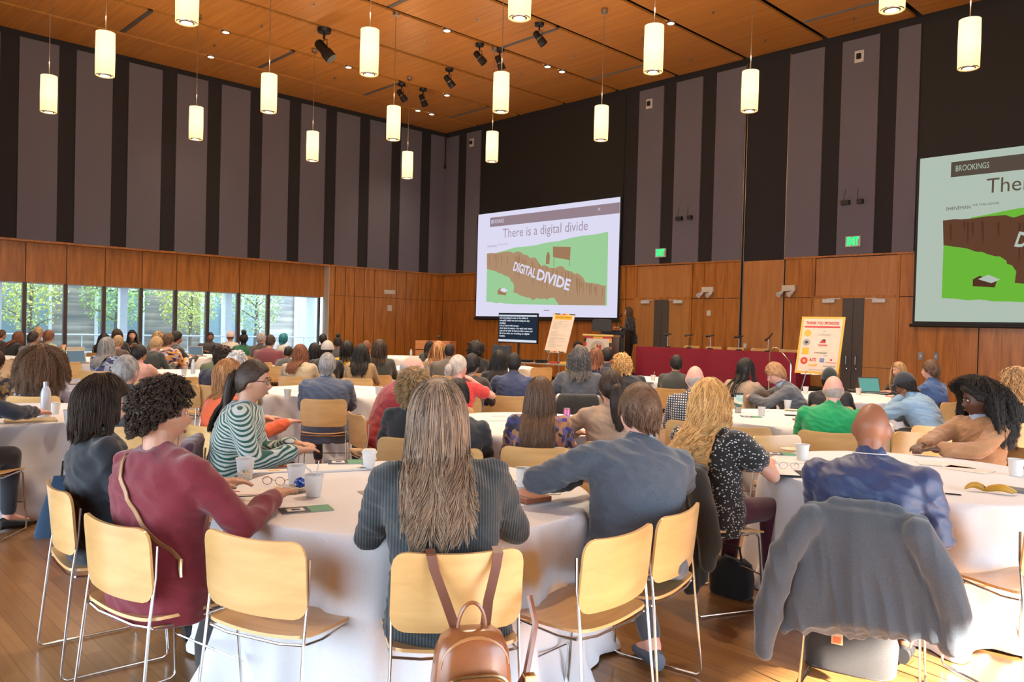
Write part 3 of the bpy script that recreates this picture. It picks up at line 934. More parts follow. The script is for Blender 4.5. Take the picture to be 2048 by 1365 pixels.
TB = [('T1', (19.03, -15.50), 'large round table in the centre foreground', 'white floor-length cloth on the centre foreground table'),
 ('T2', tpos(1830, 4.82), 'round table at the right front before the bald man in navy', 'white cloth on the right front table, sunlit side'),
 ('T3', tpos(1060, 6.85), 'round table behind the woman with long straight brown hair', 'white cloth on the table past the floral blouse'),
 ('T4', tpos(1590, 7.85), 'round table in front of the man in the green shirt', 'white cloth on the table with the floral tumbler'),
 ('T5', tpos(665, 9.65), 'round table in front of the man in the blue grey suit', 'white cloth hanging beyond the blue grey suit'),
 ('T6', tpos(10, 6.6), 'round table at the left edge under the white bottle', 'bluish white cloth hanging at the left edge'),
 ('T7', tpos(350, 12.1), 'round table beside the pink jacket woman', 'white cloth under the clear water bottle'),
 ('T8', tpos(184, 15.4), 'round table near the left windows with two laptops', 'white cloth on the two-laptop table near the windows'),
 ('T9', tpos(388, 18.1), 'round table before the man in dark grey by the windows', 'white cloth before the dark grey man facing the camera'),
 ('T10', tpos(800, 20.4), 'round table near the left wood wall', 'white cloth nearest the left wood wall'),
 ('T11', tpos(845, 15.2), 'round table beyond the bald man in red', 'white cloth past the bald man in red'),
 ('T12', tpos(1264, 13.7), 'round table near the maroon head table', 'white cloth on the table holding a cup with a straw'),
 ('T13', tpos(1692, 10.85), 'round table with two open laptops at the right', 'white cloth under the two open laptops at right'),
 ('T14', tpos(1110, 10.7), 'round table before the grey polo shirt', 'white cloth between the navy and the grey shirt'),
 ('T15', tpos(985, 16.6), 'round table near the caption screen', 'white cloth near the black speaker by the caption screen'),
 ('T16', tpos(640, 15.2), 'round table beyond the pale cap', 'white cloth beyond the pale cap man'),
 ('T17', tpos(-60, 15.0), 'round table at the far left edge by the windows', 'white cloth at the far left edge by the windows')]
for a, b, c, d in TB: banquet_table(a, b[0], b[1], c, d)

# maroon head table on a low stage in front of the doors
ST = 0.43
st = MB(); st.box((8.3, -2.75, 0.0), (14.45, -0.55, ST)); 
tag(st.build('stage_platform', mat('black_stage_skirt', (0.02, 0.018, 0.018), 0.85), smooth=False), 'low black stage platform in front of the left doors', 'stage')
def rect_cloth(x0, x1, y0, y1, z0, z1, seed):
    R_ = random.Random(seed); per = []
    n = 60; m = 12
    for i in range(n): per.append((x0 + (x1-x0)*i/n, y0))
    for i in range(m): per.append((x1, y0 + (y1-y0)*i/m))
    for i in range(n): per.append((x1 - (x1-x0)*i/n, y1))
    for i in range(m): per.append((x0, y1 - (y1-y0)*i/m))
    P = np.array(per); cx, cy = (x0+x1)/2, (y0+y1)/2
    rings = []
    nrm = np.zeros_like(P)
    nrm[:n, 1] = -1; nrm[n:n+m, 0] = 1; nrm[n+m:2*n+m, 1] = 1; nrm[2*n+m:, 0] = -1
    k = np.arange(len(P))
    w_ = np.tanh(1.5*(np.sin(k*0.45 + seed) + .6*np.sin(k*0.93 + 2*seed)))
    c0 = np.column_stack([cx + (P[:, 0]-cx)*.98, cy + (P[:, 1]-cy)*.95, np.full(len(P), z1)])
    rings.append(c0)
    for t in (0, .05, .3, .6, .9, 1.0):
        q = P + nrm*(0.004 + 0.03*t*w_ + .02*t)[:, None]
        rings.append(np.column_stack([q, np.full(len(P), z1 - .004 - t*(z1-z0))]))
    mb = MB(); mb.loft(rings, cap=False); mb.add(c0, [tuple(range(len(P)))]); return mb
ht = thing('head_table', 'long head table on the stage under a maroon cloth', 'table', (0, 0, 0))
a = MB(); a.box((10.08, -1.86, ST+.71), (14.18, -1.26, ST+.745)); a.build('tabletop', M_WALLWOOD2, ht, smooth=False)
for x in (10.2, 12.1, 14.1):
    a = MB(); a.box((x-.02, -1.8, ST), (x+.02, -1.35, ST+.71)); a.build('leg', M_STEEL, ht, smooth=False)
tag(rect_cloth(10.04, 14.22, -1.9, -1.2, ST+.01, ST+.755, 5).build('tablecloth', M_MAROON), 'long maroon tablecloth on the stage head table', 'tablecloth')
def wf(px, py, Y):
    d = ray(px, py); return CAM + d*(Y-CAM[1])/d[1]
for i, px_ in enumerate([1376, 1420, 1464, 1512, 1570]):
    x = float(wf(px_, 698, -.83)[0]); o = place_chair(x, -.88, -PI/2, 'beech chair behind the maroon table, %s from the left' % ['first', 'second', 'third', 'fourth', 'fifth'][i], 'chairs behind the maroon table', ST)
for i, x in enumerate([10.74, 11.36, 11.94, 12.69, 13.41]):
    t = thing('table_microphone', 'black gooseneck microphone on the maroon table, %s from the left' % ['first', 'second', 'third', 'fourth', 'fifth'][i], 'microphone', (x, -1.55, ST+.757), 0, 'microphones on the maroon table')
    a = MB(); a.lathe([(0.001, 0), (.07, 0), (.07, .02), (.02, .03)], n=16); a.build('base', M_BLACK, t)
    a = MB(); a.tube([(0, 0, .02), (0, 0, .27)], .011, 8); a.build('stem', M_STEEL if i != 1 else M_BLACK, t)
    d = 1 if i < 4 else .6
    a = MB(); a.tube([(-.10*d, -.05, .30 - (.06 if i == 4 else 0)), (.02, 0, .32), (.09, .02, .335 + (.08 if i == 4 else 0))], [.026, .018, .014], 8); a.build('microphone_head', M_BLACK, t)
# stage steps and rail
a = MB(); a.box((14.45, -2.7, 0), (14.75, -1.7, .29)); a.box((14.75, -2.7, 0), (15.05, -1.7, .145))
tag(a.build('stage_steps', M_BLACK, smooth=False), 'two black steps at the right end of the stage', 'steps')
a = MB(); a.tube([(14.18, -2.9, 0.0), (14.18, -2.9, 1.22), (14.26, -2.9, 1.31), (14.36, -2.9, 1.30), (14.62, -2.9, 1.04), (14.64, -2.9, .96), (14.64, -2.9, 0.0)], .017, 8)
tag(a.build('hand_rail', M_CHROME), 'bent chrome hand rail in front of the maroon table', 'rail')

# ================================================================= STAGE LEFT: screens, lectern, signs
M_SCRW = emit('projected_white', (0.80, 0.78, 0.98), 0.98)
M_SCRG = emit('projected_grey_brown', (0.33, 0.24, 0.28), 1.0)
M_SCRT = emit('projected_title', (0.40, 0.32, 0.40), 1.0)
M_GRN = emit('projected_pale_green', (0.36, 0.66, 0.34), 1.0)
M_GRN2 = emit('projected_mid_green', (0.30, 0.58, 0.28), 1.0)
M_BRN = emit('projected_tan', (0.46, 0.29, 0.17), 1.0)
M_BRN2 = emit('projected_brown', (0.38, 0.21, 0.11), 1.0)
M_SC2W = emit('projected_mint', (0.55, 0.66, 0.56), 0.85)
M_SC2H = emit('projected_dark_bar', (0.10, 0.075, 0.055), 1.0)
M_SC2T = emit('projected_dark_title', (0.12, 0.09, 0.06), 1.0)
M_G2 = emit('projected_vivid_green', (0.16, 0.50, 0.045), 1.0)
M_G2b = emit('projected_deep_green', (0.12, 0.42, 0.04), 1.0)
M_B2 = emit('projected_dark_brown', (0.13, 0.055, 0.03), 1.0)
M_B2b = emit('projected_darker_brown', (0.09, 0.035, 0.02), 1.0)
M_FRAME = mat('screen_black_border', (0.01, 0.01, 0.01), 0.6)
def screen(x0, z0, W_, H_, pal, lab):
    white, bar, title, g1, g2, b1, b2 = pal
    Y = -0.10
    t = thing('projection_screen', lab, 'screen', (x0, Y, z0))
    a = MB(); a.box((-.05, -.005, -.10), (W_+.05, .008, H_+.0), 0); a.tube([(-.1, 0, -.085), (W_+.1, 0, -.085)], .035, 10); a.build('border', M_FRAME, t, smooth=False)
    a = MB(); a.box((0, -.012, 0), (W_, -.006, H_)); a.build('slide', white, t, smooth=False)
    lay = [-.016]
    def poly(pts, m, nm, dy=.003):
        lay[0] -= .003; y = lay[0]
        a = MB(); a.add([(x*W_, y, z*H_) for x, z in pts], [tuple(range(len(pts)))]); a.build(nm, m, t, smooth=False)
        return y
    poly([(.10, .865), (1.0, .865), (1.0, .955), (.10, .955)], bar, 'header_bar')
    R_ = random.Random(3)
    def rag(p, q, n, amp):
        out = []
        for i in range(n):
            k = i/n; out.append((p[0]+(q[0]-p[0])*k + R_.uniform(-amp, amp)*.6, p[1]+(q[1]-p[1])*k + R_.uniform(-amp, amp)))
        return out
    # picture field
    pts = [(.085, .585), (.085, .14)] + rag((.09, .14), (.32, .115), 6, .006) + [(.32, .115), (.94, .10), (.935, .72)] + rag((.93, .72), (.30, .64), 8, .006) + rag((.30, .64), (.085, .585), 5, .01)
    poly(pts, g1, 'picture_meadow')
    # the chasm
    top = rag((.085, .615), (.34, .60), 10, .010) + rag((.34, .60), (.50, .50), 6, .012) + rag((.50, .47), (.70, .42), 8, .014) + rag((.70, .42), (.80, .32), 6, .02) + rag((.80, .30), (.93, .27), 6, .012)
    bot = [(.93, .103), (.63, .108)] + rag((.62, .125), (.60, .17), 2, .005) + rag((.60, .17), (.40, .16), 8, .012) + rag((.40, .18), (.28, .24), 5, .015) + rag((.30, .30), (.26, .38), 4, .012) + rag((.26, .38), (.14, .44), 6, .012) + [(.085, .46)]
    poly(top + [(.93, .27)] + bot, b1, 'picture_chasm')
    for i in range(46):                        # vertical rock strokes inside the chasm
        x = R_.uniform(.10, .92)
        zt = np.interp(x, [.085, .34, .50, .70, .80, .93], [.60, .585, .47, .40, .30, .255]); zb = np.interp(x, [.085, .26, .30, .45, .62, .93], [.47, .40, .26, .18, .13, .12])
        L_ = (zt-zb)*R_.uniform(.3, .8); z1_ = zt - R_.uniform(0, .15)*(zt-zb)
        if i == 0: sk = MB(); sy = lay[0] - .003
        sk.add([((x-.002)*W_, sy, z1_*H_), ((x+.003)*W_, sy, (z1_-L_)*H_), ((x+.006)*W_, sy, (z1_-L_*.8)*H_), ((x+.005)*W_, sy, z1_*H_)], [(0, 1, 2, 3)])
    sk.build('picture_rock_strokes', b2, t, smooth=False); lay[0] -= .003
    poly([(.58, .63), (.70, .615), (.698, .50), (.582, .535)], b2, 'picture_board')
    for x in (.588, .694): poly([(x, .53), (x+.004, .53), (x+.004, .45), (x, .45)], b2, 'picture_board_leg')
    poly([(.535, .475), (.56, .475), (.562, .55), (.553, .585), (.545, .585), (.536, .55)], b2, 'picture_figure')
    poly([(.18, .21), (.245, .20), (.25, .235), (.20, .27), (.18, .25)], b2, 'picture_desk_figure')
    poly([(.195, .25), (.225, .275), (.26, .245), (.235, .225)], white, 'picture_paper')
    poly([(.53, .055), (.57, .055), (.57, .062), (.53, .062)], bar, 'footer_mark')
    y = lay[0] - .004
    put_text('BROOKINGS', .17, t, (.115*W_, lay[0]-.003, .91*H_), R_FRONT, white, width=.10*W_ if True else None)
    put_text('There is a digital divide', .42, t, (.21*W_, y, .785*H_), R_FRONT, title, width=.60*W_)
    put_text('SHENEMAN', .10, t, (.09*W_, y, .675*H_), R_FRONT, title, width=.075*W_)
    put_text('THE STAR-LEDGER', .06, t, (.17*W_, y, .685*H_), R_FRONT, title, width=.08*W_)
    c, s = math.cos(-.27), math.sin(-.27)
    Rr = [[c, -s, 0], [0, 0, -1], [s, c, 0]]
    put_text('DIGITAL', .40, t, (.30*W_, y, .470*H_), Rr, white, width=.17*W_, bold=.012)
    put_text('DIVIDE', .46, t, (.475*W_, y, .385*H_), Rr, white, width=.235*W_, bold=.014)
    put_text('28', .10, t, (.87*W_, y, .915*H_), R_FRONT, white)
    return t
screen(1.93, 1.93, 6.05, 3.42, (M_SCRW, M_SCRG, M_SCRT, M_GRN, M_GRN2, M_BRN, M_BRN2), 'large lit projection screen showing the digital divide slide, left of the lectern')
screen(15.96, 1.93, 6.05, 3.42, (M_SC2W, M_SC2H, M_SC2T, M_G2, M_G2b, M_B2, M_B2b), 'greenish projection screen cut off by the right edge')

M_YB = mat('yellow_orange_print', (0.86, 0.46, 0.03), 0.6)
M_ORB = mat('golden_border_print', (0.85, 0.50, 0.08), 0.6)
M_CREAM = mat('cream_poster', (0.78, 0.66, 0.54), 0.7)
M_REDP = mat('red_print', (0.62, 0.05, 0.05), 0.6)
M_BLKP = mat('black_print', (0.03, 0.03, 0.03), 0.6)
M_GREYP = mat('grey_print', (0.40, 0.37, 0.34), 0.6)
M_BLUEP = mat('blue_print', (0.18, 0.25, 0.50), 0.6)
def poster_root(nm, lab, cat, x, y, z, face, tilt):
    """returns root whose local x right / y into board / z up, tilted back"""
    r = thing(nm, lab, cat, (x, y, z), face)
    return r
def board_layer(t, R3, pts, m, nm, off, o3=(0, 0, 0)):
    a = MB(); a.add(np.array([(x, -off, z) for x, z in pts]) @ np.array(R3).T + np.array(o3), [tuple(range(len(pts)))])
    return a.build(nm, m, t, smooth=False)
def rect(x0, z0, x1, z1): return [(x0, z0), (x1, z0), (x1, z1), (x0, z1)]
def disc(x, z, r, n=18): return [(x + r*math.cos(2*PI*i/n), z + r*math.sin(2*PI*i/n)) for i in range(n)]
def easel(t, w_, zb, tilt):
    a = MB()
    for s in (-1, 1):
        a.tube([(s*w_*.22, -.03, zb+.05), (s*(w_*.5), -.16, -zb*0)], .011, 6)
    a.tube([(0, .30, zb+.5), (0, .75, 0.0)], .011, 6); a.tube([(-w_*.25, .30, zb+.5), (w_*.25, .30, zb+.5)], .011, 6)
    a.tube([(-w_*.35, -.06, zb-.01), (w_*.35, -.06, zb-.01)], .012, 6)
    a.build('easel', M_STEEL, t)

# sponsor sign
p = dep(1632, 745, 14.0)
fz = -0.80
t = thing('sponsor_sign', 'gold bordered sponsor poster standing on an easel beside the maroon table', 'sign', (float(p[0]), float(p[1]), 0), 0.10)
zb, W_, H_ = 0.90, 0.76, 1.05
Rt = rotx(-0.28)
o3 = (0, 0, zb)
a = MB(); a.box((-W_/2, 0, 0), (W_/2, .012, H_)); a.xf(Rt, o3); a.build('board', M_ORB, t, smooth=False)
board_layer(t, Rt, rect(-W_/2+.04, .04, W_/2-.04, H_-.04), M_CREAM, 'poster', .002, o3)
def btext(t, s, size, x, z, m, Rt, o3, width=None, bold=0, align='CENTER', off=.006):
    R3 = np.array(Rt) @ np.array(R_FRONT); loc = np.array(Rt) @ np.array([x, -off, z]) + np.array(o3)
    return put_text(s, size, t, loc, R3, m, align=align, width=width, bold=bold)
btext(t, 'THANK YOU SPONSORS', .075, 0, H_-.12, M_REDP, Rt, o3, .58, .002)
board_layer(t, Rt, rect(-.31, H_-.205, .31, H_-.175), M_REDP, 'red_band', .004, o3)
for x, z, m, r in ((-.24, H_-.31, M_ORB, .065), (-.24, H_-.48, M_GREYP, .065), (-.24, H_-.82, M_REDP, .065)): board_layer(t, Rt, disc(x, z, r), m, 'medal_badge', .004, o3)
board_layer(t, Rt, rect(-.30, H_-.70, -.18, H_-.58), M_YB, 'gold_badge', .004, o3)
board_layer(t, Rt, disc(-.24, H_-.48, .03, 5), M_BLKP, 'badge_mark', .005, o3)
board_layer(t, Rt, disc(-.24, H_-.82, .03, 5), M_ORB, 'badge_mark', .005, o3)
btext(t, 'COMCAST', .055, .06, H_-.335, M_GREYP, Rt, o3, .24)
board_layer(t, Rt, [(.02, H_-.285), (.05, H_-.25), (.08, H_-.285), (.065, H_-.285), (.05, H_-.27), (.035, H_-.285)], M_GREYP, 'sponsor_mark', .004, o3)
board_layer(t, Rt, [(-.01, H_-.49), (.03, H_-.42), (.06, H_-.45), (.09, H_-.42), (.10, H_-.49)], M_REDP, 'sponsor_mark', .004, o3)
board_layer(t, Rt, [(.03, H_-.43), (.07, H_-.41), (.10, H_-.45), (.07, H_-.46)], M_BLKP, 'sponsor_mark', .005, o3)
board_layer(t, Rt, rect(-.03, H_-.535, .13, H_-.515), M_REDP, 'sponsor_line', .004, o3)
board_layer(t, Rt, rect(-.03, H_-.56, .13, H_-.553), M_GREYP, 'sponsor_line', .004, o3)
btext(t, 'connected', .05, .03, H_-.665, M_BLKP, Rt, o3, .22)
board_layer(t, Rt, [(.08, H_-.70), (.13, H_-.73), (.18, H_-.70), (.13, H_-.715)], M_BLUEP, 'sponsor_mark', .004, o3)
btext(t, 'ATS', .085, -.09, H_-.80, M_REDP, Rt, o3, .12, .002)
board_layer(t, Rt, rect(.03, H_-.84, .11, H_-.765), M_BLUEP, 'sponsor_mark', .004, o3)
board_layer(t, Rt, rect(.14, H_-.845, .32, H_-.835), M_REDP, 'sponsor_line', .004, o3)
board_layer(t, Rt, disc(.23, H_-.79, .022, 5), M_REDP, 'sponsor_mark', .004, o3)
btext(t, 'AARP', .055, -.08, H_-.90, M_YB, Rt, o3, .16, .002)
board_layer(t, Rt, rect(.10, H_-.92, .32, H_-.895), M_GREYP, 'sponsor_line', .004, o3)
board_layer(t, Rt, rect(-.14, H_-.985, .24, H_-.975), M_GREYP, 'sponsor_line', .004, o3)
easel(t, .7, zb, 0)

# welcome / agenda poster
p = dep(1110, 700, 19.6)
t = thing('agenda_poster', 'tall cream agenda poster with an orange heading leaning on an easel', 'sign', (float(p[0]), float(p[1]), 0), 0.07)
zb, W_, H_ = 1.02, 0.68, 1.0
zb = float(p[2]) - .06
Rt = roty(0.03) @ rotx(-0.30); o3 = (0, 0, zb)
a = MB(); a.box((-W_/2, 0, 0), (W_/2, .012, H_)); a.xf(Rt, o3); a.build('board', M_CREAM, t, smooth=False)
cols = [M_BLKP, M_YB, M_REDP, M_BLKP, M_YB, M_CREAM, M_BLKP, M_REDP]
for i in range(12):
    x = -W_/2 + W_*i/12
    board_layer(t, Rt, [(x, 0), (x + W_/12, 0), (x + W_/12 - .01, .035), (x+.01, .03)], cols[(i*3) % 8], 'border_mark', .003, o3)
    board_layer(t, Rt, [(x, H_-.03), (x + W_/12, H_-.025), (x + W_/12, H_), (x, H_)], cols[(i*5+1) % 8], 'border_mark', .003, o3)
board_layer(t, Rt, rect(-.27, H_-.15, .27, H_-.045), M_YB, 'heading_band', .003, o3)
btext(t, 'DIGITAL EQUITY CONFERENCE', .04, 0, H_-.10, M_BLKP, Rt, o3, .46)
R_ = random.Random(5)
for i in range(26):
    z = H_ - .20 - i*.027
    if i in (8, 9, 15): continue
    board_layer(t, Rt, rect(-.27, z-.006, -.27 + R_.choice([.18, .22, .26, .45, .5]), z), M_GREYP, 'text_line', .003, o3)
easel(t, .62, zb, 0)

# caption display on its stand
p = dep(1034, 690, 20.6)
TVW, TVH = 1.30, 0.78
t = thing('caption_display', 'flat caption display with white text lines on a stand below the projected slide', 'display', (float(p[0]), float(p[1]), 0), 0.12)
zc = float(p[2]) + .43
a = MB(); a.box((-TVW/2, 0, zc - TVH/2), (TVW/2, .05, zc + TVH/2)); a.build('bezel', M_BLACK, t, smooth=False, bevel=.006)
M_TV = emit('dark_blue_display', (0.020, 0.030, 0.052), 1.0); M_TVT = emit('caption_text', (0.75, 0.8, 0.9), 1.0)
a = MB(); a.box((-TVW/2+.02, -.004, zc-TVH/2+.03), (TVW/2-.02, -.001, zc+TVH/2-.02)); a.build('display_panel', M_TV, t, smooth=False)
a = MB(); a.box((-TVW/2+.02, -.006, zc-TVH/2+.03), (TVW/2-.02, -.004, zc-TVH/2+.09)); a.build('toolbar', M_TVT, t, smooth=False)
a = MB(); a.box((-TVW/2+.02, -.006, zc+TVH/2-.09), (TVW/2-.02, -.004, zc+TVH/2-.05)); a.build('title_bar', M_TVT, t, smooth=False)
for i, (s, w_) in enumerate([('you are going to see in the slides is', .95), ('actually what we are trying to say', 1.0), ('today.', .22), ('Let us start with access.', .65), ('And what it means - for each and every', 1.1), ('one of us who is here in this room and', 1.1), ('all of us who are working on digital', 1.0), ('equity.', .2)]):
    put_text(s, .062, t, (-TVW/2+.05, -.008, zc + TVH/2 - .13 - i*.067), R_FRONT, M_TVT, width=w_, bold=.002)
a = MB(); a.tube([(0, .06, 0.05), (0, .06, zc)], .03, 8); a.tube([(-.4, -.2, .03), (.4, -.2, .03)], .02, 6); a.tube([(-.4, .3, .03), (.4, .3, .03)], .02, 6); a.tube([(0, -.2, .03), (0, .3, .03)], .025, 6); a.box((-.3, -.1, .72), (.3, .2, .745)); a.build('stand', M_BLACK, t, smooth=False)

# equipment table with bits on it
p = atz(1095, 722, .75); ex, ey = 7.6, -3.35
p = dep(1090, 723, 19.0); ex, ey = float(p[0]), float(p[1])
t = thing('equipment_table', 'narrow grey folding table with steel legs below the agenda poster', 'table', (ex, ey, 0), 0.25)
a = MB(); a.box((-.75, -.25, .72), (.75, .25, .745)); a.build('tabletop', mat('grey_laminate', (.33, .30, .27), .5), t, smooth=False)
for x in (-.68, .68):
    a = MB(); a.tube([(x, -.2, .72), (x, -.2, 0)], .014, 6); a.tube([(x, .2, .72), (x, .2, 0)], .014, 6); a.tube([(x, -.2, .2), (x, .2, .2)], .01, 6); a.build('leg', M_CHROME, t)
def on(tx, ty, rz, x, y):
    c, s = math.cos(rz), math.sin(rz); return tx + c*x - s*y, ty + s*x + c*y
for i, (dx, nm, sz, m, lab) in enumerate([(-.55, 'audio_mixer', (.16, .12, .06), M_BLACK, 'small black audio mixer left on the equipment table'), (-.1, 'power_box', (.12, .09, .08), M_BLACK, 'black box in the middle of the equipment table'), (.25, 'cable_pouch', (.10, .05, .04), M_REDP, 'small red pouch on the equipment table'), (.52, 'cable_box', (.08, .07, .05), M_ORB, 'small yellow box on the equipment table')]):
    a = MB(); a.box((-sz[0], -sz[1], 0), (sz[0], sz[1], sz[2]))
    if i == 0:
        for k in range(6): a.lathe([(.008, sz[2]), (.008, sz[2]+.015)], (-.12+.045*k, 0, 0), 8)
    o = a.build(nm, m, smooth=False, bevel=.006); xx, yy = on(ex, ey, .25, dx, 0); o.location = (xx, yy, .746); o.rotation_euler = (0, 0, .25); tag(o, lab, 'box')
# black speaker cabinet at its left
p = dep(1003, 735, 17.6)
a = MB(); a.box((-.2, -.16, 0), (.2, .16, .42), 0); a.tube([(-.08, 0, .42), (-.08, 0, .47), (.08, 0, .47), (.08, 0, .42)], .01, 6, 0)
o = a.build('speaker_cabinet', M_BLACK, smooth=False, bevel=.01); o.location = (float(p[0]), float(p[1]), .755); o.rotation_euler = (0, 0, .7)
TABLES['T15s'] = (float(p[0]), float(p[1]))
tag(o, 'black speaker cabinet left of the caption display stand', 'speaker')

# lectern on the stage, wooden lectern by the corner
lx, ly = 9.27, -1.72
t = thing('lectern', 'black perforated lectern on the stage in front of the speaker', 'lectern', (lx, ly, ST), 0.30)
M_PERF = bpy.data.materials.new('perforated_black')
nt, b = nodes_of(M_PERF); v = coords(nt, (22, 22, 22)); vo = N(nt, 'ShaderNodeTexVoronoi', Scale=1.0); vo.inputs['Randomness'].default_value = 0.0
nt.links.new(v, vo.inputs['Vector']); nt.links.new(ramp(nt, vo.outputs['Distance'], [(0.22, (.30, .25, .20)), (0.30, (.02, .016, .013))]), b.inputs['Base Color'])
a = MB(); a.box((-.30, -.22, .04), (.30, .22, 1.02), 0); a.box((-.33, -.25, 0), (.33, .25, .05), 1); a.add([(-.33, -.27, 1.02), (.33, -.27, 1.02), (.33, .27, 1.02), (-.33, .27, 1.02), (-.33, -.27, 1.14), (.33, -.27, 1.14), (.33, .27, 1.06), (-.33, .27, 1.06)], [(0, 3, 2, 1), (4, 5, 6, 7), (0, 1, 5, 4), (1, 2, 6, 5), (2, 3, 7, 6), (3, 0, 4, 7)], 1)
a.build('body', [M_PERF, M_BLACK], t, smooth=False)
a = MB(); a.box((.285, -.235, .0), (.31, -.21, 1.05)); a.build('edge_trim', M_CHROME, t, smooth=False)
a = MB(); a.tube([(.10, -.1, 1.10), (.12, -.16, 1.30), (.16, -.2, 1.42), (.20, -.24, 1.50)], .008, 6); a.build('microphone_arm', M_CHROME, t)
a = MB(); a.ellipsoid((.215, -.255, 1.53), (.03, .03, .04)); a.build('microphone_head', M_BLACK, t)
# banner stand with checkered border in front of it
bx, by = 9.42, -2.62
t = thing('emblem_banner', 'white emblem banner with a red, black and gold border hanging on a small table', 'banner', (bx, by, ST), 0.30)
a = MB(); a.box((-.40, -.02, .98), (.40, .48, 1.02)); a.tube([(-.41, -.02, 1.0), (.41, -.02, 1.0)], .03, 8); a.build('top_board', mat('gold_trim', (.75, .50, .16), .5), t, smooth=False)
for x in (-.36, .36):
    a = MB(); a.box((x-.02, .02, 0), (x+.02, .44, .98)); a.build('leg', M_STEEL, t, smooth=False)
a = MB(); a.box((-.37, -.03, .10), (.37, -.022, .99)); a.build('banner_cloth', M_CREAM, t, smooth=False)
I3 = np.eye(3)
bc = [M_REDP, M_BLKP, M_YB, M_REDP, M_BLKP, M_YB, M_REDP]
for i in range(3): board_layer(t, I3, rect(-.37+.247*i, .93, -.37+.247*(i+1), .985), bc[i+1 if i else 0], 'border_mark', .034)
for i in range(8):
    for s in (-1, 1):
        x0, x1 = (-.37, -.30) if s < 0 else (.30, .37)
        z = .10 + i*.104
        board_layer(t, I3, [(x0, z), (x1 - .02*(i % 2), z+.01), (x1, z+.104), (x0, z+.11)], bc[(i + (s > 0)) % 6], 'border_mark', .034)
for k in range(3):
    n_ = 22; r0 = .19 - .03*k
    a = MB(); a.tube([(r0*math.cos(2*PI*i/n_), -.036, .68 + r0*math.sin(2*PI*i/n_)) for i in range(n_+1)], .004, 4); a.build('emblem_ring', M_GREYP, t)
for x, m in ((-.06, M_YB), (-.03, M_BLKP), (.02, M_REDP), (.06, M_REDP)): board_layer(t, I3, [(x-.05, .56), (x-.01, .56), (x+.05, .72), (x+.02, .80)], m, 'emblem_flag', .038)
# monitor on the banner table
t = thing('lectern_monitor', 'dark monitor seen from behind on top of the emblem banner table', 'monitor', (bx-.06, by+.2, ST+1.021), 0.30)
a = MB(); pr = [(-.27, .09), (-.26, .36), (-.18, .395), (.18, .395), (.26, .36), (.27, .09)]; a.prism(pr, -.02, .02); a.xf(rotx(PI/2)); a.build('back_shell', mat('dark_grey_plastic', (.035, .037, .036), .45), t, smooth=False, bevel=.008)
a = MB(); a.lathe([(.001, 0), (.12, 0), (.12, .012), (.03, .02), (.025, .12)], n=16); a.build('foot', M_BLACK, t)
# wooden lectern by the left wall
p = dep(872, 690, 22.5)
t = thing('wooden_lectern', 'large orange wood lectern standing by the far corner', 'lectern', (float(p[0]), float(p[1]), 0), 0.55)
M_LECT = wood('orange_lectern_veneer', (0.48, 0.18, 0.055), (0.60, 0.25, 0.085), (2, 2, 12), .4, .2)
a = MB(); a.box((-.50, -.3, 0), (.50, .3, .88)); a.build('body', M_LECT, t, smooth=False)
a = MB(); a.box((-.50, -.31, .90), (.50, .3, 1.14)); a.build('top', M_LECT, t, smooth=False)
a = MB(); a.box((-.49, -.29, .88), (.49, .29, .90)); a.build('reveal', M_DARK, t, smooth=False)
a = MB(); a.tube([(.1, 0, 1.14), (.1, -.03, 1.24)], .01, 6); a.ellipsoid((.1, -.03, 1.26), (.05, .05, .04)); a.build('microphone', M_BLACK, t)
# ================================================================= PEOPLE
def skin_mat(name, c):
    if name in MATS: return MATS[name]
    m = bpy.data.materials.new(name)
    nt, b = nodes_of(m)
    v = coords(nt, (30, 30, 30)); no = N(nt, 'ShaderNodeTexNoise', Scale=1.0, Detail=3.0)
    nt.links.new(v, no.inputs['Vector'])
    c2 = tuple(min(1, x*k) for x, k in zip(c, (1.10, 0.90, 0.86)))
    nt.links.new(ramp(nt, no.outputs['Fac'], [(0.35, c), (0.7, c2)]), b.inputs['Base Color'])
    b.inputs['Roughness'].default_value = 0.48
    sock(b, 'Subsurface Weight').default_value = 0.08
    sock(b, 'Subsurface Radius').default_value = (0.02, 0.008, 0.004)
    MATS[name] = m
    return m
SKIN = {'light': (0.66, 0.38, 0.27), 'pink': (0.70, 0.40, 0.30), 'tan': (0.48, 0.26, 0.16), 'brown': (0.22, 0.100, 0.055), 'dark': (0.085, 0.038, 0.022), 'bald': (0.27, 0.115, 0.058)}
def hair_mat(name, c1, c2, rough=0.52):
    if name in MATS: return MATS[name]
    m = bpy.data.materials.new(name)
    nt, b = nodes_of(m)
    at = nt.nodes.new('ShaderNodeAttribute'); at.attribute_name = 'tone'
    v = coords(nt, (60, 60, 14)); no = N(nt, 'ShaderNodeTexNoise', Scale=1.0, Detail=4.0)
    nt.links.new(v, no.inputs['Vector'])
    ad = N(nt, 'ShaderNodeMath', operation='ADD')
    ml = N(nt, 'ShaderNodeMath', operation='MULTIPLY'); ml.inputs[1].default_value = 0.5
    nt.links.new(no.outputs['Fac'], ml.inputs[0])
    nt.links.new(ml.outputs[0], ad.inputs[0]); nt.links.new(at.outputs['Fac'], ad.inputs[1])
    nt.links.new(ramp(nt, ad.outputs[0], [(0.25, c1), (1.05, c2)]), b.inputs['Base Color'])
    b.inputs['Roughness'].default_value = rough
    sock(b, 'Specular IOR Level').default_value = 0.3
    MATS[name] = m
    return m
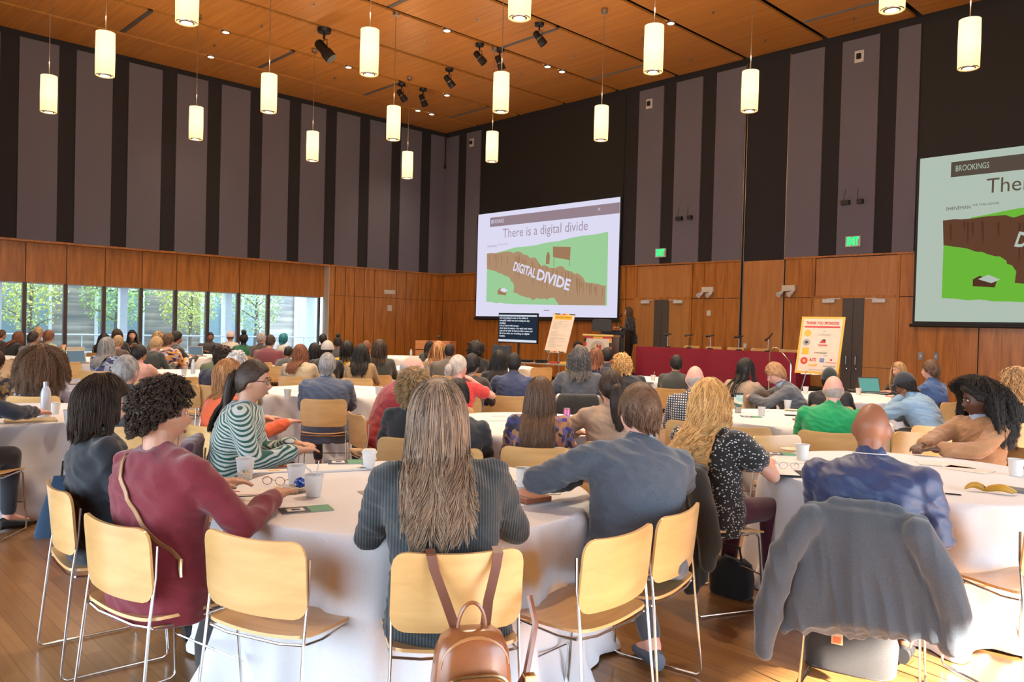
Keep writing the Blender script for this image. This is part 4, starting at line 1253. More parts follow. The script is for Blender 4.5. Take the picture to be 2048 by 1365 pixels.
HAIR = {'black': ((0.006, 0.005, 0.005), (0.030, 0.024, 0.020)), 'darkbrown': ((0.014, 0.008, 0.006), (0.075, 0.045, 0.028)), 'brown': ((0.05, 0.025, 0.013), (0.20, 0.11, 0.06)),
        'ashbrown': ((0.085, 0.055, 0.042), (0.40, 0.27, 0.17)), 'auburn': ((0.20, 0.08, 0.03), (0.60, 0.30, 0.12)), 'blonde': ((0.40, 0.19, 0.05), (1.0, 0.62, 0.25)), 'sandy': ((0.20, 0.115, 0.05), (0.58, 0.38, 0.19)),
        'grey': ((0.13, 0.12, 0.11), (0.42, 0.39, 0.36)), 'white': ((0.42, 0.40, 0.38), (0.85, 0.82, 0.78)), 'darkgrey': ((0.035, 0.032, 0.030), (0.17, 0.15, 0.135)), 'teal': ((0.01, 0.10, 0.13), (0.05, 0.30, 0.36)),
        'greytan': ((.30, .24, .20), (.50, .42, .36)), 'redbrown': ((0.09, 0.03, 0.015), (0.30, 0.12, 0.06)), 'ginger': ((0.22, 0.10, 0.04), (0.55, 0.30, 0.15)), 'honey': ((0.22, 0.12, 0.05), (0.75, 0.48, 0.24)), 'greyblonde': ((0.30, 0.24, 0.19), (0.68, 0.58, 0.50))}
def fabric(name, c, kind=None, c2=None, rough=0.85, sheen=0.3):
    if name in MATS: return MATS[name]
    m = bpy.data.materials.new(name)
    nt, b = nodes_of(m)
    b.inputs['Roughness'].default_value = rough
    sock(b, 'Sheen Weight').default_value = sheen
    tc = nt.nodes.new('ShaderNodeTexCoord')
    no = N(nt, 'ShaderNodeTexNoise', Scale=170.0, Detail=3.0)
    nt.links.new(tc.outputs['Object'], no.inputs['Vector'])
    dark = tuple(x*0.72 for x in c)
    base = ramp(nt, no.outputs['Fac'], [(0.3, dark), (0.7, c)])
    h = no.outputs['Fac']
    if kind == 'rib':
        sx = nt.nodes.new('ShaderNodeSeparateXYZ'); nt.links.new(tc.outputs['Object'], sx.inputs[0])
        at = N(nt, 'ShaderNodeMath', operation='MULTIPLY'); at.inputs[1].default_value = 620; nt.links.new(sx.outputs['X'], at.inputs[0])
        sn = N(nt, 'ShaderNodeMath', operation='SINE'); nt.links.new(at.outputs[0], sn.inputs[0]); h = sn.outputs[0]
        base = ramp(nt, sn.outputs[0], [(0.0, dark), (0.9, c)])
    elif kind in ('stripe', 'check', 'vstripe'):
        sx = nt.nodes.new('ShaderNodeSeparateXYZ'); nt.links.new(tc.outputs['Object'], sx.inputs[0])
        def band(out, k, thr):
            a = N(nt, 'ShaderNodeMath', operation='MULTIPLY'); a.inputs[1].default_value = k; nt.links.new(out, a.inputs[0])
            s = N(nt, 'ShaderNodeMath', operation='SINE'); nt.links.new(a.outputs[0], s.inputs[0])
            g = N(nt, 'ShaderNodeMath', operation='GREATER_THAN'); g.inputs[1].default_value = thr; nt.links.new(s.outputs[0], g.inputs[0])
            return g.outputs[0]
        if kind == 'stripe':
            f = N(nt, 'ShaderNodeMath', operation='ADD'); q = N(nt, 'ShaderNodeMath', operation='MULTIPLY'); q.inputs[1].default_value = 0.8
            nt.links.new(sx.outputs['X'], q.inputs[0]); nt.links.new(sx.outputs['Z'], f.inputs[0]); nt.links.new(q.outputs[0], f.inputs[1])
            fac = band(f.outputs[0], 290, 0.1)
        else:
            g1 = band(sx.outputs['Z'], 300, 0.0); g2 = band(sx.outputs['X'], 300, 0.0)
            f = N(nt, 'ShaderNodeMath', operation='MAXIMUM'); nt.links.new(g1, f.inputs[0]); nt.links.new(g2, f.inputs[1]); fac = f.outputs[0]
        mx = N(nt, 'ShaderNodeMixRGB'); nt.links.new(fac, mx.inputs['Fac']); mx.inputs['Color2'].default_value = (*c2, 1); nt.links.new(base, mx.inputs['Color1']); base = mx.outputs[0]
    elif kind in ('dots', 'floral', 'print'):
        mp = nt.nodes.new('ShaderNodeMapping'); mp.inputs['Scale'].default_value = {'dots': (55, 55, 75), 'floral': (26, 26, 26), 'print': (18, 18, 30)}[kind]
        nt.links.new(tc.outputs['Object'], mp.inputs['Vector'])
        vo = N(nt, 'ShaderNodeTexVoronoi', Scale=1.0); nt.links.new(mp.outputs[0], vo.inputs['Vector'])
        if kind == 'dots':
            k = ramp(nt, vo.outputs['Distance'], [(0.0, (1, 1, 1)), (0.26, (1, 1, 1)), (0.30, (0, 0, 0))])
            mx = N(nt, 'ShaderNodeMixRGB'); nt.links.new(k, mx.inputs['Fac']); nt.links.new(base, mx.inputs['Color1']); mx.inputs['Color2'].default_value = (*c2, 1); base = mx.outputs[0]
        else:
            sp = nt.nodes.new('ShaderNodeSeparateXYZ'); nt.links.new(vo.outputs['Color'], sp.inputs[0])
            cs = [c] + list(c2)
            base = ramp(nt, sp.outputs[0], [(i/len(cs), cc) for i, cc in enumerate(cs)], 'CONSTANT')
    nt.links.new(base, b.inputs['Base Color'])
    bp = N(nt, 'ShaderNodeBump', Strength=0.25 if kind != 'rib' else 0.5, Distance=0.002 if kind != 'rib' else 0.003)
    nt.links.new(h, bp.inputs['Height']); nt.links.new(bp.outputs['Normal'], b.inputs['Normal'])
    MATS[name] = m
    return m

def norm(v): return v/(np.linalg.norm(v) + 1e-9)
def ik(S, W, L1, L2, pole):
    d = W - S; D = np.linalg.norm(d)
    if D > (L1+L2)*.995: W = S + d/D*(L1+L2)*.995; D = (L1+L2)*.995; d = W - S
    a = (L1*L1 - L2*L2 + D*D)/(2*D); h = math.sqrt(max(0, L1*L1 - a*a))
    t = d/D; p = pole - t*np.dot(pole, t); p = norm(p)
    return S + t*a + p*h, W

ELL = np.array([0.077, 0.096, 0.120])
def head_pts(nu=56, nv=42, female=False):
    d = sphere_dirs(nu, nv)
    x = d[:, 0]*ELL[0]; y = d[:, 1]*ELL[1]; z = d[:, 2]*ELL[2]
    low = np.clip(-d[:, 2], 0, 1)
    x = x*(1 - (0.36 if female else 0.28)*low**1.7)
    y = np.where(y < 0, y*(1 - 0.50*low**1.1), y*(1 + 0.06*low - .10*low**3))
    y = y - .004*(d[:, 2] > 0)*0
    f = np.clip(d[:, 1], 0, 1)
    g = lambda a, b: np.exp(-(a/b)**2)
    y = y - 0.008*np.clip(f - .75, 0, 1)/.25*np.exp(-((z-0.01)/0.06)**2)
    y = y + (f > 0)*0.024*g(x, .0115)*np.exp(-((z+0.030)/0.015)**2)
    y = y + (f > 0)*0.012*g(x, .010)*np.exp(-((z+0.008)/0.024)**2)
    y = y - (f > 0)*0.011*g(np.abs(x)-.031, .015)*g(z-0.006, .011)
    y = y + (f > 0)*0.005*g(np.abs(x)-.026, .022)*g(z-0.030, .010)
    y = y + (f > 0)*0.008*g(x, .021)*g(z+0.061, .006) + (f > 0)*0.007*g(x, .019)*g(z+0.073, .006)
    y = y + (f > 0)*0.008*g(x, .020)*g(z+0.100, .013)
    x = x + np.sign(x)*(f > 0.2)*0.004*g(np.abs(x)-.055, .03)*g(z+0.022, .02)
    return np.stack([x, y, z], 1)

def add_hand(mb, W, fdir, up, side, curl, s=1.0, fine=True):
    """palm plus five separate fingers; fdir along the hand, up = back of the hand"""
    f = norm(fdir); u = norm(up - f*np.dot(up, f)); r = np.cross(f, u)
    th = -side
    mb.capsule(W - f*.02, W + f*.025*s, .026*s, .030*s, 10, 3)
    for k in (-1, 0, 1): mb.capsule(W + r*k*.018*s, W + f*.078*s + r*k*.024*s, .017*s, .0145*s, 8, 3)
    lens = [.066, .074, .070, .055]
    for i in range(4):
        b = W + f*.082*s + r*(-.033 + i*.022)*s*side
        d1 = norm(f*math.cos(curl*.6) - u*math.sin(curl*.6) + r*(-.12 + .08*i)*side)
        d2 = norm(f*math.cos(curl*1.5) - u*math.sin(curl*1.5)); d3 = norm(f*math.cos(curl*2.2) - u*math.sin(curl*2.2))
        L = lens[i]*s
        p1 = b + d1*L*.45; p2 = p1 + d2*L*.32; p3 = p2 + d3*L*.25
        mb.capsule(b - f*.02, p1, .0098*s, .009*s, 8, 2); mb.capsule(p1, p2, .009*s, .0084*s, 8, 2); mb.capsule(p2, p3, .0084*s, .0070*s, 8, 2)
    b = W + f*.018*s + r*.026*s*th*-1*-1
    d1 = norm(f*.72 + r*.62*th - u*.25); d2 = norm(f*.9 + r*.25*th - u*.35)
    mb.capsule(W + f*.01, b + d1*.036*s, .0145*s, .0118*s, 8, 2); mb.capsule(b + d1*.036*s, b + d1*.036*s + d2*.030*s, .0112*s, .0085*s, 8, 2)

POSES = {
 'table': dict(L=(-.16, .40, .80), R=(.16, .42, .80)),
 'lap': dict(L=(-.09, .24, .615), R=(.09, .24, .615)),
 'fold': dict(L=(-.02, .30, .82), R=(.02, .31, .83)),
 'chinR': dict(L=(-.10, .38, .80), R=(.07, .20, 1.04)),
 'chinL': dict(L=(-.07, .20, 1.04), R=(.10, .38, .80)),
 'reachR': dict(L=(-.12, .36, .80), R=(.18, .52, .84)),
 'wide': dict(L=(-.30, .30, .80), R=(.27, .32, .80)),
 'phone': dict(L=(-.06, .34, .90), R=(.07, .34, .90)),
}
def person(px=0, py=0, D=5, face=0, lab='', hair='short', hc='darkbrown', skin='light', top='grey', topc=(0.1, 0.1, 0.1), pose='table', lean=8, side=0, yaw=0, pitch=0, bw=1.0,
           kind=None, c2=None, pants=(0.02, 0.022, 0.03), fit=1.0, L=0.25, near=None, chair=None, chair_lab=None, garment='sweater', vol=1.0, crown=None, stand=False, group=None,
           female=False, sleeve='long', hem=0.0, hat=None, glasses=False, shoes=(0.02, 0.02, 0.02), pos=None, rough=.85, twist=0, zoff=0.0, ankle=None, neckskin=True, rib=False):
    fa = face if abs(face) > 7 else face
    fw_ang = face                                            # absolute world angle (radians) of the torso's facing
    rz = fw_ang - PI/2
    lod = near if near is not None else (0 if D < 6.2 else 1 if D < 10.5 else 2)
    if isinstance(chair, tuple) and not stand:
        # the seat is known: find the lean that carries the head to where the photo has it
        def crown_px(le, si, sc):
            a_ = math.radians(le); b_ = math.radians(si)
            u_ = norm(np.array([math.sin(b_), math.sin(a_), math.cos(a_)*math.cos(b_)]))
            a2_ = a_*.55 + math.radians(pitch)*.35
            n_ = norm(np.array([math.sin(b_)*.7, math.sin(a2_) + .10, math.cos(a2_)]))
            R_ = rotz(math.radians(yaw)) @ rotx(-math.radians(pitch)) @ roty(b_*.4)
            c_ = rotz(rz) @ ((np.array([0, -.03, .52]) + .5*u_ + .141*n_ + R_ @ np.array([0, -.01, .122]))*sc)
            d_ = c_ + np.array([chair[0], chair[1], 0]) - CAM
            z_ = d_ @ FW
            return np.array([1024 + FPX*(d_ @ RT)/z_, 682.5 - FPX*(d_ @ UP)/z_]), z_
        best = None
        for le in range(-6, 36, 2):
            for si in range(-16, 17, 2):
                for sc in (.94, .97, 1.0, 1.03, 1.06):
                    q, _ = crown_px(le, si, sc)
                    e_ = (q[0]-px)**2 + (q[1]-py)**2 + 3*(le-lean)**2 + 2*(si-side)**2 + 1e4*(sc-1)**2
                    if best is None or e_ < best[0]: best = (e_, le, si, sc, q)
        lean, side, sfix = best[1], best[2], best[3]
        print('SOLVED', lab[:40], best[1:])
        pos = (chair[0], chair[1], sfix)
    a = math.radians(lean); b = math.radians(side)
    hipz = 0.52 if not stand else 0.93
    P0 = np.array([0, -.03, hipz])
    u = norm(np.array([math.sin(b), math.sin(a), math.cos(a)*math.cos(b)]))
    Nk = P0 + .50*u
    a2 = a*.55 + math.radians(pitch)*.35
    n = norm(np.array([math.sin(b)*.7, math.sin(a2) + .10, math.cos(a2)]))
    Hc = Nk + .141*n
    RH = rotz(math.radians(yaw)) @ rotx(-math.radians(pitch)) @ roty(b*.4)
    crownp = Hc + RH @ np.array([0, -.01, .122])
    target = dep(px, py, D) if pos is None else np.array(pos, float)
    if pos is None:
        s = float(np.clip((target[2]-zoff)/crownp[2], .92, 1.09))
        off = rotz(rz) @ (crownp*s)
        ox, oy = float(target[0]-off[0]), float(target[1]-off[1])
    else:
        ox, oy = target[0], target[1]; s = pos[2] if len(pos) > 2 else 1.0
    root = thing('person', lab, 'person', (ox, oy, zoff), rz, group)
    root.scale = (s, s, s)
    vox = (.0075, .0125, .020)[lod]
    seg = (16, 12, 10)[lod]
    xh = rotz(math.radians(twist)) @ np.array([1., 0, 0]); xh = norm(xh - u*np.dot(xh, u)*.6)
    yh = norm(np.cross(u, xh))
    BW = bw
    sd_ = .055 + max(0, BW-1)*.10
    S = {-1: Nk - sd_*u - .168*BW*xh, 1: Nk - sd_*u + .168*BW*xh}
    ps = POSES[pose] if isinstance(pose, str) else pose
    Wr = {-1: np.array(ps['L'], float), 1: np.array(ps['R'], float)}
    if stand and isinstance(pose, str): Wr = {-1: np.array([-.2, .2, 1.12]), 1: np.array([.12, .28, 1.15])}
    El = {}
    for k in (-1, 1):
        pole = np.array([k*.42, -.35, -.95]) if not ps.get('pole') else np.array(ps['pole'], float)*np.array([k, 1, 1])
        El[k], Wr[k] = ik(S[k], Wr[k], .285, .25, pole)
    # torso rings
    prof = [(-.065, .150, .115), (-.04, .172, .130), (0.0, .176, .130), (.08, .160, .118), (.16, .150, .112), (.25, .158, .116), (.33, .170, .118), (.40, .172, .108), (.445, .150, .094), (.475, .105, .078), (.505, .064, .062), (.53, .055, .056)]
    ang = np.arange(28)*2*PI/28
    ca, sa = np.cos(ang), np.sin(ang)
    def torso(mb, inf, tmin=-1, tmax=.48, belly=0.0, flare=0.0):
        rings = []
        for t, w_, d_ in prof:
            if t < tmin or t > tmax: continue
            w2 = w_*BW + inf + flare*max(0, -t+.05); d2 = d_*(.55+.45*BW) + inf + flare*max(0, -t+.05)
            yy = -.01 if .2 < t < .42 else 0
            cxy = P0 + u*t + yh*(yy + .012*math.sin(t*6))
            cosx = np.sign(ca)*np.abs(ca)**.85; sinx = np.sign(sa)*np.abs(sa)**.9
            dd = np.where(sinx > 0, d2 + belly*math.exp(-((t-.1)/.12)**2), d2)
            rings.append(cxy + np.outer(cosx*w2, xh) + np.outer(sinx*dd, yh))
        mb.loft(rings)
    # ---------- body (one continuous surface)
    bd = MB()
    torso(bd, -.004)
    bd.capsule(Nk - .03*u, Hc - n*.05 + RH @ np.array([0, -.012, 0]), .057*(.9+.1*BW), .053, seg)
    hp = head_pts(56, 42, female) if lod < 2 else head_pts(28, 22, female)
    nu_, nv_ = (56, 42) if lod < 2 else (28, 22)
    bd.add(hp @ RH.T + Hc, sphere_faces(nu_, nv_))
    for k in (-1, 1):
        bd.ellipsoid(Hc + RH @ np.array([k*.078, -.006, -.006]), (.009, .019, .032), RH @ rotz(k*-.35), 10, 8)
        bd.capsule(Hc + RH @ np.array([k*.070, -.004, -.012]), Hc + RH @ np.array([k*.080, -.004, -.008]), .012, .010, 8, 2)
        bd.capsule(S[k] + xh*k*-.03, El[k], .042*(.6+.4*BW), .034, seg)
        bd.capsule(El[k], Wr[k], .038, .025, seg)
        fd = Wr[k] - El[k]
        upv = np.array([0, 0, 1.]) if 'chin' not in str(pose) else np.array([0, 1., .3])
        if lod < 2 or pose in ('phone',):
            if abs(norm(fd)[2]) > .75: upv = np.array([0, 1., 0])
            fdh = fd.copy()
            if Wr[k][2] < .9 and not stand: fdh[2] *= .35
            if lod == 0 or pose == 'phone' or lod == 1: add_hand(bd, Wr[k] + norm(fd)*.01, fdh, upv, k, ps.get('curl', .35 if 'chin' not in str(pose) else .8))
        else:
            add_hand(bd, Wr[k], fd, upv, k, .4)
    # legs
    K = {}; A = {}; H = {}
    for k in (-1, 1):
        if stand:
            H[k] = np.array([k*.085, -.02, .92]); K[k] = np.array([k*.095, .02, .50]); A[k] = np.array([k*.10, -.02, .09])
        else:
            H[k] = np.array([k*.090, -.02, .535]); K[k] = np.array([k*.125, .375, .525]); A[k] = np.array([k*.125, .36, .095])
            if ankle: A[k] = np.array(ankle[0 if k < 0 else 1], float); 
            if ankle and len(ankle) > 2: K[k] = np.array(ankle[2 if k < 0 else 3], float)
        bd.capsule(H[k], K[k], .078, .055, seg); bd.capsule(K[k], A[k], .054, .036, seg)
        bd.capsule(A[k], A[k] + np.array([0, .13, -.055]), .034, .026, 10, 3)
    me = remesh(bd, vox, 2, .4)
    body = link_mesh(me, 'body', skin_mat('skin_' + skin, SKIN[skin]), root)
    # ---------- trousers
    tr = MB()
    inf = .012
    rings = []
    for t, w_, d_ in [(-.075, .10, .09)] + [q for q in prof[:4]]:
        rings.append(P0 + u*t + np.outer(ca*(w_*BW+.006), xh) + np.outer(sa*(d_+.006), yh))
    tr.loft(rings)
    for k in (-1, 1):
        tr.capsule(H[k], K[k], .088*(.7+.3*BW), .066, seg); 
        Ae = A[k] + (K[k]-A[k])*(.12 if not ps.get('crop') else .30)
        tr.capsule(K[k], Ae, .066, .050, seg)
    me = remesh(tr, vox*1.25, 3)
    link_mesh(me, 'trousers', fabric('trousers_%02d%02d%02d' % tuple(int(99*x) for x in pants), pants), root)
    for k in (-1, 1):
        sh = MB()
        f0 = A[k] + np.array([0, -.05, -.05])
        pr = [(-.06, .030, .075), (-.03, .036, .085), (.02, .040, .075), (.08, .043, .055), (.13, .040, .045), (.165, .028, .035)]
        rings = []
        for (yy, w_, h_) in pr:
            zc = max(0.0, A[k][2] - .095)
            rings.append(np.array([A[k][0], A[k][1] + yy, zc]) + np.stack([ca[:]*w_, np.zeros(28), np.maximum(0.002, (sa[:]*.5+.5)*h_ + .012)], 1))
        sh.loft(rings)
        so = sh.build('shoe', mat('shoe_%02d%02d%02d' % tuple(int(99*x) for x in shoes), shoes, .45), root)
    # ---------- top garment
    g = MB()
    infl = .012*fit + (.006 if garment in ('blazer', 'jacket') else 0)
    torso(g, infl, -.08, .52 if garment != 'blouse' else .50, belly=.02*BW)
    for k in (-1, 1):
        g.capsule(S[k] - xh*k*.10 + u*.002, S[k] - xh*k*.006, .052, .050*(.6+.4*BW) + infl*.5, seg)
        g.capsule(Nk - u*.012 + xh*k*.02, S[k] + u*.006 - xh*k*.02, .050, .044 + infl*.4, seg); g.capsule(Nk - u*.075 + xh*k*.05 - yh*.030, S[k] - u*.03 - xh*k*.03 - yh*.012, .060, .050 + infl*.4, seg)
        re = .041*(.5+.5*BW) + infl*.9
        if sleeve == 'long':
            g.capsule(S[k] - xh*k*.008, El[k], .053*(.5+.5*BW) + infl*.8, re, seg)
            We = Wr[k] + (El[k]-Wr[k])*.08
            g.capsule(El[k], We, re, .034 + infl*.9, seg)
        else:
            q = {'short': .62, 'elbow': .98}[sleeve]
            g.capsule(S[k], S[k] + (El[k]-S[k])*q*.8, .053*(.5+.5*BW) + infl, .052*(.5+.5*BW) + infl*1.5, seg)
            e1 = S[k] + (El[k]-S[k])*q
            g.tube([S[k] + (El[k]-S[k])*q*.75, e1], [.052*(.5+.5*BW) + infl*1.5]*2, seg)
    if hem > 0:
        rings = []
        for t, w_, d_ in ((-.06 - hem, .19, .15), (-.06 - hem*.5, .19, .145), (-.02, .18, .138), (.06, .168, .125)):
            c_ = P0 + np.array([0, -.02, t])
            rings.append(c_ + np.outer(ca*(w_*BW + infl*.6), [1, 0, 0]) + np.outer(np.where(sa > 0, sa*(d_ + .02), sa*(d_*(.6+.4*BW)*.92)), [0, 1, 0]))
        g.loft(rings)
    if garment in ('polo', 'shirt', 'blazer', 'jacket', 'turtle'):
        hh = {'polo': .022, 'shirt': .024, 'blazer': .016, 'jacket': .03, 'turtle': .05}[garment]
        c0 = Nk - u*.015; c1 = Nk + (n*.6+u*.4)*(hh+.012)
        g.capsule(c0, c1, .070*(.85+.15*BW), .062*(.85+.15*BW), seg, 2)
    me = remesh(g, vox*1.1, (26, 9, 3)[lod], .6)
    nv = len(me.vertices)
    co = np.zeros(nv*3); me.vertices.foreach_get('co', co); co = co.reshape(-1, 3)
    no_ = np.zeros(nv*3); me.vertex_normals.foreach_get('vector', no_); no_ = no_.reshape(-1, 3)
    sd = hash_(lab) % 97
    if lod < 2:
        disp = np.zeros(nv)
        A_ = {0: .010, 1: .009}[lod]*(1.25 if garment in ('blazer', 'jacket', 'shirt') else 1.0)
        for i in range(nv):
            x, y, z = co[i]
            q = Vector((x*5.0 + sd, y*5.0 + z*3.0, z*9.5 - abs(x)*7.0))
            v1 = noise.noise(q)
            q2 = Vector((x*10 + sd, y*9.0, z*22 + x*9))
            disp[i] = (1 - 2*abs(v1))*A_*.55 + (.6 - 2*abs(noise.noise(q2)))*A_*.75 - A_*.3
        co = co + no_*disp[:, None]
        me.vertices.foreach_set('co', co.ravel())
    fm = fabric(top, topc, kind, c2, rough)
    nm = {'sweater': 'sweater', 'blazer': 'blazer', 'polo': 'polo_shirt', 'shirt': 'shirt', 'jacket': 'jacket', 'blouse': 'blouse', 'turtle': 'sweater'}[garment]
    gar = link_mesh(me, nm, fm, root)
    if garment == 'blazer' and lod == 0:
        cb = MB(); aa = np.arange(24)*2*PI/24; rings = []
        for h_, r_ in ((-.004, .068), (.020, .064), (.034, .060)):
            c_ = Nk + u*h_ + n*h_*.3; rings.append(c_ + np.outer(np.cos(aa)*r_*(.85+.15*BW), xh) + np.outer(np.sin(aa)*r_*.98, yh))
        cb.loft(rings, cap=False); cb.build('shirt_collar', fabric('pale_blue_shirt', (.45, .52, .66)), root)
    if garment == 'polo' and lod == 0 and topc[2] > .1 and topc[1] < .1:
        cb = MB(); aa = np.arange(25)*2*PI/24
        c_ = Nk + u*.020 + n*.006
        cb.tube([c_ + math.cos(q)*(.074*(.85+.15*BW))*xh + math.sin(q)*.076*yh - yh*.002 - u*.008*math.sin(q)*-1 for q in aa], .0022, 5); cb.build('collar_piping', M_WHITE, root)
    # ---------- hair
    if hair: make_hair(root, hair, hc, Hc, RH, Nk, u, xh, yh, L, vol, lod, sd, BW, female)
    if hat: make_hat(root, hat, Hc, RH)
    if lod < 2 or glasses:
        for k in (-1, 1):
            e = MB(); e.ellipsoid(Hc + RH @ np.array([k*.031, .080, .006]), (.0105, .007, .006), RH, 10, 8); e.build('eye', mat('eye_white', (.75, .72, .68), .25), root)
            e = MB(); e.ellipsoid(Hc + RH @ np.array([k*.031, .0862, .006]), (.0048, .002, .0048), RH, 8, 6); e.build('iris', mat('dark_iris', (.03, .018, .012), .2), root)
            e = MB(); e.tube([Hc + RH @ np.array([k*(.017 + .008*i), .0905 - .003*i*i*.5, .026 + .004*math.sin(i*.9)]) for i in range(4)], [.0028, .0034, .003, .0015], 6); e.build('eyebrow', hair_mat('hair_' + hc, *HAIR[hc]), root)
        e = MB(); e.ellipsoid(Hc + RH @ np.array([0, .0905, -.067]), (.020, .006, .0065), RH, 12, 8); e.build('lips', mat('lips_' + skin, tuple(x*y for x, y in zip(SKIN[skin], (.85, .55, .6))), .4), root)
    if glasses:
        e = MB()
        for k in (-1, 1):
            e.tube([Hc + RH @ np.array([k*.033 + .022*math.cos(t), .100 - .01*abs(math.cos(t)), .004 + .018*math.sin(t)]) for t in np.linspace(0, 2*PI, 15)], .0017, 5)
            e.tube([Hc + RH @ np.array([k*.055, .092, .008]), Hc + RH @ np.array([k*.080, .03, .008]), Hc + RH @ np.array([k*.084, -.01, .002])], .0018, 5)
        e.tube([Hc + RH @ np.array([-.011, .102, .006]), Hc + RH @ np.array([.011, .102, .006])], .0017, 5)
        e.build('glasses', M_BLACK, root)
    if chair is not False and not stand:
        if chair is None or chair is True: cx, cy, cf = ox, oy, fw_ang
        else: cx, cy, cf = chair
        place_chair(cx, cy, cf, chair_lab or ('beech chair under the ' + short_who(lab)), 'occupied beech chairs')
    return dict(root=root, Hc=Hc, RH=RH, Nk=Nk, u=u, xh=xh, yh=yh, P0=P0, S=S, E=El, W=Wr, s=s, o=(ox, oy), rz=rz, K=K, A=A)
def short_who(lab):
    w = lab.split()
    return ' '.join(w[:12])

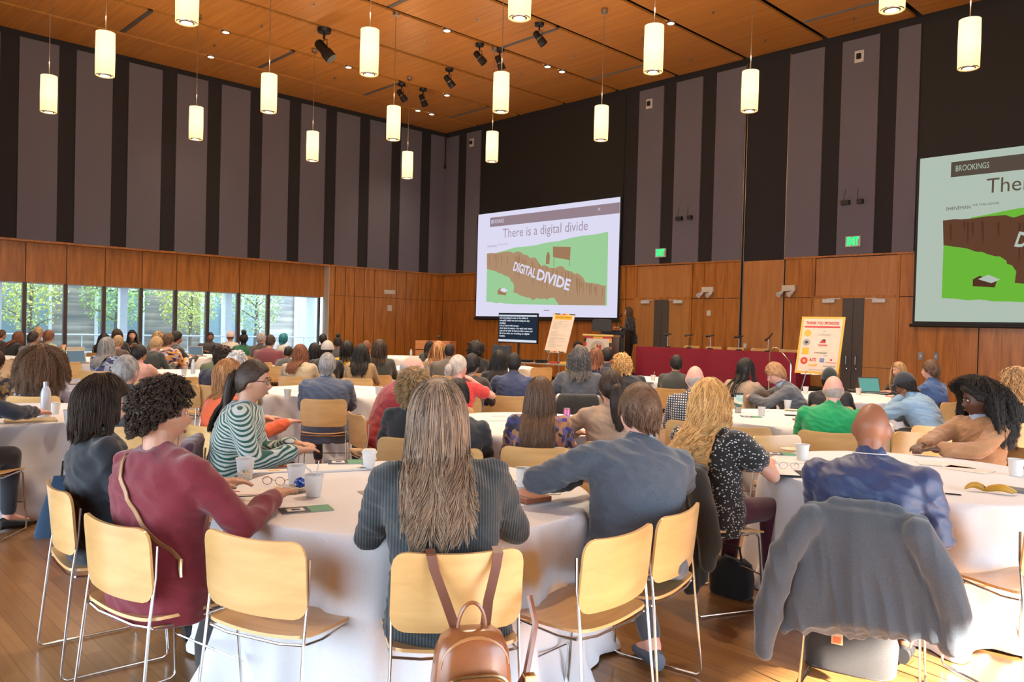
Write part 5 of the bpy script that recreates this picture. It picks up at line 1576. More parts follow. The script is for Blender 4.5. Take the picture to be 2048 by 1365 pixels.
def hair_region(d, style):
    """>0 inside the hairline; d = unit directions in head space (y forward)"""
    azm = np.abs(np.arctan2(d[:, 0], d[:, 1]))            # 0 front, pi back
    hl = np.interp(azm, [0, .5, .95, 1.25, 1.6, 2.0, 2.6, PI], [.52, .50, .30, .02, -.10, -.42, -.62, -.66])
    if style == 'bald': 
        t = np.minimum(d[:, 2] - hl - .03, .12 - d[:, 2] + .10*(azm - 2.2)); t = np.where(azm < 1.5, -1, t); return t
    if style == 'receding':
        hl = np.interp(azm, [0, .5, .95, 1.25, 1.6, 2.0, 2.6, PI], [.85, .80, .55, .1, -.10, -.42, -.62, -.66])
    return d[:, 2] - hl
def make_hair(root, style, hc, Hc, RH, Nk, u, xh, yh, L, vol, lod, sd, BW, female):
    hm = hair_mat('hair_' + hc, *HAIR[hc])
    if len(hm.node_tree.nodes) == 0: pass
    R_ = np.random.RandomState(sd + 5)
    nu_, nv_ = {0: (120, 90), 1: (64, 48), 2: (36, 28)}[lod]
    d = sphere_dirs(nu_, nv_).copy()
    rs = 'bald' if style in ('bald', 'shaved_fringe') else 'receding' if style == 'receding' else 'full'
    reg = hair_region(d, rs) + (.10*(d[:, 1] < .1) if style in ('curly_short', 'afro') else 0)
    th = {'short': .012, 'crew': .007, 'bald': .004, 'receding': .008, 'curly_short': .030, 'afro': .065, 'bob': .018, 'long': .016, 'pony': .012, 'bun': .014, 'curly': .034, 'locs': .016, 'shaved': .0035, 'bigcurl': .05, 'updo': .016}[style]*vol
    k = np.clip(reg/.10, -1, 1)
    thv = th*(1 - (.72 if style == 'bigcurl' else .3)*np.clip(d[:, 1], 0, 1))
    off = np.where(k > 0, thv*(1-(1-k)**2), -.014*np.minimum(1, -k*2.5))
    if style in ('short',): off = off + (k > 0)*.006*np.clip(d[:, 2], 0, 1)*vol
    nsc = {'afro': 26, 'curly_short': 22, 'curly': 20, 'bigcurl': 18, 'crew': 40, 'short': 14, 'shaved': 60}.get(style, 14)
    na = {'afro': .010, 'curly_short': .010, 'curly': .010, 'bigcurl': .012, 'crew': .0022, 'short': .0035, 'shaved': .0006, 'bald': .0006}.get(style, .002)
    base = d*(ELL + 0.0)
    if lod < 2:
        nz = np.array([noise.noise(Vector((p[0]*nsc*13 + sd, p[1]*nsc*13, p[2]*nsc*(13 if style in ('afro', 'curly_short', 'curly', 'bigcurl', 'crew') else 4)))) for p in base*0.28])
        nz += .5*np.array([noise.noise(Vector((p[0]*nsc*30 + sd, p[1]*nsc*30, p[2]*nsc*20))) for p in base*0.28])
    else:
        nz = R_.uniform(-1, 1, len(d))*.8
    off = off + np.where(k > 0, nz*na*np.clip(k*3, 0, 1), 0)
    low = np.clip(-d[:, 2], 0, 1)
    P = d*(ELL + off[:, None])
    P[:, 0] *= (1 - .20*low**1.7); P[:, 1] = np.where(P[:, 1] < 0, P[:, 1]*(1 - .30*low**1.3), P[:, 1])
    mb = MB(); mb.add(P @ RH.T + Hc, sphere_faces(nu_, nv_))
    tones = [np.clip(.35 + nz*.35 + R_.uniform(-.1, .1, len(P)), 0, 1)]
    if style in ('bun', 'updo'):
        c = Hc + RH @ (np.array([0, -.105, .02]) if style == 'bun' else np.array([0, -.03, .155]))
        dd = sphere_dirs(20, 14); rr = (.045 if style == 'bun' else .055)*vol
        mb.add(c + dd*rr*(1 + .15*R_.uniform(-1, 1, (len(dd), 1))), sphere_faces(20, 14)); tones.append(R_.uniform(.1, .6, len(dd)))
    if style in ('long', 'bob', 'curly', 'bigcurl', 'locs', 'pony'):
        zend = {'pony': L*.9}.get(style, L*.92 - .05)
        rings = []; aa = np.arange(20)*2*PI/20
        nr = 9
        B_ = Nk - .26*u - yh*(.118*(.55+.45*BW) + .028)
        for i in range(nr):
            t_ = i/(nr-1)
            if style == 'pony':
                st0 = Hc + RH @ np.array([0, -.125, .035]); c_ = st0 + np.array([0, -.03*math.sin(t_*PI), -zend*t_]); 
                tb = Nk - u*max(0., (Nk[2]-c_[2])) ; 
                lim = (tb - yh*.125)[1]
                if c_[2] < Nk[2] - .02: c_[1] = min(c_[1], lim)
                w_, d_ = (.024 + .020*math.sin(min(1, t_*1.5)*PI*.8))*vol, .022*vol
            else:
                top0 = Hc + RH @ np.array([0, -.030 - (.035 if style == 'bigcurl' else 0), .02]); zz = top0[2] - zend*t_
                c_ = np.array([top0[0], top0[1], zz])
                q_ = np.clip((Hc[2] - .02 - zz)/max(.01, Hc[2] - .02 - B_[2]), 0, 1.4)
                c_[1] = top0[1]*(1-min(q_, 1)) + (B_[1] + .012)*min(q_, 1); c_[0] = top0[0]*(1-min(q_, 1)) + B_[0]*min(q_, 1)
                w_ = (.070 + (.018 if style != 'bigcurl' else .085)*math.sin(min(1, t_*1.25)*PI*.62))*(.7+.3*vol); d_ = (.055 - .030*min(1, q_))*(.7+.3*vol)*(1.5 if style == 'bigcurl' else 1)
            e_ = (.90 if i < nr-2 else .7) if i < nr-1 else .55
            rings.append(c_ + np.outer(np.cos(aa)*w_*e_, [1, 0, 0]) + np.outer(np.sin(aa)*d_*e_, [0, 1, 0]))
        mb.loft(rings); tones.append(R_.uniform(.12, .42, nr*20))
    # strands
    cnt = {'bob': 2100, 'long': 3600, 'pony': 1700, 'curly': 1500, 'bigcurl': 2600, 'curly_short': 1900, 'locs': 60, 'afro': 700, 'bun': 900, 'short': 2200, 'crew': 0, 'bald': 0, 'receding': 300, 'shaved': 0, 'updo': 100}[style]
    cnt = int(cnt*{0: (2.1 if style in ('long', 'bob', 'pony', 'short') else 1.5), 1: .42, 2: .10}[lod])
    if style in ('short', 'receding', 'bun') and lod == 2: cnt = 0
    if cnt:
        r0 = {'locs': .0075}.get(style, {0: .0018, 1: .0042, 2: .0085}[lod])
        if style in ('bigcurl', 'curly', 'curly_short', 'afro'): r0 *= 1.15
        # start directions
        dirs = []
        while len(dirs) < cnt:
            q = R_.normal(size=(cnt*3, 3)); q /= np.linalg.norm(q, axis=1)[:, None]
            rg = hair_region(q, rs if rs != 'bald' else 'full'); q = q[rg > .03]
            if style in ('long', 'bob', 'curly', 'bigcurl', 'locs'): q = q[(q[:, 2] > -.35)]
            dirs += list(q)
        dirs = np.array(dirs[:cnt])
        layer = R_.uniform(.2, 1.0, cnt)
        Ls = {'short': .032, 'crew': .01, 'receding': .03, 'curly_short': .045*vol, 'afro': .07, 'bun': .16, 'updo': .12}.get(style, L)
        Lk = Ls*R_.uniform(.88, 1.05, cnt)
        steps = {0: 16, 1: 10, 2: 6}[lod]
        if style in ('short', 'receding'): steps = max(4, steps//3)
        thick = (th*.5 + layer*th*.75)*(1 - (.75 if style == 'bigcurl' else .3)*np.clip(dirs[:, 1], 0, 1))
        p = dirs*(ELL + thick[:, None]*.6)
        top_ = np.array([0, -.25, 1.0]); top_ /= np.linalg.norm(top_)
        tang = dirs*np.dot(dirs, top_)[:, None] - top_; tang /= np.linalg.norm(tang, axis=1)[:, None] + 1e-9
        if style in ('long', 'bob', 'curly', 'bigcurl', 'locs') :
            sx_ = np.where(np.abs(dirs[:, 0]) < .04, R_.choice([-1, 1], cnt), np.sign(dirs[:, 0]))
            front = np.clip(dirs[:, 1], 0, 1)[:, None]
            tang = tang*(1-front*.75) + front*np.stack([sx_*1.2, -.9*np.ones(cnt), -.2*np.ones(cnt)], 1)*.75
        tie = None
        if style in ('pony', 'bun'):
            tie = np.array([0, -.112, .035 if style == 'pony' else .02])
        gdir = RH.T @ np.array([0, 0, -1.])
        # colliders in head space: shoulders and back
        Cn = [(RH.T @ (Nk - u*.16 - Hc), np.array([.190*BW, .150, .17])), (RH.T @ (Nk - u*.34 - Hc), np.array([.190*BW, .152, .19])), (RH.T @ (Nk + u*.0 - Hc), np.array([.07, .07, .08]))]
        paths = [p.copy()]
        cur = p.copy(); dirn = tang.copy()
        tot = np.zeros(cnt)
        L2 = Lk.copy()
        if tie is not None:
            dt = np.linalg.norm(cur - tie, axis=1)*1.25
            L2 = Lk + dt if style == 'pony' else dt
        st_ = L2/steps
        lf = R_.normal(size=(cnt, 3))*(.02 if style in ('long', 'bob', 'pony', 'short', 'bun') else .05)
        for i in range(steps):
            if tie is not None:
                past = tot > np.linalg.norm(p - tie, axis=1)*1.02
                to = tie - cur; to /= np.linalg.norm(to, axis=1)[:, None] + 1e-9
                back = gdir*1.0 + np.array([0, -.25, 0]) + lf
                want = np.where(past[:, None], back, to)
                dirn = dirn*.25 + want*.75
            else:
                g_ = {'curly_short': .35, 'afro': .1, 'short': .25, 'receding': .25, 'curly': .7, 'bigcurl': .55}.get(style, 1.0)
                outw = cur/ELL; outw /= np.linalg.norm(outw, axis=1)[:, None]
                add = gdir*g_ + lf
                if style in ('curly_short', 'afro'): add = add + outw*.5
                if style == 'bigcurl': add = add + outw*.45*(i < steps*.45)
                dirn = dirn*.62 + add*.38
            dirn /= np.linalg.norm(dirn, axis=1)[:, None] + 1e-9
            cur = cur + dirn*st_[:, None]
            tot += st_
            # stay outside the head
            e = ELL + (thick*(.9 if tie is None else .5))[:, None]
            rr = np.linalg.norm(cur/e, axis=1)
            ins = (rr < 1)
            if tie is not None: ins = ins & ~past
            cur = np.where(ins[:, None], cur/np.maximum(rr, .2)[:, None], cur)
            for c_, er in Cn:
                er2 = er + (.008 + .018*layer)[:, None]
                q = (cur - c_)/er2; rr = np.linalg.norm(q, axis=1)
                yb = c_[1] - er2[:, 1]*np.sqrt(np.clip(1 - q[:, 0]**2 - q[:, 2]**2, 0, 1))
                cur[:, 1] = np.where((rr < 1) & (q[:, 1] < .35), np.minimum(cur[:, 1], yb), cur[:, 1])
            # keep the face clear
            if style in ('long', 'bob', 'curly', 'bigcurl', 'locs'):
                fcw = .098 if style == 'bigcurl' else .078
                fc = (cur[:, 1] > .025) & (np.abs(cur[:, 0]) < fcw) & (cur[:, 2] < .070)
                cur[:, 0] = np.where(fc, np.where(cur[:, 0] >= 0, 1, -1)*(fcw + .006), cur[:, 0])
                cur[:, 1] = np.where(fc, np.minimum(cur[:, 1], .050), cur[:, 1])
                if style == 'bigcurl':
                    ym = np.interp(cur[:, 2], [.015, .125], [-.015, .095]) + .055*(cur[:, 0] > .088)
                    cur[:, 1] = np.where(cur[:, 1] > ym, ym + (cur[:, 1] - ym)*.10, cur[:, 1])
            paths.append(cur.copy())
        paths = np.array(paths)                              # steps+1, cnt, 3
        # waves and curls
        T = np.arange(steps+1)[:, None]/steps
        ph = R_.uniform(0, 2*PI, cnt)[None, :]
        ca_, fr = {'curly_short': (.006, 2.5), 'afro': (.006, 5), 'curly': (.012, 5.5), 'bigcurl': (.012, 7), 'long': (.006, 1.6), 'bob': (.004, 1.0), 'pony': (.006, 1.5), 'locs': (.002, 2)}.get(style, (0, 0))
        if hc in ('blonde',) and style == 'long': ca_ = .019; fr = 3.0
        if ca_:
            clump = np.round((np.arctan2(dirs[:, 0], dirs[:, 1]) + dirs[:, 2])*6)*1.7 + R_.normal(0, .5, cnt)
            php = ph if style in ('curly_short', 'afro', 'curly', 'bigcurl') else clump[None, :]
            amp = ca_*np.clip(T*2.2, .1, 1)*(1 if style in ('curly_short', 'afro', 'curly', 'bigcurl') else T**1.2*1.6)
            paths[:, :, 0] += amp*np.sin(T*fr*2*PI + php)
            paths[:, :, 1] += amp*np.cos(T*fr*2*PI + php)*.8
            paths[:, :, 2] += amp*.5*np.sin(T*fr*2*PI*1.3 + php*2)
        if style == 'long' and lod == 0:                     # ends flick outward
            outw = np.array([0, -1, 0.2]); e_ = np.clip((T-.78)/.22, 0, 1)**1.5
            phc = np.round(paths[-1][:, 0]*28)[None, :]*2.1
            paths[:, :, 0] += e_*.026*np.cos(phc); paths[:, :, 1] -= e_*.012; paths[:, :, 2] += e_*.010
            # gather neighbours into locks towards the ends
        if style in ('long', 'bob', 'pony', 'short', 'curly', 'bigcurl', 'curly_short') and cnt > 60 and not (lod and style == 'short'):
            ng = {'long': 170, 'bob': 90, 'pony': 26, 'short': 120, 'curly': 70, 'bigcurl': 90, 'curly_short': 150}[style]
            ng = min(ng, cnt//5)
            gi = R_.choice(cnt, ng, replace=False)
            key = paths[steps//2] if style in ('long', 'bob', 'bigcurl', 'curly') else paths[0]
            dist = ((key[:, None, :] - key[gi][None])**2).sum(2); near_ = gi[dist.argmin(1)]
            pull = {'short': .55, 'long': .42 if hc != 'blonde' else .6, 'curly_short': .6, 'pony': .35}.get(style, .62)
            kk = (pull*T**1.6)[:, :, None]
            paths = paths*(1-kk) + paths[:, near_, :]*kk
        # build three-sided tapered tubes
        n_ = 3
        tg = np.gradient(paths, axis=0); tg /= np.linalg.norm(tg, axis=2)[:, :, None] + 1e-9
        ref = np.array([.3, .9, .2]); a_ = np.cross(tg, ref); a_ /= np.linalg.norm(a_, axis=2)[:, :, None] + 1e-9
        b_ = np.cross(tg, a_)
        rad = r0*(1 - .60*T**3)*np.ones((1, cnt))
        V = []
        for j in range(n_):
            an = 2*PI*j/n_
            V.append(paths + (a_*math.cos(an) + b_*math.sin(an))*rad[:, :, None])
        V = np.stack(V, 2)                                   # steps+1,cnt,3sides,3
        V = V.transpose(1, 0, 2, 3).reshape(-1, 3)
        V = V @ RH.T + Hc
        F = []
        m_ = (steps+1)*n_
        one = []
        for i in range(steps):
            for j in range(n_):
                a0 = i*n_ + j; b0 = i*n_ + (j+1) % n_
                one.append((a0, b0, b0+n_, a0+n_))
        one = np.array(one)
        allf = (one[None] + (np.arange(cnt)*m_)[:, None, None]).reshape(-1, 4)
        mb.add(V, allf.tolist())
        tn = np.repeat(np.clip(R_.normal(.42, .17, cnt) + .16*np.sin(dirs[:, 0]*23 + dirs[:, 1]*17), 0, 1.0), m_)
        # lighter ends, darker roots
        tt = np.tile(np.repeat(np.linspace(0, 1, steps+1), n_), cnt)
        tones.append(np.clip(tn + (tt-.4)*.30, 0, 1.1))
    mb.tone = np.concatenate(tones)
    mb.build('hair', hm, root, angle=3)
    if style == 'pony':
        e = MB(); c = Hc + RH @ np.array([0, -.118, .03]); e.ellipsoid(c, (.020, .016, .014), RH, 12, 8); e.build('hair_tie', mat('hair_tie_%s' % hc, (.35, .22, .12) if hc != 'white' else (.03, .03, .03), .6), root)
def make_hat(root, hat, Hc, RH):
    kind, col = hat
    m = fabric('hat_%02d%02d%02d' % tuple(int(99*x) for x in col), col)
    e = MB(); d = sphere_dirs(32, 22).copy()
    hl = .12 if kind == 'cap' else -.05
    k = np.clip((d[:, 2] - hl)/.08, -1, 1)
    off = np.where(k > 0, .022*np.minimum(1, k*2), -.03)
    P = d*(ELL + off[:, None]); P[:, 2] += .004*(k > 0)
    e.add(P @ RH.T + Hc, sphere_faces(32, 22)); e.build('hat' if kind != 'cap' else 'cap', m, root)
    if kind == 'cap':
        s_ = 1
        e = MB(); V = []
        for i in range(9):
            t = -1 + 2*i/8
            V.append((t*.072, .075 + .02*(1-t*t), .045 - .012*t*t)); 
        for i in range(9):
            t = -1 + 2*i/8
            V.append((t*.066, .095 + .065*(1-abs(t)**2.2), .030 - .014*t*t))
        V = np.array(V); n = len(V); V2 = np.concatenate([V, V - [0, 0, .004]])
        F = [(i, i+1, i+10, i+9) for i in range(8)] + [(i+n, i+n+9, i+n+10, i+n+1) for i in range(8)] + [(i+9, i+10, i+10+n, i+9+n) for i in range(8)]
        R2 = RH
        e.add(V2 @ R2.T + Hc, F); e.build('cap_brim', m, root)
# ================================================================= THE AUDIENCE
R1 = math.radians
def rel(px, deg): return az(px) - R1(deg)
def P(px, py, D, r, lab, **k):
    if isinstance(r, tuple): face = R1(r[0])
    else: face = rel(px, r)
    return person(px=px, py=py, D=D, face=face, lab=lab, **k)
BLK = (.018, .018, .020); NAVY = (.016, .022, .045)

# ---- around the centre foreground table
p1 = P(207, 757, 3.85, (88,), 'person with a dark bob in a black jacket, facing right, left of the burgundy cardigan', hair='bob', hc='darkbrown', skin='light', top='black_jacket', topc=(.010, .013, .020), garment='blazer', lean=4, yaw=-12, pitch=12, L=.15, vol=1.9, bw=1.0, pose='lap', female=True, chair=(18.23, -16.65, R1(87)), pants=(.006, .006, .007))
p2 = P(322, 768, 3.15, (104,), 'person with short curly black hair in a burgundy cardigan, tan strap across the back', hair='curly_short', hc='darkbrown', skin='tan', top='burgundy_knit', topc=(.20, .012, .024), lean=7, yaw=-28, pitch=6, L=.05, vol=.80, bw=1.20, fit=1.2, female=True, pose={'L': (-.20, .36, .80), 'R': (.18, .36, .80), 'pole': (.6, -.3, -.8)}, chair=(18.98, -16.67, R1(101)), pants=(.006, .006, .008), hem=.06)
p3 = P(507, 722, 5.0, (58,), 'person with a brown ponytail in a green and white striped sweater', hair='pony', hc='darkbrown', skin='tan', top='striped_knit', topc=(.55, .58, .54), kind='stripe', c2=(.012, .085, .060), lean=14, yaw=-8, pitch=4, L=.34, vol=1.3, bw=1.08, fit=1.8, female=True, glasses=True, pose={'L': (-.10, .36, .74), 'R': (.16, .38, .74), 'pole': (.5, -.4, -.9)}, pants=(.30, .24, .20))
p4 = P(455, 722, 5.95, (92,), 'person with an auburn bob in a bright orange sweater', hair='bob', hc='auburn', skin='light', top='orange_wool', topc=(.78, .110, .020), lean=4, yaw=-12, L=.13, vol=1.3, bw=1.12, fit=1.6, female=True, pose='table', hem=.10, pants=(.50, .06, .012))
p5 = P(880, 768, 2.98, (146,), 'person with long ash brown hair in a dark ribbed cardigan, in the centre foreground', hair='long', hc='ashbrown', skin='light', top='dark_teal_knit', topc=(.034, .044, .047), kind='rib', lean=9, yaw=-6, L=.37, vol=1.7, bw=1.12, fit=1.4, female=True, pose={'L': (-.08, .30, .82), 'R': (.08, .31, .82), 'pole': (.75, -.15, -.75)}, chair=(19.94, -16.02, R1(150)), pants=(.01, .012, .016), hem=.04)
p6 = P(915, 760, 5.3, 4, 'person with short black hair in a black shirt, just behind the long ash brown hair', hair='short', hc='black', skin='light', top='black_cotton', topc=(.030, .033, .036), lean=12, yaw=-6, pitch=8, bw=1.16, pose='table', side=3)
p7 = P(1283, 775, 3.86, (152,), 'person with short brown hair in a grey blue blazer leaning on the centre table', hair='short', hc='brown', skin='pink', top='grey_blue_suiting', topc=(.075, .092, .118), garment='blazer', lean=22, side=6, yaw=8, pitch=10, bw=1.16, fit=1.3, glasses=True, vol=1.25, pose={'L': (-.14, .34, .80), 'R': (.16, .40, .80), 'pole': (1.6, .05, -.40)}, chair=(20.03, -15.03, R1(192)), pants=(.06, .07, .085), shoes=(.07, .09, .12), ankle=((-.10, .26, .095), (.16, .10, .095)))
p8 = P(1414, 760, 4.62, (82,), 'person with wavy blonde hair in a black blouse with white dots', hair='long', hc='blonde', skin='light', top='dotted_chiffon', topc=(.014, .014, .014), kind='dots', c2=(.70, .68, .64), lean=9, yaw=6, L=.36, vol=2.1, bw=1.18, fit=1.5, female=True, garment='blouse', sleeve='short', pose={'L': (-.16, .40, .80), 'R': (.14, .34, .80), 'pole': (.9, -.4, -.5)}, chair=(19.67, -13.80, R1(67)), pants=(.105, .018, .040), ankle=((-.10, .28, .12), (.13, .40, .12)), hem=.04)
p9 = P(1750, 803, 3.72, (104,), 'person with a shaved head in a navy polo shirt at the right front', hair=None, hc='darkgrey', skin='bald', top='navy_polo', topc=(.020, .036, .110), garment='polo', lean=13, yaw=-2, pitch=16, bw=1.32, fit=1.3, sleeve='elbow', pose={'L': (-.14, .40, .80), 'R': (.20, .28, .77), 'pole': (.22, -.1, -1)}, pants=(.05, .07, .10), rough=.5, chair=(20.74, -14.22, R1(106)))
p10 = P(1955, 768, 5.75, rel(1955, 0) and 138 * -1, 'person with big dark curly hair in a tan blazer at the right front table', hair='bigcurl', hc='black', skin='dark', top='tan_blazer', topc=(.42, .205, .085), garment='blazer', lean=4, yaw=-24, pitch=6, L=.34, vol=1.35, bw=1.06, fit=1.2, female=True, pose={'L': (-.10, .46, .82), 'R': (.02, .50, .83), 'pole': (1.0, -.1, -.6), 'curl': .5}, pants=(.02, .02, .03))
p11 = P(2036, 740, 7.7, -35, 'person with light brown curls at the right edge behind the tan blazer', hair='bigcurl', hc='honey', skin='light', top='black_wool', topc=BLK, lean=8, L=.16, vol=.75, female=True)

# ---- around the table behind
P(1080, 757, 5.35, 3, 'person with very long straight brown hair in a floral blouse', hair='long', hc='brown', skin='light', top='floral_chiffon', topc=(.42, .16, .07), kind='floral', c2=[(.045, .04, .17), (.50, .24, .10), (.03, .03, .05), (.16, .12, .30)], lean=5, L=.50, vol=1.2, bw=1.02, fit=1.5, female=True, pose='table', near=0)
P(1224, 743, 5.72, -8, 'person with a dark clipped ponytail in a beige top', hair='pony', hc='darkbrown', skin='light', top='beige_jersey', topc=(.56, .39, .26), lean=10, yaw=10, L=.30, vol=1.3, bw=1.0, fit=1.1, female=True, pose={'L': (-.22, .34, .79), 'R': (.14, .36, .80), 'pole': (1.1, -.2, -.5)}, near=0)
P(828, 747, 5.65, 2, 'person with short light brown curls in a black sweater', hair='curly_short', hc='sandy', skin='light', top='charcoal_knit', topc=(.026, .030, .033), lean=6, L=.11, vol=1.25, female=True, near=0)
P(832, 712, 7.0, 68, 'person with a balding head in a dark red shirt bending over the table', hair='bald', hc='greytan', skin='pink', top='dark_red_cotton', topc=(.33, .020, .030), garment='polo', lean=26, yaw=-8, pitch=22, bw=1.15, fit=1.3, glasses=True)
P(915, 711, 7.8, 12, 'person with a grey blonde low ponytail in a bright red shirt, finger at the cheek', hair='pony', hc='greyblonde', skin='pink', top='bright_red_jersey', topc=(.72, .045, .035), lean=8, yaw=-32, L=.10, vol=.9, sleeve='short', glasses=True, pose={'L': (-.10, .36, .80), 'R': (.12, .20, 1.02), 'pole': (1.2, .4, -.9)})
P(943, 709, 8.9, 20, 'person with short black hair in a dark brown shirt, turned right', hair='short', hc='black', skin='tan', top='dark_brown_cotton', topc=(.050, .030, .026), lean=10, yaw=-20, glasses=True)
P(1028, 706, 9.15, 2, 'person with close black hair in a navy blue shirt', hair='crew', hc='black', skin='dark', top='navy_blue_linen', topc=(.045, .060, .135), garment='shirt', lean=6, bw=1.12, pose='wide')
P(998, 702, 9.95, -4, 'person with long black hair in black, left of the navy blue shirt', hair='long', hc='black', skin='brown', top='black_wool', topc=BLK, L=.34, female=True)
p23 = P(1160, 697, 9.3, 2, 'person with dark grey curls in a grey polo shirt', hair='curly', hc='darkgrey', skin='light', top='grey_polo', topc=(.105, .105, .115), garment='polo', lean=7, L=.22, vol=1.0, bw=1.10, sleeve='short', pose='wide')
P(1192, 697, 11.3, 2, 'person with reddish brown hair in a navy blazer below the lectern', hair='bob', hc='redbrown', skin='light', top='navy_suiting', topc=(.030, .034, .060), garment='blazer', L=.16)
P(1214, 697, 12.2, 0, 'person with short black hair just left of the curly blonde', hair='short', hc='black', skin='tan', top='navy_suiting', topc=(.030, .034, .060), garment='blazer')
P(1243, 712, 9.8, -12, 'person with short blonde curls leaning left in a black jacket', hair='curly_short', hc='blonde', skin='light', top='black_jacket_soft', topc=(.020, .022, .026), lean=16, side=-14, L=.08, vol=1.0, female=True, garment='jacket', bw=1.12)
P(1353, 712, 11.0, 12, 'person with short black hair in a dark grey suit near the stage', hair='short', hc='black', skin='tan', top='dark_grey_suiting', topc=(.050, .055, .052), garment='blazer', lean=10, yaw=24, bw=1.08)
P(1391, 732, 7.1, 2, 'person with a balding head in a black and white checked shirt', hair='bald', hc='greytan', skin='pink', top='gingham_shirt', topc=(.74, .72, .70), kind='check', c2=(.03, .03, .035), garment='shirt', lean=6, yaw=10, bw=1.08, fit=1.3)
P(1490, 718, 9.4, 34, 'person with long black braids in a beige cardigan, reaching right', hair='locs', hc='black', skin='brown', top='beige_cardigan', topc=(.40, .275, .175), lean=14, yaw=-14, L=.42, vol=1.2, bw=1.1, fit=1.5, female=True, pose='reachR')
P(1544, 728, 9.2, -98, 'person with ginger hair in a grey blazer bent over the table, facing left', hair='short', hc='ginger', skin='pink', top='grey_tweed', topc=(.115, .115, .125), garment='blazer', lean=30, yaw=6, pitch=26, bw=1.12, vol=1.3, pose={'L': (-.10, .56, .81), 'R': (.06, .52, .81), 'pole': (1.1, -.1, -.5)}, near=0)
P(1668, 752, 6.6, 6, 'person with a balding grey head in a bright green polo shirt', hair='bald', hc='greytan', skin='pink', top='bright_green_polo', topc=(.006, .37, .115), garment='polo', lean=11, yaw=14, bw=1.26, fit=1.4, sleeve='elbow', near=0)
P(1659, 739, 9.0, 4, 'person in a black cap and black shirt behind the green polo shirt', hair='short', hc='black', skin='brown', top='black_cotton2', topc=(.022, .018, .020), hat=('beanie', (.012, .018, .018)), lean=10, side=-5, bw=1.12)
P(1806, 748, 8.5, -72, 'person in a navy cap and pale denim shirt leaning on a hand', hair='short', hc='black', skin='brown', top='pale_denim', topc=(.26, .42, .58), garment='shirt', hat=('cap', (.016, .022, .034)), lean=34, yaw=-6, pitch=18, bw=1.2, fit=1.7, pose={'L': (-.06, .34, .93), 'R': (.10, .30, .90), 'pole': (1.0, .2, -1.2)}, glasses=True, near=0)
P(1864, 722, 9.9, -62, 'person with brown hair in a blue shirt behind the denim shirt, facing left', hair='short', hc='brown', skin='pink', top='royal_blue_cotton', topc=(.055, .120, .290), garment='shirt', lean=6, yaw=12, bw=1.2)
P(1797, 725, 11.9, -128, 'person with long blonde-tipped hair facing left behind the laptops', hair='long', hc='honey', skin='light', top='black_wool', topc=BLK, lean=14, pitch=10, L=.42, female=True, near=1)

# ---- middle left
P(655, 708, 8.2, 6, 'person with short grey hair in a blue grey suit, back to the camera', hair='short', hc='grey', skin='tan', top='steel_blue_suiting', topc=(.095, .115, .165), garment='blazer', lean=6, yaw=-4, bw=1.28, fit=1.5, near=0, hem=.10, pants=(.03, .033, .04), ankle=((-.10, .30, .095), (.30, .30, .095), (-.13, .33, .53), (.32, .30, .55)))
P(474, 706, 8.3, 4, 'person with round white grey hair behind the auburn bob', hair='curly_short', hc='white', skin='light', top='beige_jersey2', topc=(.45, .36, .28), L=.05, vol=.8, female=True)
P(447, 697, 9.6, 14, 'person with dark curls in a navy jacket and brown scarf', hair='curly_short', hc='darkbrown', skin='tan', top='navy_jacket', topc=(.014, .020, .045), garment='jacket', lean=12, L=.08, bw=1.22, fit=1.8)
P(434, 687, 11.0, 10, 'person with a bald brown head in an olive green shirt', hair='shaved', hc='black', skin='brown', top='olive_cotton', topc=(.115, .150, .070), lean=8, side=-8, bw=1.15)
P(600, 690, 11.4, 12, 'person with tousled brown hair in a beige sweater', hair='long', hc='redbrown', skin='light', top='beige_sweater', topc=(.52, .42, .27), lean=12, yaw=-24, L=.26, vol=1.2, bw=1.2, female=True, near=1)
P(630, 688, 13.0, 0, 'person with shoulder-length black hair left of the pale cap', hair='bob', hc='black', skin='brown', top='black_wool', topc=BLK, L=.22, vol=1.5, female=True)
P(655, 684, 12.4, 16, 'person in a pale grey cap and black shirt above the blue grey suit', hair='short', hc='black', skin='tan', top='black_cotton2', topc=(.022, .018, .020), hat=('beanie', (.50, .46, .42)), lean=14, bw=1.25)
P(646, 669, 18.2, 0, 'person with short dark hair beyond the pale cap by the wood wall', hair='short', hc='black', skin='brown', top='black_wool', topc=BLK)
P(676, 674, 16.8, 5, 'person with a black updo and pale hair flower by the wood wall', hair='updo', hc='black', skin='brown', top='grey_wool', topc=(.06, .06, .06), female=True, vol=.8)
P(694, 684, 12.9, 4, 'person with a black rounded bob in a yellow top', hair='bob', hc='black', skin='brown', top='yellow_cotton', topc=(.72, .42, .01), L=.20, vol=1.6, female=True)
P(722, 690, 11.4, 10, 'person with long dark hair in a camel jacket', hair='long', hc='black', skin='tan', top='camel_cotton', topc=(.42, .27, .12), lean=8, L=.30, vol=1.3, female=True)
P(733, 683, 14.6, 8, 'person with orange brown hair beyond the camel jacket', hair='short', hc='redbrown', skin='light', top='brown_wool', topc=(.10, .06, .04))
P(759, 682, 12.2, 6, 'person with a dark brown bob in a dark olive jacket', hair='bob', hc='darkbrown', skin='light', top='dark_olive_jacket', topc=(.060, .058, .048), garment='jacket', L=.20, vol=1.6, bw=1.08, female=True, lean=5)
P(541, 671, 15.2, 25, 'person in a maroon sweater by the windows, leaning right', hair='short', hc='darkbrown', skin='tan', top='maroon_sweater', topc=(.17, .035, .045), lean=18, bw=1.35, fit=2)
P(522, 667, 17.0, 30, 'person with grey hair and a hand on the chin by the windows', hair='short', hc='grey', skin='light', top='dark_brown_leather', topc=(.05, .035, .030), garment='jacket', pose='chinR', lean=8, yaw=-30, bw=1.1)
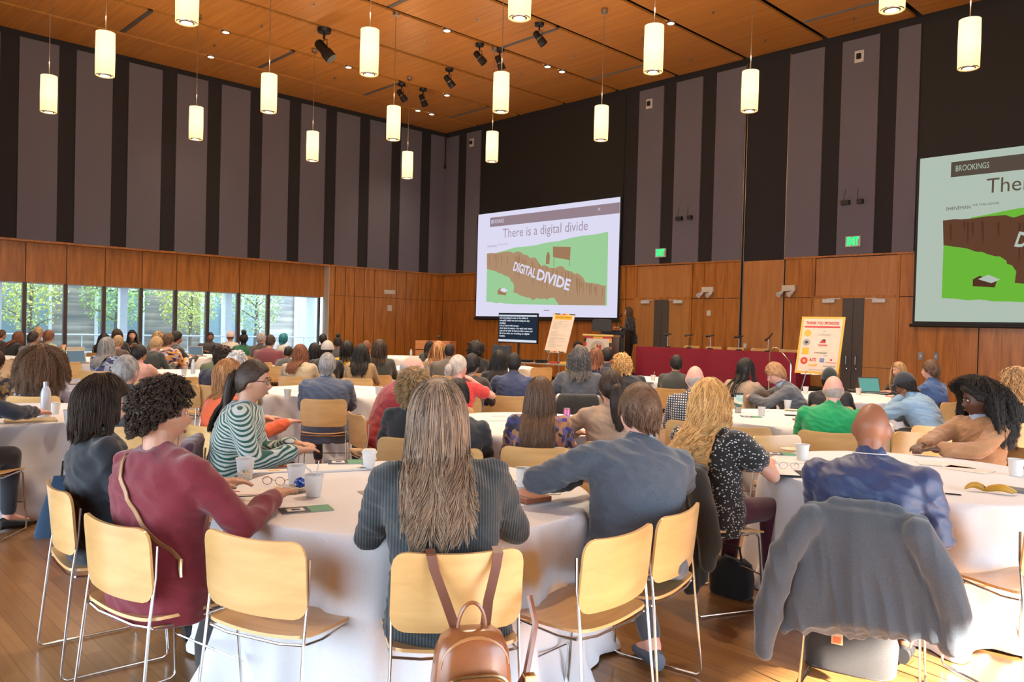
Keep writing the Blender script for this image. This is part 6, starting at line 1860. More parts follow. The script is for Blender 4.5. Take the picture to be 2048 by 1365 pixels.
P(567, 668, 19.0, 60, 'person with teal blue hair and a pale top against the windows', hair='bob', hc='teal', skin='dark', top='white_cotton', topc=(.62, .62, .60), L=.10, vol=1.2, female=True)
P(577, 693, 14.1, 30, 'person with short dark hair leaning low beside the beige sweater', hair='crew', hc='black', skin='brown', top='grey_wool', topc=(.06, .06, .06), lean=30)
P(488, 668, 17.6, 10, 'person with a tall black updo in a green top', hair='updo', hc='black', skin='dark', top='forest_green_cotton', topc=(.015, .13, .065), female=True, bw=1.1)
P(421, 665, 19.7, 175, 'person in a dark grey sweatshirt facing the camera by the windows', hair='crew', hc='black', skin='brown', top='dark_grey_fleece', topc=(.055, .050, .050), bw=1.35, fit=1.6, near=1)
P(461, 664, 19.6, 20, 'person in a pale pink cap near the middle windows', hair='short', hc='redbrown', skin='tan', top='cream_cotton', topc=(.58, .52, .44), hat=('beanie', (.62, .46, .44)))
P(352, 663, 15.2, 62, 'person with short black hair and beard in a dark grey shirt, facing right', hair='short', hc='black', skin='tan', top='charcoal_fleece', topc=(.040, .036, .032), bw=1.4, fit=1.8, lean=14, yaw=-8, near=1)
P(317, 675, 13.1, 40, 'person with sandy brown hair looking down in a dark shirt', hair='short', hc='sandy', skin='light', top='dark_green_cotton', topc=(.030, .035, .030), lean=20, pitch=24, yaw=-20, near=1)
P(336, 667, 14.1, 40, 'person in an orange, black and white patterned top', hair='short', hc='brown', skin='light', top='patchwork_print', topc=(.60, .26, .04), kind='print', c2=[(.03, .02, .03), (.55, .5, .5), (.10, .04, .03), (.35, .22, .30)], lean=18, bw=1.3, fit=2.2, near=1)
P(316, 665, 16.4, 30, 'person with light brown curls behind the sandy brown head', hair='curly_short', hc='sandy', skin='light', top='grey_wool', topc=(.06, .06, .06), L=.06, female=True)
P(277, 691, 10.3, 30, 'person with short black hair in a dusty pink jacket reaching right', hair='short', hc='black', skin='tan', top='dusty_pink_cotton', topc=(.60, .32, .25), garment='jacket', lean=16, yaw=-30, pose='reachR', bw=1.1, fit=1.7, near=1)
P(213, 677, 11.5, 28, 'person with long grey hair in a blue and white patterned blouse', hair='long', hc='grey', skin='light', top='wave_print', topc=(.45, .45, .52), kind='print', c2=[(.05, .07, .16), (.30, .33, .42), (.02, .03, .08)], lean=8, yaw=-20, L=.26, vol=1.6, female=True, near=1)
P(236, 672, 14.2, 30, 'person with short sandy hair right of the long grey hair', hair='short', hc='sandy', skin='light', top='brown_wool', topc=(.10, .06, .04))
P(251, 711, 5.85, 22, 'person with thinning grey hair in a dark grey jacket, behind the dark bob', hair='receding', hc='grey', skin='pink', top='graphite_suiting', topc=(.055, .060, .070), garment='jacket', lean=8, yaw=-14, bw=1.12, near=0)
P(264, 661, 18.4, 170, 'person with long dark hair holding a pale phone, facing the camera', hair='long', hc='black', skin='light', top='black_wool', topc=BLK, L=.28, pose='phone', female=True, near=1)
P(234, 659, 17.0, 10, 'person with a tall dark bob against the third window', hair='bob', hc='darkbrown', skin='light', top='black_wool', topc=BLK, L=.16, female=True)
P(208, 667, 17.2, 20, 'person with long black hair left of the tall dark bob', hair='long', hc='black', skin='light', top='black_wool', topc=BLK, L=.40, female=True, lean=14)
P(66, 663, 14.0, 48, 'person with receding hair in an olive brown shirt, left side', hair='receding', hc='darkbrown', skin='tan', top='olive_brown_cotton', topc=(.135, .105, .065), bw=1.2, fit=1.6, lean=6, near=1)
P(76, 655, 16.6, 50, 'person with sunglasses pushed up, behind the olive brown shirt', hair='short', hc='sandy', skin='pink', top='brown_wool', topc=(.10, .06, .04), glasses=True)
P(97, 661, 15.4, 50, 'person with auburn hair in a light green top holding a phone', hair='short', hc='redbrown', skin='tan', top='pale_green_cotton', topc=(.40, .46, .32), pose='phone', lean=10, near=1)
P(36, 664, 17.0, 60, 'person with auburn hair leaning forward in black, far left', hair='bob', hc='redbrown', skin='light', top='black_wool', topc=BLK, lean=30, L=.2, female=True)
P(3, 661, 18.0, 60, 'person with brown hair cut off by the left edge near the windows', hair='short', hc='brown', skin='light', top='grey_wool', topc=(.06, .06, .06), lean=14)
P(84, 697, 7.75, 14, 'person with a huge mass of brown waves in a white top', hair='bigcurl', hc='brown', skin='light', top='white_blue_cotton', topc=(.52, .56, .70), L=.34, vol=.95, female=True, lean=7, near=0)
P(-10, 702, 8.4, 40, 'person in a brown and gold patterned jacket at the left edge', hair='short', hc='darkbrown', skin='tan', top='leopard_print', topc=(.20, .12, .05), kind='floral', c2=[(.03, .025, .03), (.40, .26, .10), (.06, .05, .05)], lean=16, near=1)
P(-75, 700, 5.6, 62, 'person in a dark navy sweater writing at the left edge table', hair='short', hc='brown', skin='pink', top='navy_wool', topc=NAVY, lean=14, bw=1.15, pose={'L': (-.10, .46, .80), 'R': (.10, .56, .81), 'pole': (1.1, -.2, -.4)}, near=0)
# ---- far centre
P(952, 687, 13.4, 6, 'person with a round black afro in a black top', hair='afro', hc='black', skin='brown', top='black_wool', topc=BLK, L=.06, vol=.85, bw=1.0, female=True)
P(899, 688, 12.5, 8, 'person with a bald head in a grey brown jacket', hair='shaved', hc='black', skin='brown', top='grey_brown_suiting', topc=(.13, .105, .080), garment='blazer', bw=1.35, fit=1.6, lean=8)
P(877, 686, 13.4, 4, 'person with long auburn curls in the middle distance', hair='curly', hc='auburn', skin='light', top='cream_cotton', topc=(.58, .52, .44), L=.34, female=True)
P(859, 683, 17.0, 2, 'person with straight black hair by the wooden lectern', hair='long', hc='black', skin='light', top='grey_wool', topc=(.06, .06, .06), L=.25, female=True)
P(1156, 683, 17.5, 170, 'person with a dark bob seated facing the camera between poster and banner', hair='bob', hc='black', skin='light', top='black_wool', topc=BLK, L=.22, vol=1.1, female=True, near=1)
# ---- the speaker, standing on the stage
P(1258, 615, 20.9, -88, 'person standing at the lectern in a black suit, facing left', hair='bob', hc='brown', skin='light', top='black_suiting', topc=(.016, .016, .016), garment='blazer', L=.15, vol=.9, stand=True, zoff=ST, female=True, near=0, yaw=0, pants=(.012, .012, .012), glasses=True, hem=.10)
# ================================================================= EMPTY CHAIRS
from mathutils.bvhtree import BVHTree
place_chair(19.45, -16.38, R1(112), 'empty beech chair in the front, between the burgundy cardigan and the brown backpack', 'empty beech chairs')
place_chair(20.10, -15.50, R1(184), 'empty beech chair in the front, right of the brown backpack', 'empty beech chairs')
place_chair(15.56, -16.70, math.atan2(.62, -.78), 'empty beech chair cut off by the left edge', 'empty beech chairs')
place_chair(21.19, -13.61, R1(153), 'beech chair cut off by the right edge beside the sunlit cloth', 'empty beech chairs')
def empty(px, D, face, lab):
    p = atz(px, 656.6 + (px-1055)*.0263 + .78*1592/D, .79)
    q = p[:2] + .20*np.array([math.cos(face), math.sin(face)])
    place_chair(float(q[0]), float(q[1]), face, lab, 'empty beech chairs')
def to_table(px, D, key):
    p = dep(px, 700, D); t = TABLES[key]; return math.atan2(t[1]-p[1], t[0]-p[0])
empty(1158, 5.0, to_table(1158, 5.0, 'T1'), 'empty beech chair on the far side of the centre foreground table')
empty(1556, 6.0, to_table(1556, 6.0, 'T2'), 'empty beech chair across the right table, left of the white cup')
empty(1486, 6.55, rel(1486, -10), 'empty beech chair right of the blonde waves')
empty(1832, 6.55, rel(1832, -40), 'empty beech chair right of the shaved head')
empty(1872, 7.0, rel(1872, -30), 'second empty beech chair right of the shaved head')
empty(1083, 15.6, rel(1083, -25), 'empty orange-lit chair below the agenda poster')
empty(383, 9.4, rel(383, 65), 'small side-on empty chair right of the pink jacket table')
empty(362, 10.5, rel(362, 0), 'empty chair with its back to the camera below the clear water bottle')
empty(133, 13.2, rel(133, 10), 'empty chair below the open laptop near the windows')
empty(20, 13.6, rel(20, 10), 'empty chair at the far left below the auburn hair')

# ================================================================= DRAPED CLOTHES AND BAGS
def c2w(cx, cy, face, p):
    return rotz(face - PI/2) @ np.array(p, float) + np.array([cx, cy, 0])
def draped(nm, lab, cat, cx, cy, face, mat_, z0=.32, w0=.42, w1=.62, sl=True, seed=1, hood=False, vox=.0095):
    g = MB(); aa = np.arange(40)*2*PI/40
    rings = []
    R_ = random.Random(seed)
    zs = [.835, .82, .76, .68, .58, .48, .40, z0]
    for i, z in enumerate(zs):
        k = i/(len(zs)-1)
        w_ = (w0 + (w1-w0)*k)/2; d_ = (.030 if i == 0 else .055) + .012*k
        wob = .018*k*np.sin(aa*5 + seed) + .012*k*np.sin(aa*9 + seed*2)
        zz = z + k*(.05*np.sin(aa*1 + seed) + .03*np.sin(aa*3))*k
        yc = -.225 - .030*k + (.012 if i < 2 else 0)
        rings.append(np.stack([np.cos(aa)*(w_ + wob), yc + np.sin(aa)*(d_ + wob*.6), zz], 1))
    g.loft(rings)
    if sl:
        for s, pts in ((-1, [(-w0/2+.02, -.26, .77), (-w0/2-.085, -.30, .60), (-w0/2-.13, -.31, .40), (-w0/2-.15, -.31, .17)]), (1, [(w0/2-.02, -.26, .77), (w0/2+.08, -.27, .60), (w0/2+.12, -.26, .46), (w0/2+.11, -.25, .34)])):
            rr = [.062, .060, .052, .040]
            for a_, b_, r1, r2 in zip(pts[:-1], pts[1:], rr[:-1], rr[1:]): g.capsule(a_, b_, r1, r2, 14)
    if hood: g.capsule((-.12, -.20, .83), (.12, -.20, .83), .035, .035, 12)
    me = remesh(g, vox, 5)
    nv = len(me.vertices)
    co = np.zeros(nv*3); me.vertices.foreach_get('co', co); co = co.reshape(-1, 3)
    no_ = np.zeros(nv*3); me.vertex_normals.foreach_get('vector', no_); no_ = no_.reshape(-1, 3)
    for i in range(nv):
        x, y, z = co[i]
        v = noise.noise(Vector((x*15 + seed + z*3, y*4, z*2.2))); v2 = noise.noise(Vector((x*9 + seed, y*9, z*9)))
        co[i] += no_[i]*((1-2*abs(v))*.022*(1.12 - min(1, z)) + v2*.006)
    me.vertices.foreach_set('co', co.ravel())
    o = link_mesh(me, nm, mat_)
    o.location = (cx, cy, 0); o.rotation_euler = (0, 0, face - PI/2)
    return tag(o, lab, cat)
M_HOOD = fabric('slate_fleece', (.060, .072, .088), rough=.9)
draped('sweatshirt', 'dark slate sweatshirt draped over the chair of the shaved head person', 'sweatshirt', 20.74, -14.22, R1(106), M_HOOD, hood=True, seed=2, vox=.008, w0=.46, w1=.66)
draped('jacket', 'long black jacket hung on the chair behind the dotted blouse', 'jacket', 19.67, -13.80, R1(67), fabric('black_coat', (.022, .021, .018)), z0=.22, w0=.46, w1=.56, seed=5)
def near_chair(r, nm, lab, mat_, **k):
    o = r['root']; return draped(nm, lab, 'jacket', o.location.x, o.location.y, o.rotation_euler[2] + PI/2, mat_, **k)
near_chair(p3, 'jacket', 'plum jacket hung on the chair of the striped sweater', fabric('plum_wool', (.075, .022, .045)), sl=False, z0=.38, vox=.011, seed=4)

near_chair(p23, 'jacket', 'black jacket hung on the chair of the grey polo shirt', fabric('black_coat', (.022, .021, .018)), sl=False, z0=.36, vox=.014, seed=7)
# brown leather backpack on the foreground chair
M_LEA = wood('brown_leather', (.20, .062, .018), (.34, .115, .035), (9, 9, 9), .28, .5)
M_LEA2 = mat('tan_leather_piping', (.45, .20, .06), .3, coat=.4)
M_BRASS = mat('brass_hardware', (.75, .52, .24), .25, 1.0)
t = thing('backpack', 'brown leather backpack hanging from the foreground chair back', 'backpack', (19.94, -16.02, 0), R1(150) - PI/2)
bx_, bz0, bz1, yb = .015, .30, .60, -.40
aa = np.arange(32)*2*PI/32
def supr(w_, d_, e=.45): return np.sign(np.cos(aa))*np.abs(np.cos(aa))**e*w_, np.sign(np.sin(aa))*np.abs(np.sin(aa))**e*d_
g = MB(); rings = []
for z, w_, d_ in [(.285, .09, .05), (.29, .120, .070), (.33, .130, .082), (.45, .126, .080), (.54, .116, .070), (.585, .098, .055), (.605, .070, .035), (.610, .03, .015)]:
    x_, y_ = supr(w_, d_, .55); rings.append(np.stack([bx_ + x_, yb + y_, np.full(32, z)], 1))
g.loft(rings); g.build('body', M_LEA, t)
g = MB(); rings = []
for y_, s_ in [(yb-.060, 1.0), (yb-.105, .98), (yb-.120, .88), (yb-.124, .5)]:
    c_, d_ = supr(.100*s_, .095*s_, .5); rings.append(np.stack([bx_ + c_, np.full(32, y_), .395 + d_], 1))
g.loft(rings); g.build('front_pocket', M_LEA, t)
g = MB(); c_, d_ = supr(.103, .098, .5); g.tube([(bx_ + c_[i], yb-.100, .395 + d_[i]) for i in range(0, 17)], .0055, 6); g.build('pocket_zip', M_BRASS, t)
g = MB(); g.tube([(bx_ + .108*math.cos(q), yb - .052, .50 + .095*math.sin(q)) for q in np.linspace(0.05, PI-.05, 15)], .0055, 6); g.build('piping', M_LEA2, t)
g = MB(); g.tube([(bx_ + .045*math.cos(q), yb + .01, .60 + .085*math.sin(q)) for q in np.linspace(0, PI, 13)], .0065, 6); g.build('top_handle', M_LEA, t)
for s in (-1, 1):
    g = MB(); x0 = bx_ + s*.045; x1 = bx_ + s*.115
    path = [(x0, yb+.02, .585), (bx_ + s*.07, yb+.09, .66), (x1-.01*s, -.262, .755), (x1, -.250, .802), (x1, -.215, .815), (x1+.01*s, -.165, .77)]
    wv = .017
    V = []; F = []
    for i, p_ in enumerate(path):
        V += [(p_[0]-wv, p_[1], p_[2]), (p_[0]+wv, p_[1], p_[2]), (p_[0]+wv, p_[1]-.004, p_[2]), (p_[0]-wv, p_[1]-.004, p_[2])]
    for i in range(len(path)-1):
        for j in range(4): F.append((i*4+j, i*4+(j+1) % 4, i*4+4+(j+1) % 4, i*4+4+j))
    g.add(V, F); g.build('shoulder_strap', mat('brown_strap', (.20, .075, .042), .45), t)
g = MB(); g.tube([(bx_ + .13, yb+.02, .33), (bx_ + .20, yb+.06, .42), (bx_+.245, -.28, .56), (bx_+.235, -.23, .64)], .012, 6); g.build('side_strap', M_LEA, t)
g = MB(); g.box((bx_+.185, yb+.02, .385), (bx_+.225, yb+.055, .425)); g.build('buckle', M_BRASS, t, smooth=False, bevel=.004)

# tan strap across the burgundy cardigan
def surf(root, names, pts, off):
    """drop points onto a garment from behind, in the wearer's own space"""
    bv = []
    for ch in root.children:
        if ch.name.split('.')[0] in names:
            me = ch.data; bv.append(BVHTree.FromPolygons([v.co for v in me.vertices], [p.vertices for p in me.polygons]))
    out = []
    for o_, d_ in pts:
        best = None
        for b in bv:
            h = b.ray_cast(Vector(o_), Vector(d_), 2.0)
            if h[0] is not None and (best is None or h[3] < best[1]): best = (h[0] + h[1]*off, h[3])
        if best: out.append(np.array(best[0]))
    return out
R_ = p2
Nk, u_, xh_, yh_ = R_['Nk'], R_['u'], R_['xh'], R_['yh']
pts = []
for i in range(26):
    k = i/25
    base = Nk - u_*(.005 + .46*k) - xh_*(.095 - .34*k)
    if k < .04: pts.append((tuple(base + np.array([0, .02, .4])), (0, 0, -1)))
    else: pts.append((tuple(base - yh_*.6), tuple(yh_)))
pp = surf(R_['root'], ('sweater',), pts, .006)
t = thing('crossbody_strap', 'tan leather bag strap worn diagonally across the burgundy cardigan', 'strap', tuple(R_['root'].location), R_['rz'])
t.scale = R_['root'].scale
g = MB(); V = []; F = []
ud = norm(xh_*.85 + u_*.5)
for p_ in pp: V += [p_ - ud*.0095, p_ + ud*.0095, p_ + ud*.0095 - yh_*.004, p_ - ud*.0095 - yh_*.004]
for i in range(len(pp)-1):
    for j in range(4): F.append((i*4+j, i*4+(j+1) % 4, i*4+4+(j+1) % 4, i*4+4+j))
g.add(np.array(V), F); g.build('strap', mat('tan_strap_leather', (.42, .22, .10), .45), t)
g = MB(); e_ = pp[-1]; g.tube([e_, e_ + np.array([.012, -.008, -.03]), e_ + np.array([.02, -.01, -.06])], [.010, .008, .006], 8); g.build('clasp', M_BRASS, t)

# navy tote bag on the floor
q = atz(134, 1070, 0)
t = thing('tote_bag', 'navy blue tote bag with white printed panels, on the floor behind the black jacket chair', 'bag', (float(q[0]), float(q[1]), 0), rel(134, 12) - PI/2)
g = MB(); rings = []
for z, w_, d_ in [(0, .20, .085), (.02, .205, .09), (.12, .185, .075), (.25, .15, .05), (.36, .115, .028), (.42, .10, .016)]:
    x_, y_ = supr(w_, d_, .5); rings.append(np.stack([x_, y_ + z*.10, np.full(32, z)], 1))
g.loft(rings); g.build('body', fabric('navy_tote', (.012, .045, .095)), t)
M_WP = mat('white_print', (.62, .68, .78), .7)
for (x0, z0, x1, z1, yy) in ((.0, .05, .13, .12, -.092), (.02, .17, .10, .19, -.078), (.02, .205, .12, .26, -.068)):
    g = MB(); g.add([(x0, yy + z0*.02 - .004, z0), (x1, yy + z0*.02 - .004, z0), (x1, yy + .018, z1), (x0, yy + .018, z1)], [(0, 1, 2, 3)]); g.build('printed_panel', M_WP, t, smooth=False)
for y_ in (-.0, .05):
    g = MB(); g.tube([(-.05, .03 + y_*.3, .41), (-.04, .03 + y_*.3, .52), (.04, .03 + y_*.3, .52), (.05, .03 + y_*.3, .41)], .008, 6); g.build('handle', M_BLACK, t)
def soft_bag(nm, lab, px, py, w_, h_, d_, face, m, strap=True, z=0):
    q = atz(px, py, z)
    t = thing(nm, lab, 'bag', (float(q[0]), float(q[1]), z), face - PI/2)
    g = MB(); rings = []
    for k, s_ in ((0, .9), (.06, 1), (.5, 1.03), (.85, .9), (1, .55)):
        x_, y_ = supr(w_*s_, d_*s_, .55); rings.append(np.stack([x_, y_, np.full(32, k*h_) + .01*np.sin(aa*3)*(k > .4)], 1))
    g.loft(rings); g.build('body', m, t)
    if strap:
        g = MB(); g.tube([(-w_*.5, 0, h_*.95), (-w_*.4, -.01, h_*1.35), (w_*.4, -.01, h_*1.35), (w_*.5, 0, h_*.95)], .007, 6); g.build('handle', m, t)
    return t
b_ = soft_bag('travel_bag', 'dark bag with a small orange tag under the right front chair', 1700, 1335, .20, .24, .12, R1(106), fabric('dark_nylon', (.030, .026, .024)))
g = MB(); g.box((-.07, -.128, .14), (-.02, -.122, .19), 0); g.box((-.062, -.131, .148), (-.028, -.127, .176), 1); g.build('tag', [mat('cream_tag', (.6, .45, .25), .6), mat('orange_tag', (.75, .16, .05), .6)], b_, smooth=False)
soft_bag('tote_bag', 'black bag on the floor under the front empty chair', 470, 1340, .19, .26, .12, R1(100), fabric('black_nylon', (.010, .010, .011)))
soft_bag('handbag', 'black bag on the floor under the dotted blouse chair', 1462, 1190, .13, .22, .07, R1(90), fabric('black_nylon', (.010, .010, .011)))
soft_bag('handbag', 'black handbag with a metal clasp beside the white bottle', 132, 838, .15, .17, .06, rel(132, 0), fabric('black_nylon', (.010, .010, .011)), z=.755) if False else None

# ================================================================= THINGS ON THE TABLES
TZ = .7535
def cup_mb(r0=.029, r1=.040, h=.092):
    a = MB(); n_ = 24
    a.lathe([(.001, .003), (r0, .003), (r0, 0), (r0+.001, .0), (r1, h-.004), (r1+.0025, h-.002), (r1+.0025, h+.001), (r1-.001, h), (r0-.001, .006), (.001, .006)], n=n_, cap=False)
    return a
CUP = [None]
def cup(px, py, lab, lid=False, straw=False, h=1.0, z=TZ, grp='white paper cups'):
    q = atz(px, py, z)
    t = thing('paper_cup', lab, 'cup', (float(q[0]), float(q[1]), z), 0, grp)
    t.scale = (h, h, h)
    cup_mb().build('cup_wall', M_CUP, t)
    if lid:
        a = MB(); a.lathe([(.001, .110), (.036, .110), (.038, .104), (.041, .100), (.045, .096), (.045, .090), (.040, .088)], n=24, cap=False); a.build('lid', M_WHITE, t)
    if straw:
        a = MB(); a.tube([(0, 0, .01), (.02, .01, .15)], .003, 6); a.build('straw', M_WHITE, t)
    return t
cup(490, 958, 'paper cup beside a crumpled napkin on the centre table', h=1.15)
cup(592, 972, 'paper cup behind the blue wrapper on the centre table', h=1.12)
cup(627, 993, 'paper cup with a clear straw, nearest the camera on the centre table', straw=True, h=1.12)
cup(738, 938, 'lidded white coffee cup at the back of the centre table', lid=True)
cup(1047, 974, 'paper cup right of the dark ribbed cardigan', h=1.05)
cup(1604, 920, 'white cup on the right table beside the navy polo shoulder', h=1.1)
cup(2031, 952, 'bluish white cup at the right edge of the right table', h=1.1)
cup(1575, 818, 'white cup in front of the grey tweed blazer', h=1.0)
cup(1523, 832, 'white cup beside the green programme on the tumbler table', h=.95)
cup(1608, 834, 'white cup beside the red notebook', h=.95)
cup(575, 796, 'white cup left of the blue grey suit', h=1.0)
cup(757, 790, 'white cup right of the blue grey suit', h=1.0)
cup(110, 828, 'brownish paper cup right of the white bottle', h=1.0)
cup(139, 846, 'bluish paper cup left of the dark bob', h=1.1)
cup(368, 752, 'white cup left of the clear water bottle')
cup(147, 778, 'tall cup stack behind the dark bob') if False else None
cup(1306, 762, 'cup with a white straw near the maroon table', straw=True)
cup(1611, 787, 'cup near the right laptop table edge')
cup(1717, 790, 'cup left of the open laptops')
cup(815, 739, 'cup beyond the dark olive jacket')
def flat(nm, lab, cat, px, py, w_, h_, ang, m, th=.002, z=TZ, layers=None, grp=None):
    q = atz(px, py, z)
    t = thing(nm, lab, cat, (float(q[0]), float(q[1]), z), ang, grp)
    a = MB(); a.box((-w_/2, -h_/2, 0), (w_/2, h_/2, th)); a.build('sheet' if th < .005 else 'cover', m, t, smooth=False)
    for i, (x0, y0, x1, y1, mm, nn) in enumerate(layers or []):
        a = MB(); a.box((x0*w_-w_/2, y0*h_-h_/2, th), (x1*w_-w_/2, y1*h_-h_/2, th+.0008*(i+1))); a.build(nn, mm, t, smooth=False)
    return t
M_GP = mat('green_print', (.10, .34, .20), .6); M_NP = mat('navy_print', (.03, .035, .07), .6)
PROG = [(0, 0, .55, 1, M_NP, 'dark_half'), (.55, 0, 1, 1, M_GP, 'green_half'), (.12, .25, .46, .75, M_PAPER, 'white_figure'), (.22, .38, .38, .62, M_NP, 'inner_figure')]
flat('programme', 'green and navy programme card near the front edge of the centre table', 'programme', 612, 1020, .22, .11, az(612) - 1.35, M_PAPER, layers=PROG)
flat('programme', 'green and navy programme card on a notepad at the back of the centre table', 'programme', 692, 925, .21, .14, az(692) - 1.5, M_PAPER, z=TZ+.011, layers=PROG)
flat('notepad', 'white notepad with a dark clip under a programme on the centre table', 'notepad', 672, 937, .30, .22, az(672) - 1.35, M_PAPER, th=.010, layers=[(.9, .1, 1, .2, M_BLACK, 'clip')])
flat('programme', 'small folded programme left of the dark ribbed cardigan', 'programme', 745, 985, .12, .09, az(745) - 1.2, M_PAPER, layers=[(0, 0, .7, 1, M_GREYP, 'dark_half')])
flat('paper_sheet', 'loose white sheet by the burgundy sleeve', 'paper', 505, 1002, .24, .16, az(505) - 1.4, M_PAPER, layers=[(.1, .45, .9, .47, M_REDP, 'red_rule')])
flat('paper_sheet', 'second loose white sheet with a red rule by the burgundy sleeve', 'paper', 522, 984, .26, .17, az(522) - 1.6, M_PAPER, z=TZ+.003, layers=[(.1, .1, .85, .13, M_REDP, 'red_rule')])
flat('red_wrapper', 'small red paper wrapper on the centre table', 'wrapper', 534, 1005, .045, .03, 2.0, M_REDP)
flat('food_tray', 'thin dark edged tray with a yellow garnish on the centre table', 'tray', 536, 944, .20, .08, az(536) - 1.5, M_PAPER, th=.006, layers=[(.5, .3, .8, .7, M_YB, 'garnish')])
flat('notebook', 'thick brown leather notebook with an elastic band on the centre table', 'notebook', 1052, 998, .15, .20, az(1052) - .9, mat('cognac_leather', (.36, .10, .04), .4, coat=.3), th=.022, layers=[(.15, 0, .22, 1, M_NP, 'elastic_band')])
flat('paper_sheet', 'white sheet behind the brown leather notebook', 'paper', 1062, 983, .24, .20, az(1062) - 1.2, M_PAPER, layers=[(.4, .4, .6, .6, M_GREYP, 'printed_mark')])
flat('paper_sheet', 'large white sheet behind the cup right of the ribbed cardigan', 'paper', 1010, 955, .30, .22, az(1010) - 1.5, M_PAPER)
flat('notebook', 'red notebook beside the bright green polo', 'notebook', 1606, 842, .16, .12, az(1606) - 1.2, mat('red_cover', (.62, .035, .035), .5), th=.014)
flat('phone', 'black phone behind the red notebook', 'phone', 1585, 832, .15, .07, az(1585) - 1.4, M_BLACK, th=.008)
flat('programme', 'green programme left of the white cup on the tumbler table', 'programme', 1502, 834, .20, .14, az(1502) - 1.4, M_PAPER, layers=PROG)
flat('paper_sheet', 'white papers in front of the grey tweed blazer', 'paper', 1550, 823, .28, .18, az(1550) - 1.7, M_PAPER)
flat('programme', 'green programme at the far left of the right front table', 'programme', 1562, 909, .20, .12, az(1562) - 1.4, M_PAPER, layers=PROG)
flat('paper_sheet', 'white sheet left of the white cup on the right front table', 'paper', 1575, 922, .28, .18, az(1575) - 1.5, M_PAPER)
flat('notebook', 'open notebook with a black cover beside the dotted blouse arm', 'notebook', 1582, 950, .26, .18, az(1582) - 1.35, M_BLACK, th=.012, layers=[(.02, .02, .62, .98, M_PAPER, 'open_page')])
flat('paper_sheet', 'white papers under the tan blazer hands', 'paper', 1890, 930, .32, .20, az(1890) - 1.4, M_PAPER, layers=[(0, 0, .4, .1, M_GREYP, 'printed_mark')])
flat('paper_sheet', 'second white sheet below the tan blazer', 'paper', 1935, 940, .26, .18, az(1935) - 1.9, M_PAPER)
flat('notebook', 'grey notebook at the right edge beside the banana peel', 'notebook', 2042, 984, .16, .12, az(2042) - 1.8, mat('grey_cover', (.20, .22, .24), .5), th=.012)
flat('clipboard', 'wooden clipboard with a green pen at the left edge table', 'clipboard', 62, 842, .34, .24, az(62) - 1.5, mat('pale_board', (.55, .42, .22), .6), th=.010, layers=[(.25, .75, .75, .80, mat('green_pen', (.10, .40, .06), .4), 'green_pen')])
for i, (px, py, lab) in enumerate([(985, 840, 'white papers left of the floral blouse'), (1010, 832, 'papers on the table beyond the black shirt'), (1160, 852, 'white sheet beside the pink can'), (715, 778, 'papers right of the blue grey suit'), (600, 782, 'papers left of the blue grey suit'), (348, 758, 'white papers on the pink jacket table'), (1735, 790, 'white papers before the open laptops'), (1292, 764, 'white papers near the maroon table'), (860, 742, 'papers beyond the balding red shirt'), (1100, 782, 'papers before the grey polo')]):
    flat('paper_sheet', lab, 'paper', px, py, .26, .18, az(px) - 1.3 - .2*(i % 3), M_PAPER, layers=[(.1, .2, .6, .3, M_GREYP, 'printed_mark')] if i % 2 else None)
def plate(px, py, lab, r=.085):
    q = atz(px, py, TZ)
    t = thing('paper_plate', lab, 'plate', (float(q[0]), float(q[1]), TZ), 0, 'paper plates')
    a = MB(); a.lathe([(.001, .001), (r*.65, .001), (r*.72, .004), (r, .012), (r, .014), (r*.72, .007), (r*.65, .004), (.001, .004)], n=32, cap=False); a.build('dish', mat('cream_plate', (.72, .58, .40), .5), t)
    return t
pl = plate(583, 982, 'cream paper plate with a napkin under the blue wrapper')
plate(1098, 972, 'cream paper plate beside the grey blue blazer elbow')
plate(1585, 902, 'cream paper plate behind the white cup on the right front table')
plate(1582, 822, 'cream paper plate under the cup near the grey tweed blazer', .075)
plate(1035, 838, 'cream paper plate left of the floral blouse', .075)
def crumple(nm, lab, cat, px, py, r, m, z=TZ, seed=1, sc=(1, 1, .8)):
    q = atz(px, py, z); R_ = np.random.RandomState(seed); d = sphere_dirs(18, 12)
    a = MB(); a.add(d*np.array(sc)*r*(1 + .28*R_.uniform(-1, 1, (len(d), 1))) + [0, 0, r*sc[2]*1.05], sphere_faces(18, 12))
    o = a.build(nm, m, smooth=False); o.location = (float(q[0]), float(q[1]), z); return tag(o, lab, cat)
crumple('napkin', 'crumpled cream napkin beside the cup on the centre table', 'napkin', 486, 962, .030, mat('cream_napkin', (.74, .66, .52), .8))
crumple('snack_wrapper', 'shiny blue snack wrapper on the paper plate', 'wrapper', 600, 975, .026, mat('blue_foil', (.02, .09, .50), .25, coat=.5), z=TZ+.016, seed=4)
crumple('napkin', 'small white napkin on the paper plate', 'napkin', 572, 979, .020, M_PAPER, z=TZ+.016, seed=5, sc=(1.6, 1, .5))
def specs(px, py, lab, face, m):
    q = atz(px, py, TZ)
    t = thing('eyeglasses', lab, 'glasses', (float(q[0]), float(q[1]), TZ), face)
    for k in (-1, 1):
        a = MB(); a.tube([(k*.034 + .024*math.cos(v), 0, .024 + .020*math.sin(v)) for v in np.linspace(0, 2*PI, 17)], .0016, 5); a.build('rim', m, t)
        a = MB(); a.tube([(k*.060, 0, .030), (k*.064, .08, .026), (k*.066, .13, .006)], .0018, 5); a.build('temple', m, t)
    a = MB(); a.tube([(-.010, 0, .028), (.010, 0, .028)], .0016, 5); a.build('bridge', m, t)
specs(547, 972, 'brown rimmed glasses standing open on the centre table', az(547) - 2.0, mat('tortoise', (.14, .05, .025), .3))
specs(1578, 940, 'thin wire glasses above the open black notebook', az(1578) - 1.3, M_STEEL)
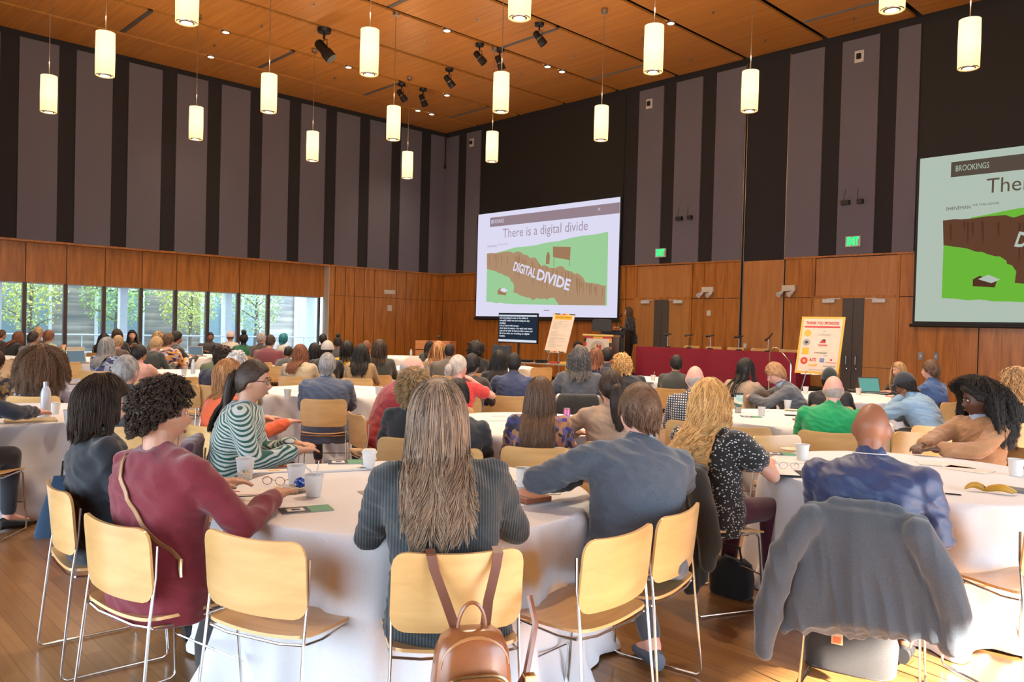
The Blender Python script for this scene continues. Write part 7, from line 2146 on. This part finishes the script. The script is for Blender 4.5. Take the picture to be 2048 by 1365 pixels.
def pen(px, py, lab, ang, m, L=.14):
    q = atz(px, py, TZ); a = MB(); a.tube([(-L/2, 0, .005), (L/2, 0, .005), (L/2+.008, 0, .005)], [.0042, .0042, .001], 8)
    o = a.build('pen', m); o.location = (float(q[0]), float(q[1]), TZ); o.rotation_euler = (0, 0, ang); tag(o, lab, 'pen')
pen(460, 985, 'patterned pen at the burgundy sleeve', az(460) - 2.2, M_REDP, .10)
pen(992, 940, 'black pen right of the lidded cup side of the cardigan', az(992) - 1.5, M_BLACK, .09)
pen(1905, 991, 'thin dark pen left of the banana peel', az(1905) - 1.5, M_BLACK, .07)
# banana peel
q = atz(1970, 985, TZ)
t = thing('banana_peel', 'mustard yellow banana peel lying on the right front table', 'banana peel', (float(q[0]), float(q[1]), TZ), az(1970) - 1.9)
M_BAN = mat('ripe_banana', (.52, .27, .02), .5, bump=(20, .2))
for i, (a0, L_) in enumerate([(0.1, .15), (-.25, .13), (3.3, .10)]):
    a = MB(); n_ = 9; pth = [(L_*k_/n_*math.cos(a0 + .5*k_/n_), L_*k_/n_*math.sin(a0 + .5*k_/n_), .012 + .022*math.sin(PI*k_/n_)) for k_ in range(n_+1)]
    a.tube(pth, [.010, .014, .017, .018, .018, .017, .015, .012, .009, .004], 8); a.build('peel_strip', M_BAN, t)
a = MB(); a.tube([(0, 0, .018), (-.02, .01, .035)], [.010, .006], 8); a.build('stem', mat('banana_stem', (.08, .05, .02), .6), t)
# bottles, tumbler, can
q = atz(91, 835, TZ)
t = thing('water_bottle', 'tall white metal water bottle on the left table', 'bottle', (float(q[0]), float(q[1]), TZ))
a = MB(); a.lathe([(.001, 0), (.036, 0), (.037, .01), (.037, .19), (.030, .225), (.018, .245), (.018, .255)], n=24); a.build('bottle_body', mat('white_enamel', (.62, .66, .74), .25, coat=.4), t)
a = MB(); a.lathe([(.019, .253), (.021, .255), (.021, .285), (.001, .287)], n=20); a.build('cap', M_STEEL, t)
def pet(px, py, lab):
    q = atz(px, py, TZ); t = thing('plastic_bottle', lab, 'bottle', (float(q[0]), float(q[1]), TZ))
    a = MB(); a.lathe([(.001, 0), (.032, 0), (.034, .02), (.032, .08), (.034, .14), (.020, .19), (.014, .20)], n=18); a.build('bottle_body', mat('clear_bottle', (.55, .60, .63), .1, coat=.8), t)
    a = MB(); a.lathe([(.015, .198), (.016, .215), (.001, .216)], n=14); a.build('cap', M_WHITE, t)
pet(386, 748, 'clear plastic water bottle on the pink jacket table')
pet(822, 716, 'clear plastic bottle near the left wood wall')
q = atz(1476, 826, TZ)
t = thing('tumbler', 'insulated tumbler with a white floral sleeve behind the blonde waves', 'tumbler', (float(q[0]), float(q[1]), TZ))
a = MB(); a.lathe([(.001, 0), (.030, 0), (.033, .06)], n=24, cap=False); a.build('base', M_STEEL, t)
a = MB(); a.lathe([(.034, .06), (.044, .09), (.046, .19), (.040, .195)], n=24, cap=False); a.build('sleeve', fabric('floral_sleeve', (.70, .78, .80), 'print', [(.05, .12, .10), (.35, .60, .55), (.75, .80, .60)], .4), t)
a = MB(); a.lathe([(.047, .188), (.047, .205), (.001, .207)], n=24, cap=False); a.build('lid', M_BLACK, t)
q = atz(1133, 852, TZ)
t = thing('drink_can', 'tall pink and blue drink can left of the beige top', 'can', (float(q[0]), float(q[1]), TZ))
a = MB(); a.lathe([(.001, 0), (.026, 0), (.029, .008), (.029, .135), (.025, .145)], n=20); a.build('can_body', mat('pink_can', (.62, .16, .32), .3, .3), t)
a = MB(); a.lathe([(.0292, .05), (.0292, .09)], n=20, cap=False); a.build('blue_band', mat('blue_can_band', (.18, .25, .50), .3, .3), t)
a = MB(); a.lathe([(.001, .143), (.025, .145), (.026, .149), (.001, .146)], n=20, cap=False); a.build('can_top', M_STEEL, t)
# laptops
def laptop(px, py, ang, lab, scr, w_=.32, D_=.22, m=None, open_=1.9):
    q = atz(px, py, TZ); t = thing('laptop', lab, 'laptop', (float(q[0]), float(q[1]), TZ), ang)
    m = m or M_STEEL
    a = MB(); a.box((-w_/2, -D_/2, 0), (w_/2, D_/2, .014)); a.build('keyboard_base', m, t, smooth=False, bevel=.003)
    a = MB(); a.box((-w_/2+.02, -D_/2+.08, .014), (w_/2-.02, D_/2-.02, .0155)); a.build('keyboard', M_BLACK, t, smooth=False)
    R3 = rotx(open_ - PI/2 - .0)
    R3 = rotx(-(PI - open_) + PI/2) if False else rotx(-(open_ - PI/2))
    a = MB(); a.box((-w_/2, 0, 0), (w_/2, .007, D_)); a.xf(R3, (0, D_/2, .010)); a.build('lid', m, t, smooth=False)
    a = MB(); a.box((-w_/2+.012, -.0015, .012), (w_/2-.012, -.0003, D_-.012)); a.xf(R3, (0, D_/2, .010)); a.build('laptop_screen', scr, t, smooth=False)
S_G = emit('laptop_green_page', (.16, .42, .36), 1.0); S_B = emit('laptop_blue_page', (.20, .28, .34), .8)
laptop(1748, 787, rel(1748, -28) - PI/2, 'open laptop with a green page, nearest the denim shirt', S_G)
laptop(1722, 782, rel(1722, 150) - PI/2, 'open silver laptop seen from behind, left of the green page laptop', S_B)
laptop(160, 727, rel(160, -25) - PI/2, 'open laptop with a bluish page on the table near the left windows', S_B)
laptop(148, 716, rel(148, 172) - PI/2, 'open beige laptop seen from behind near the left windows', S_B, m=mat('beige_lid', (.55, .50, .38), .5))
laptop(396, 713, rel(396, -20) - PI/2, 'open laptop on the table before the dark grey sweatshirt', S_B)
def phone_for(px, py, D, lab, c):
    p = dep(px, py, D); a = MB(); a.box((-.036, -.004, -.072), (.036, .004, .072)); o = a.build('phone', mat('phone_%d' % px, c, .3), smooth=False, bevel=.002)
    o.location = tuple(float(v) for v in p); o.rotation_euler = (.5, 0, az(px) - PI/2); tag(o, lab, 'phone')
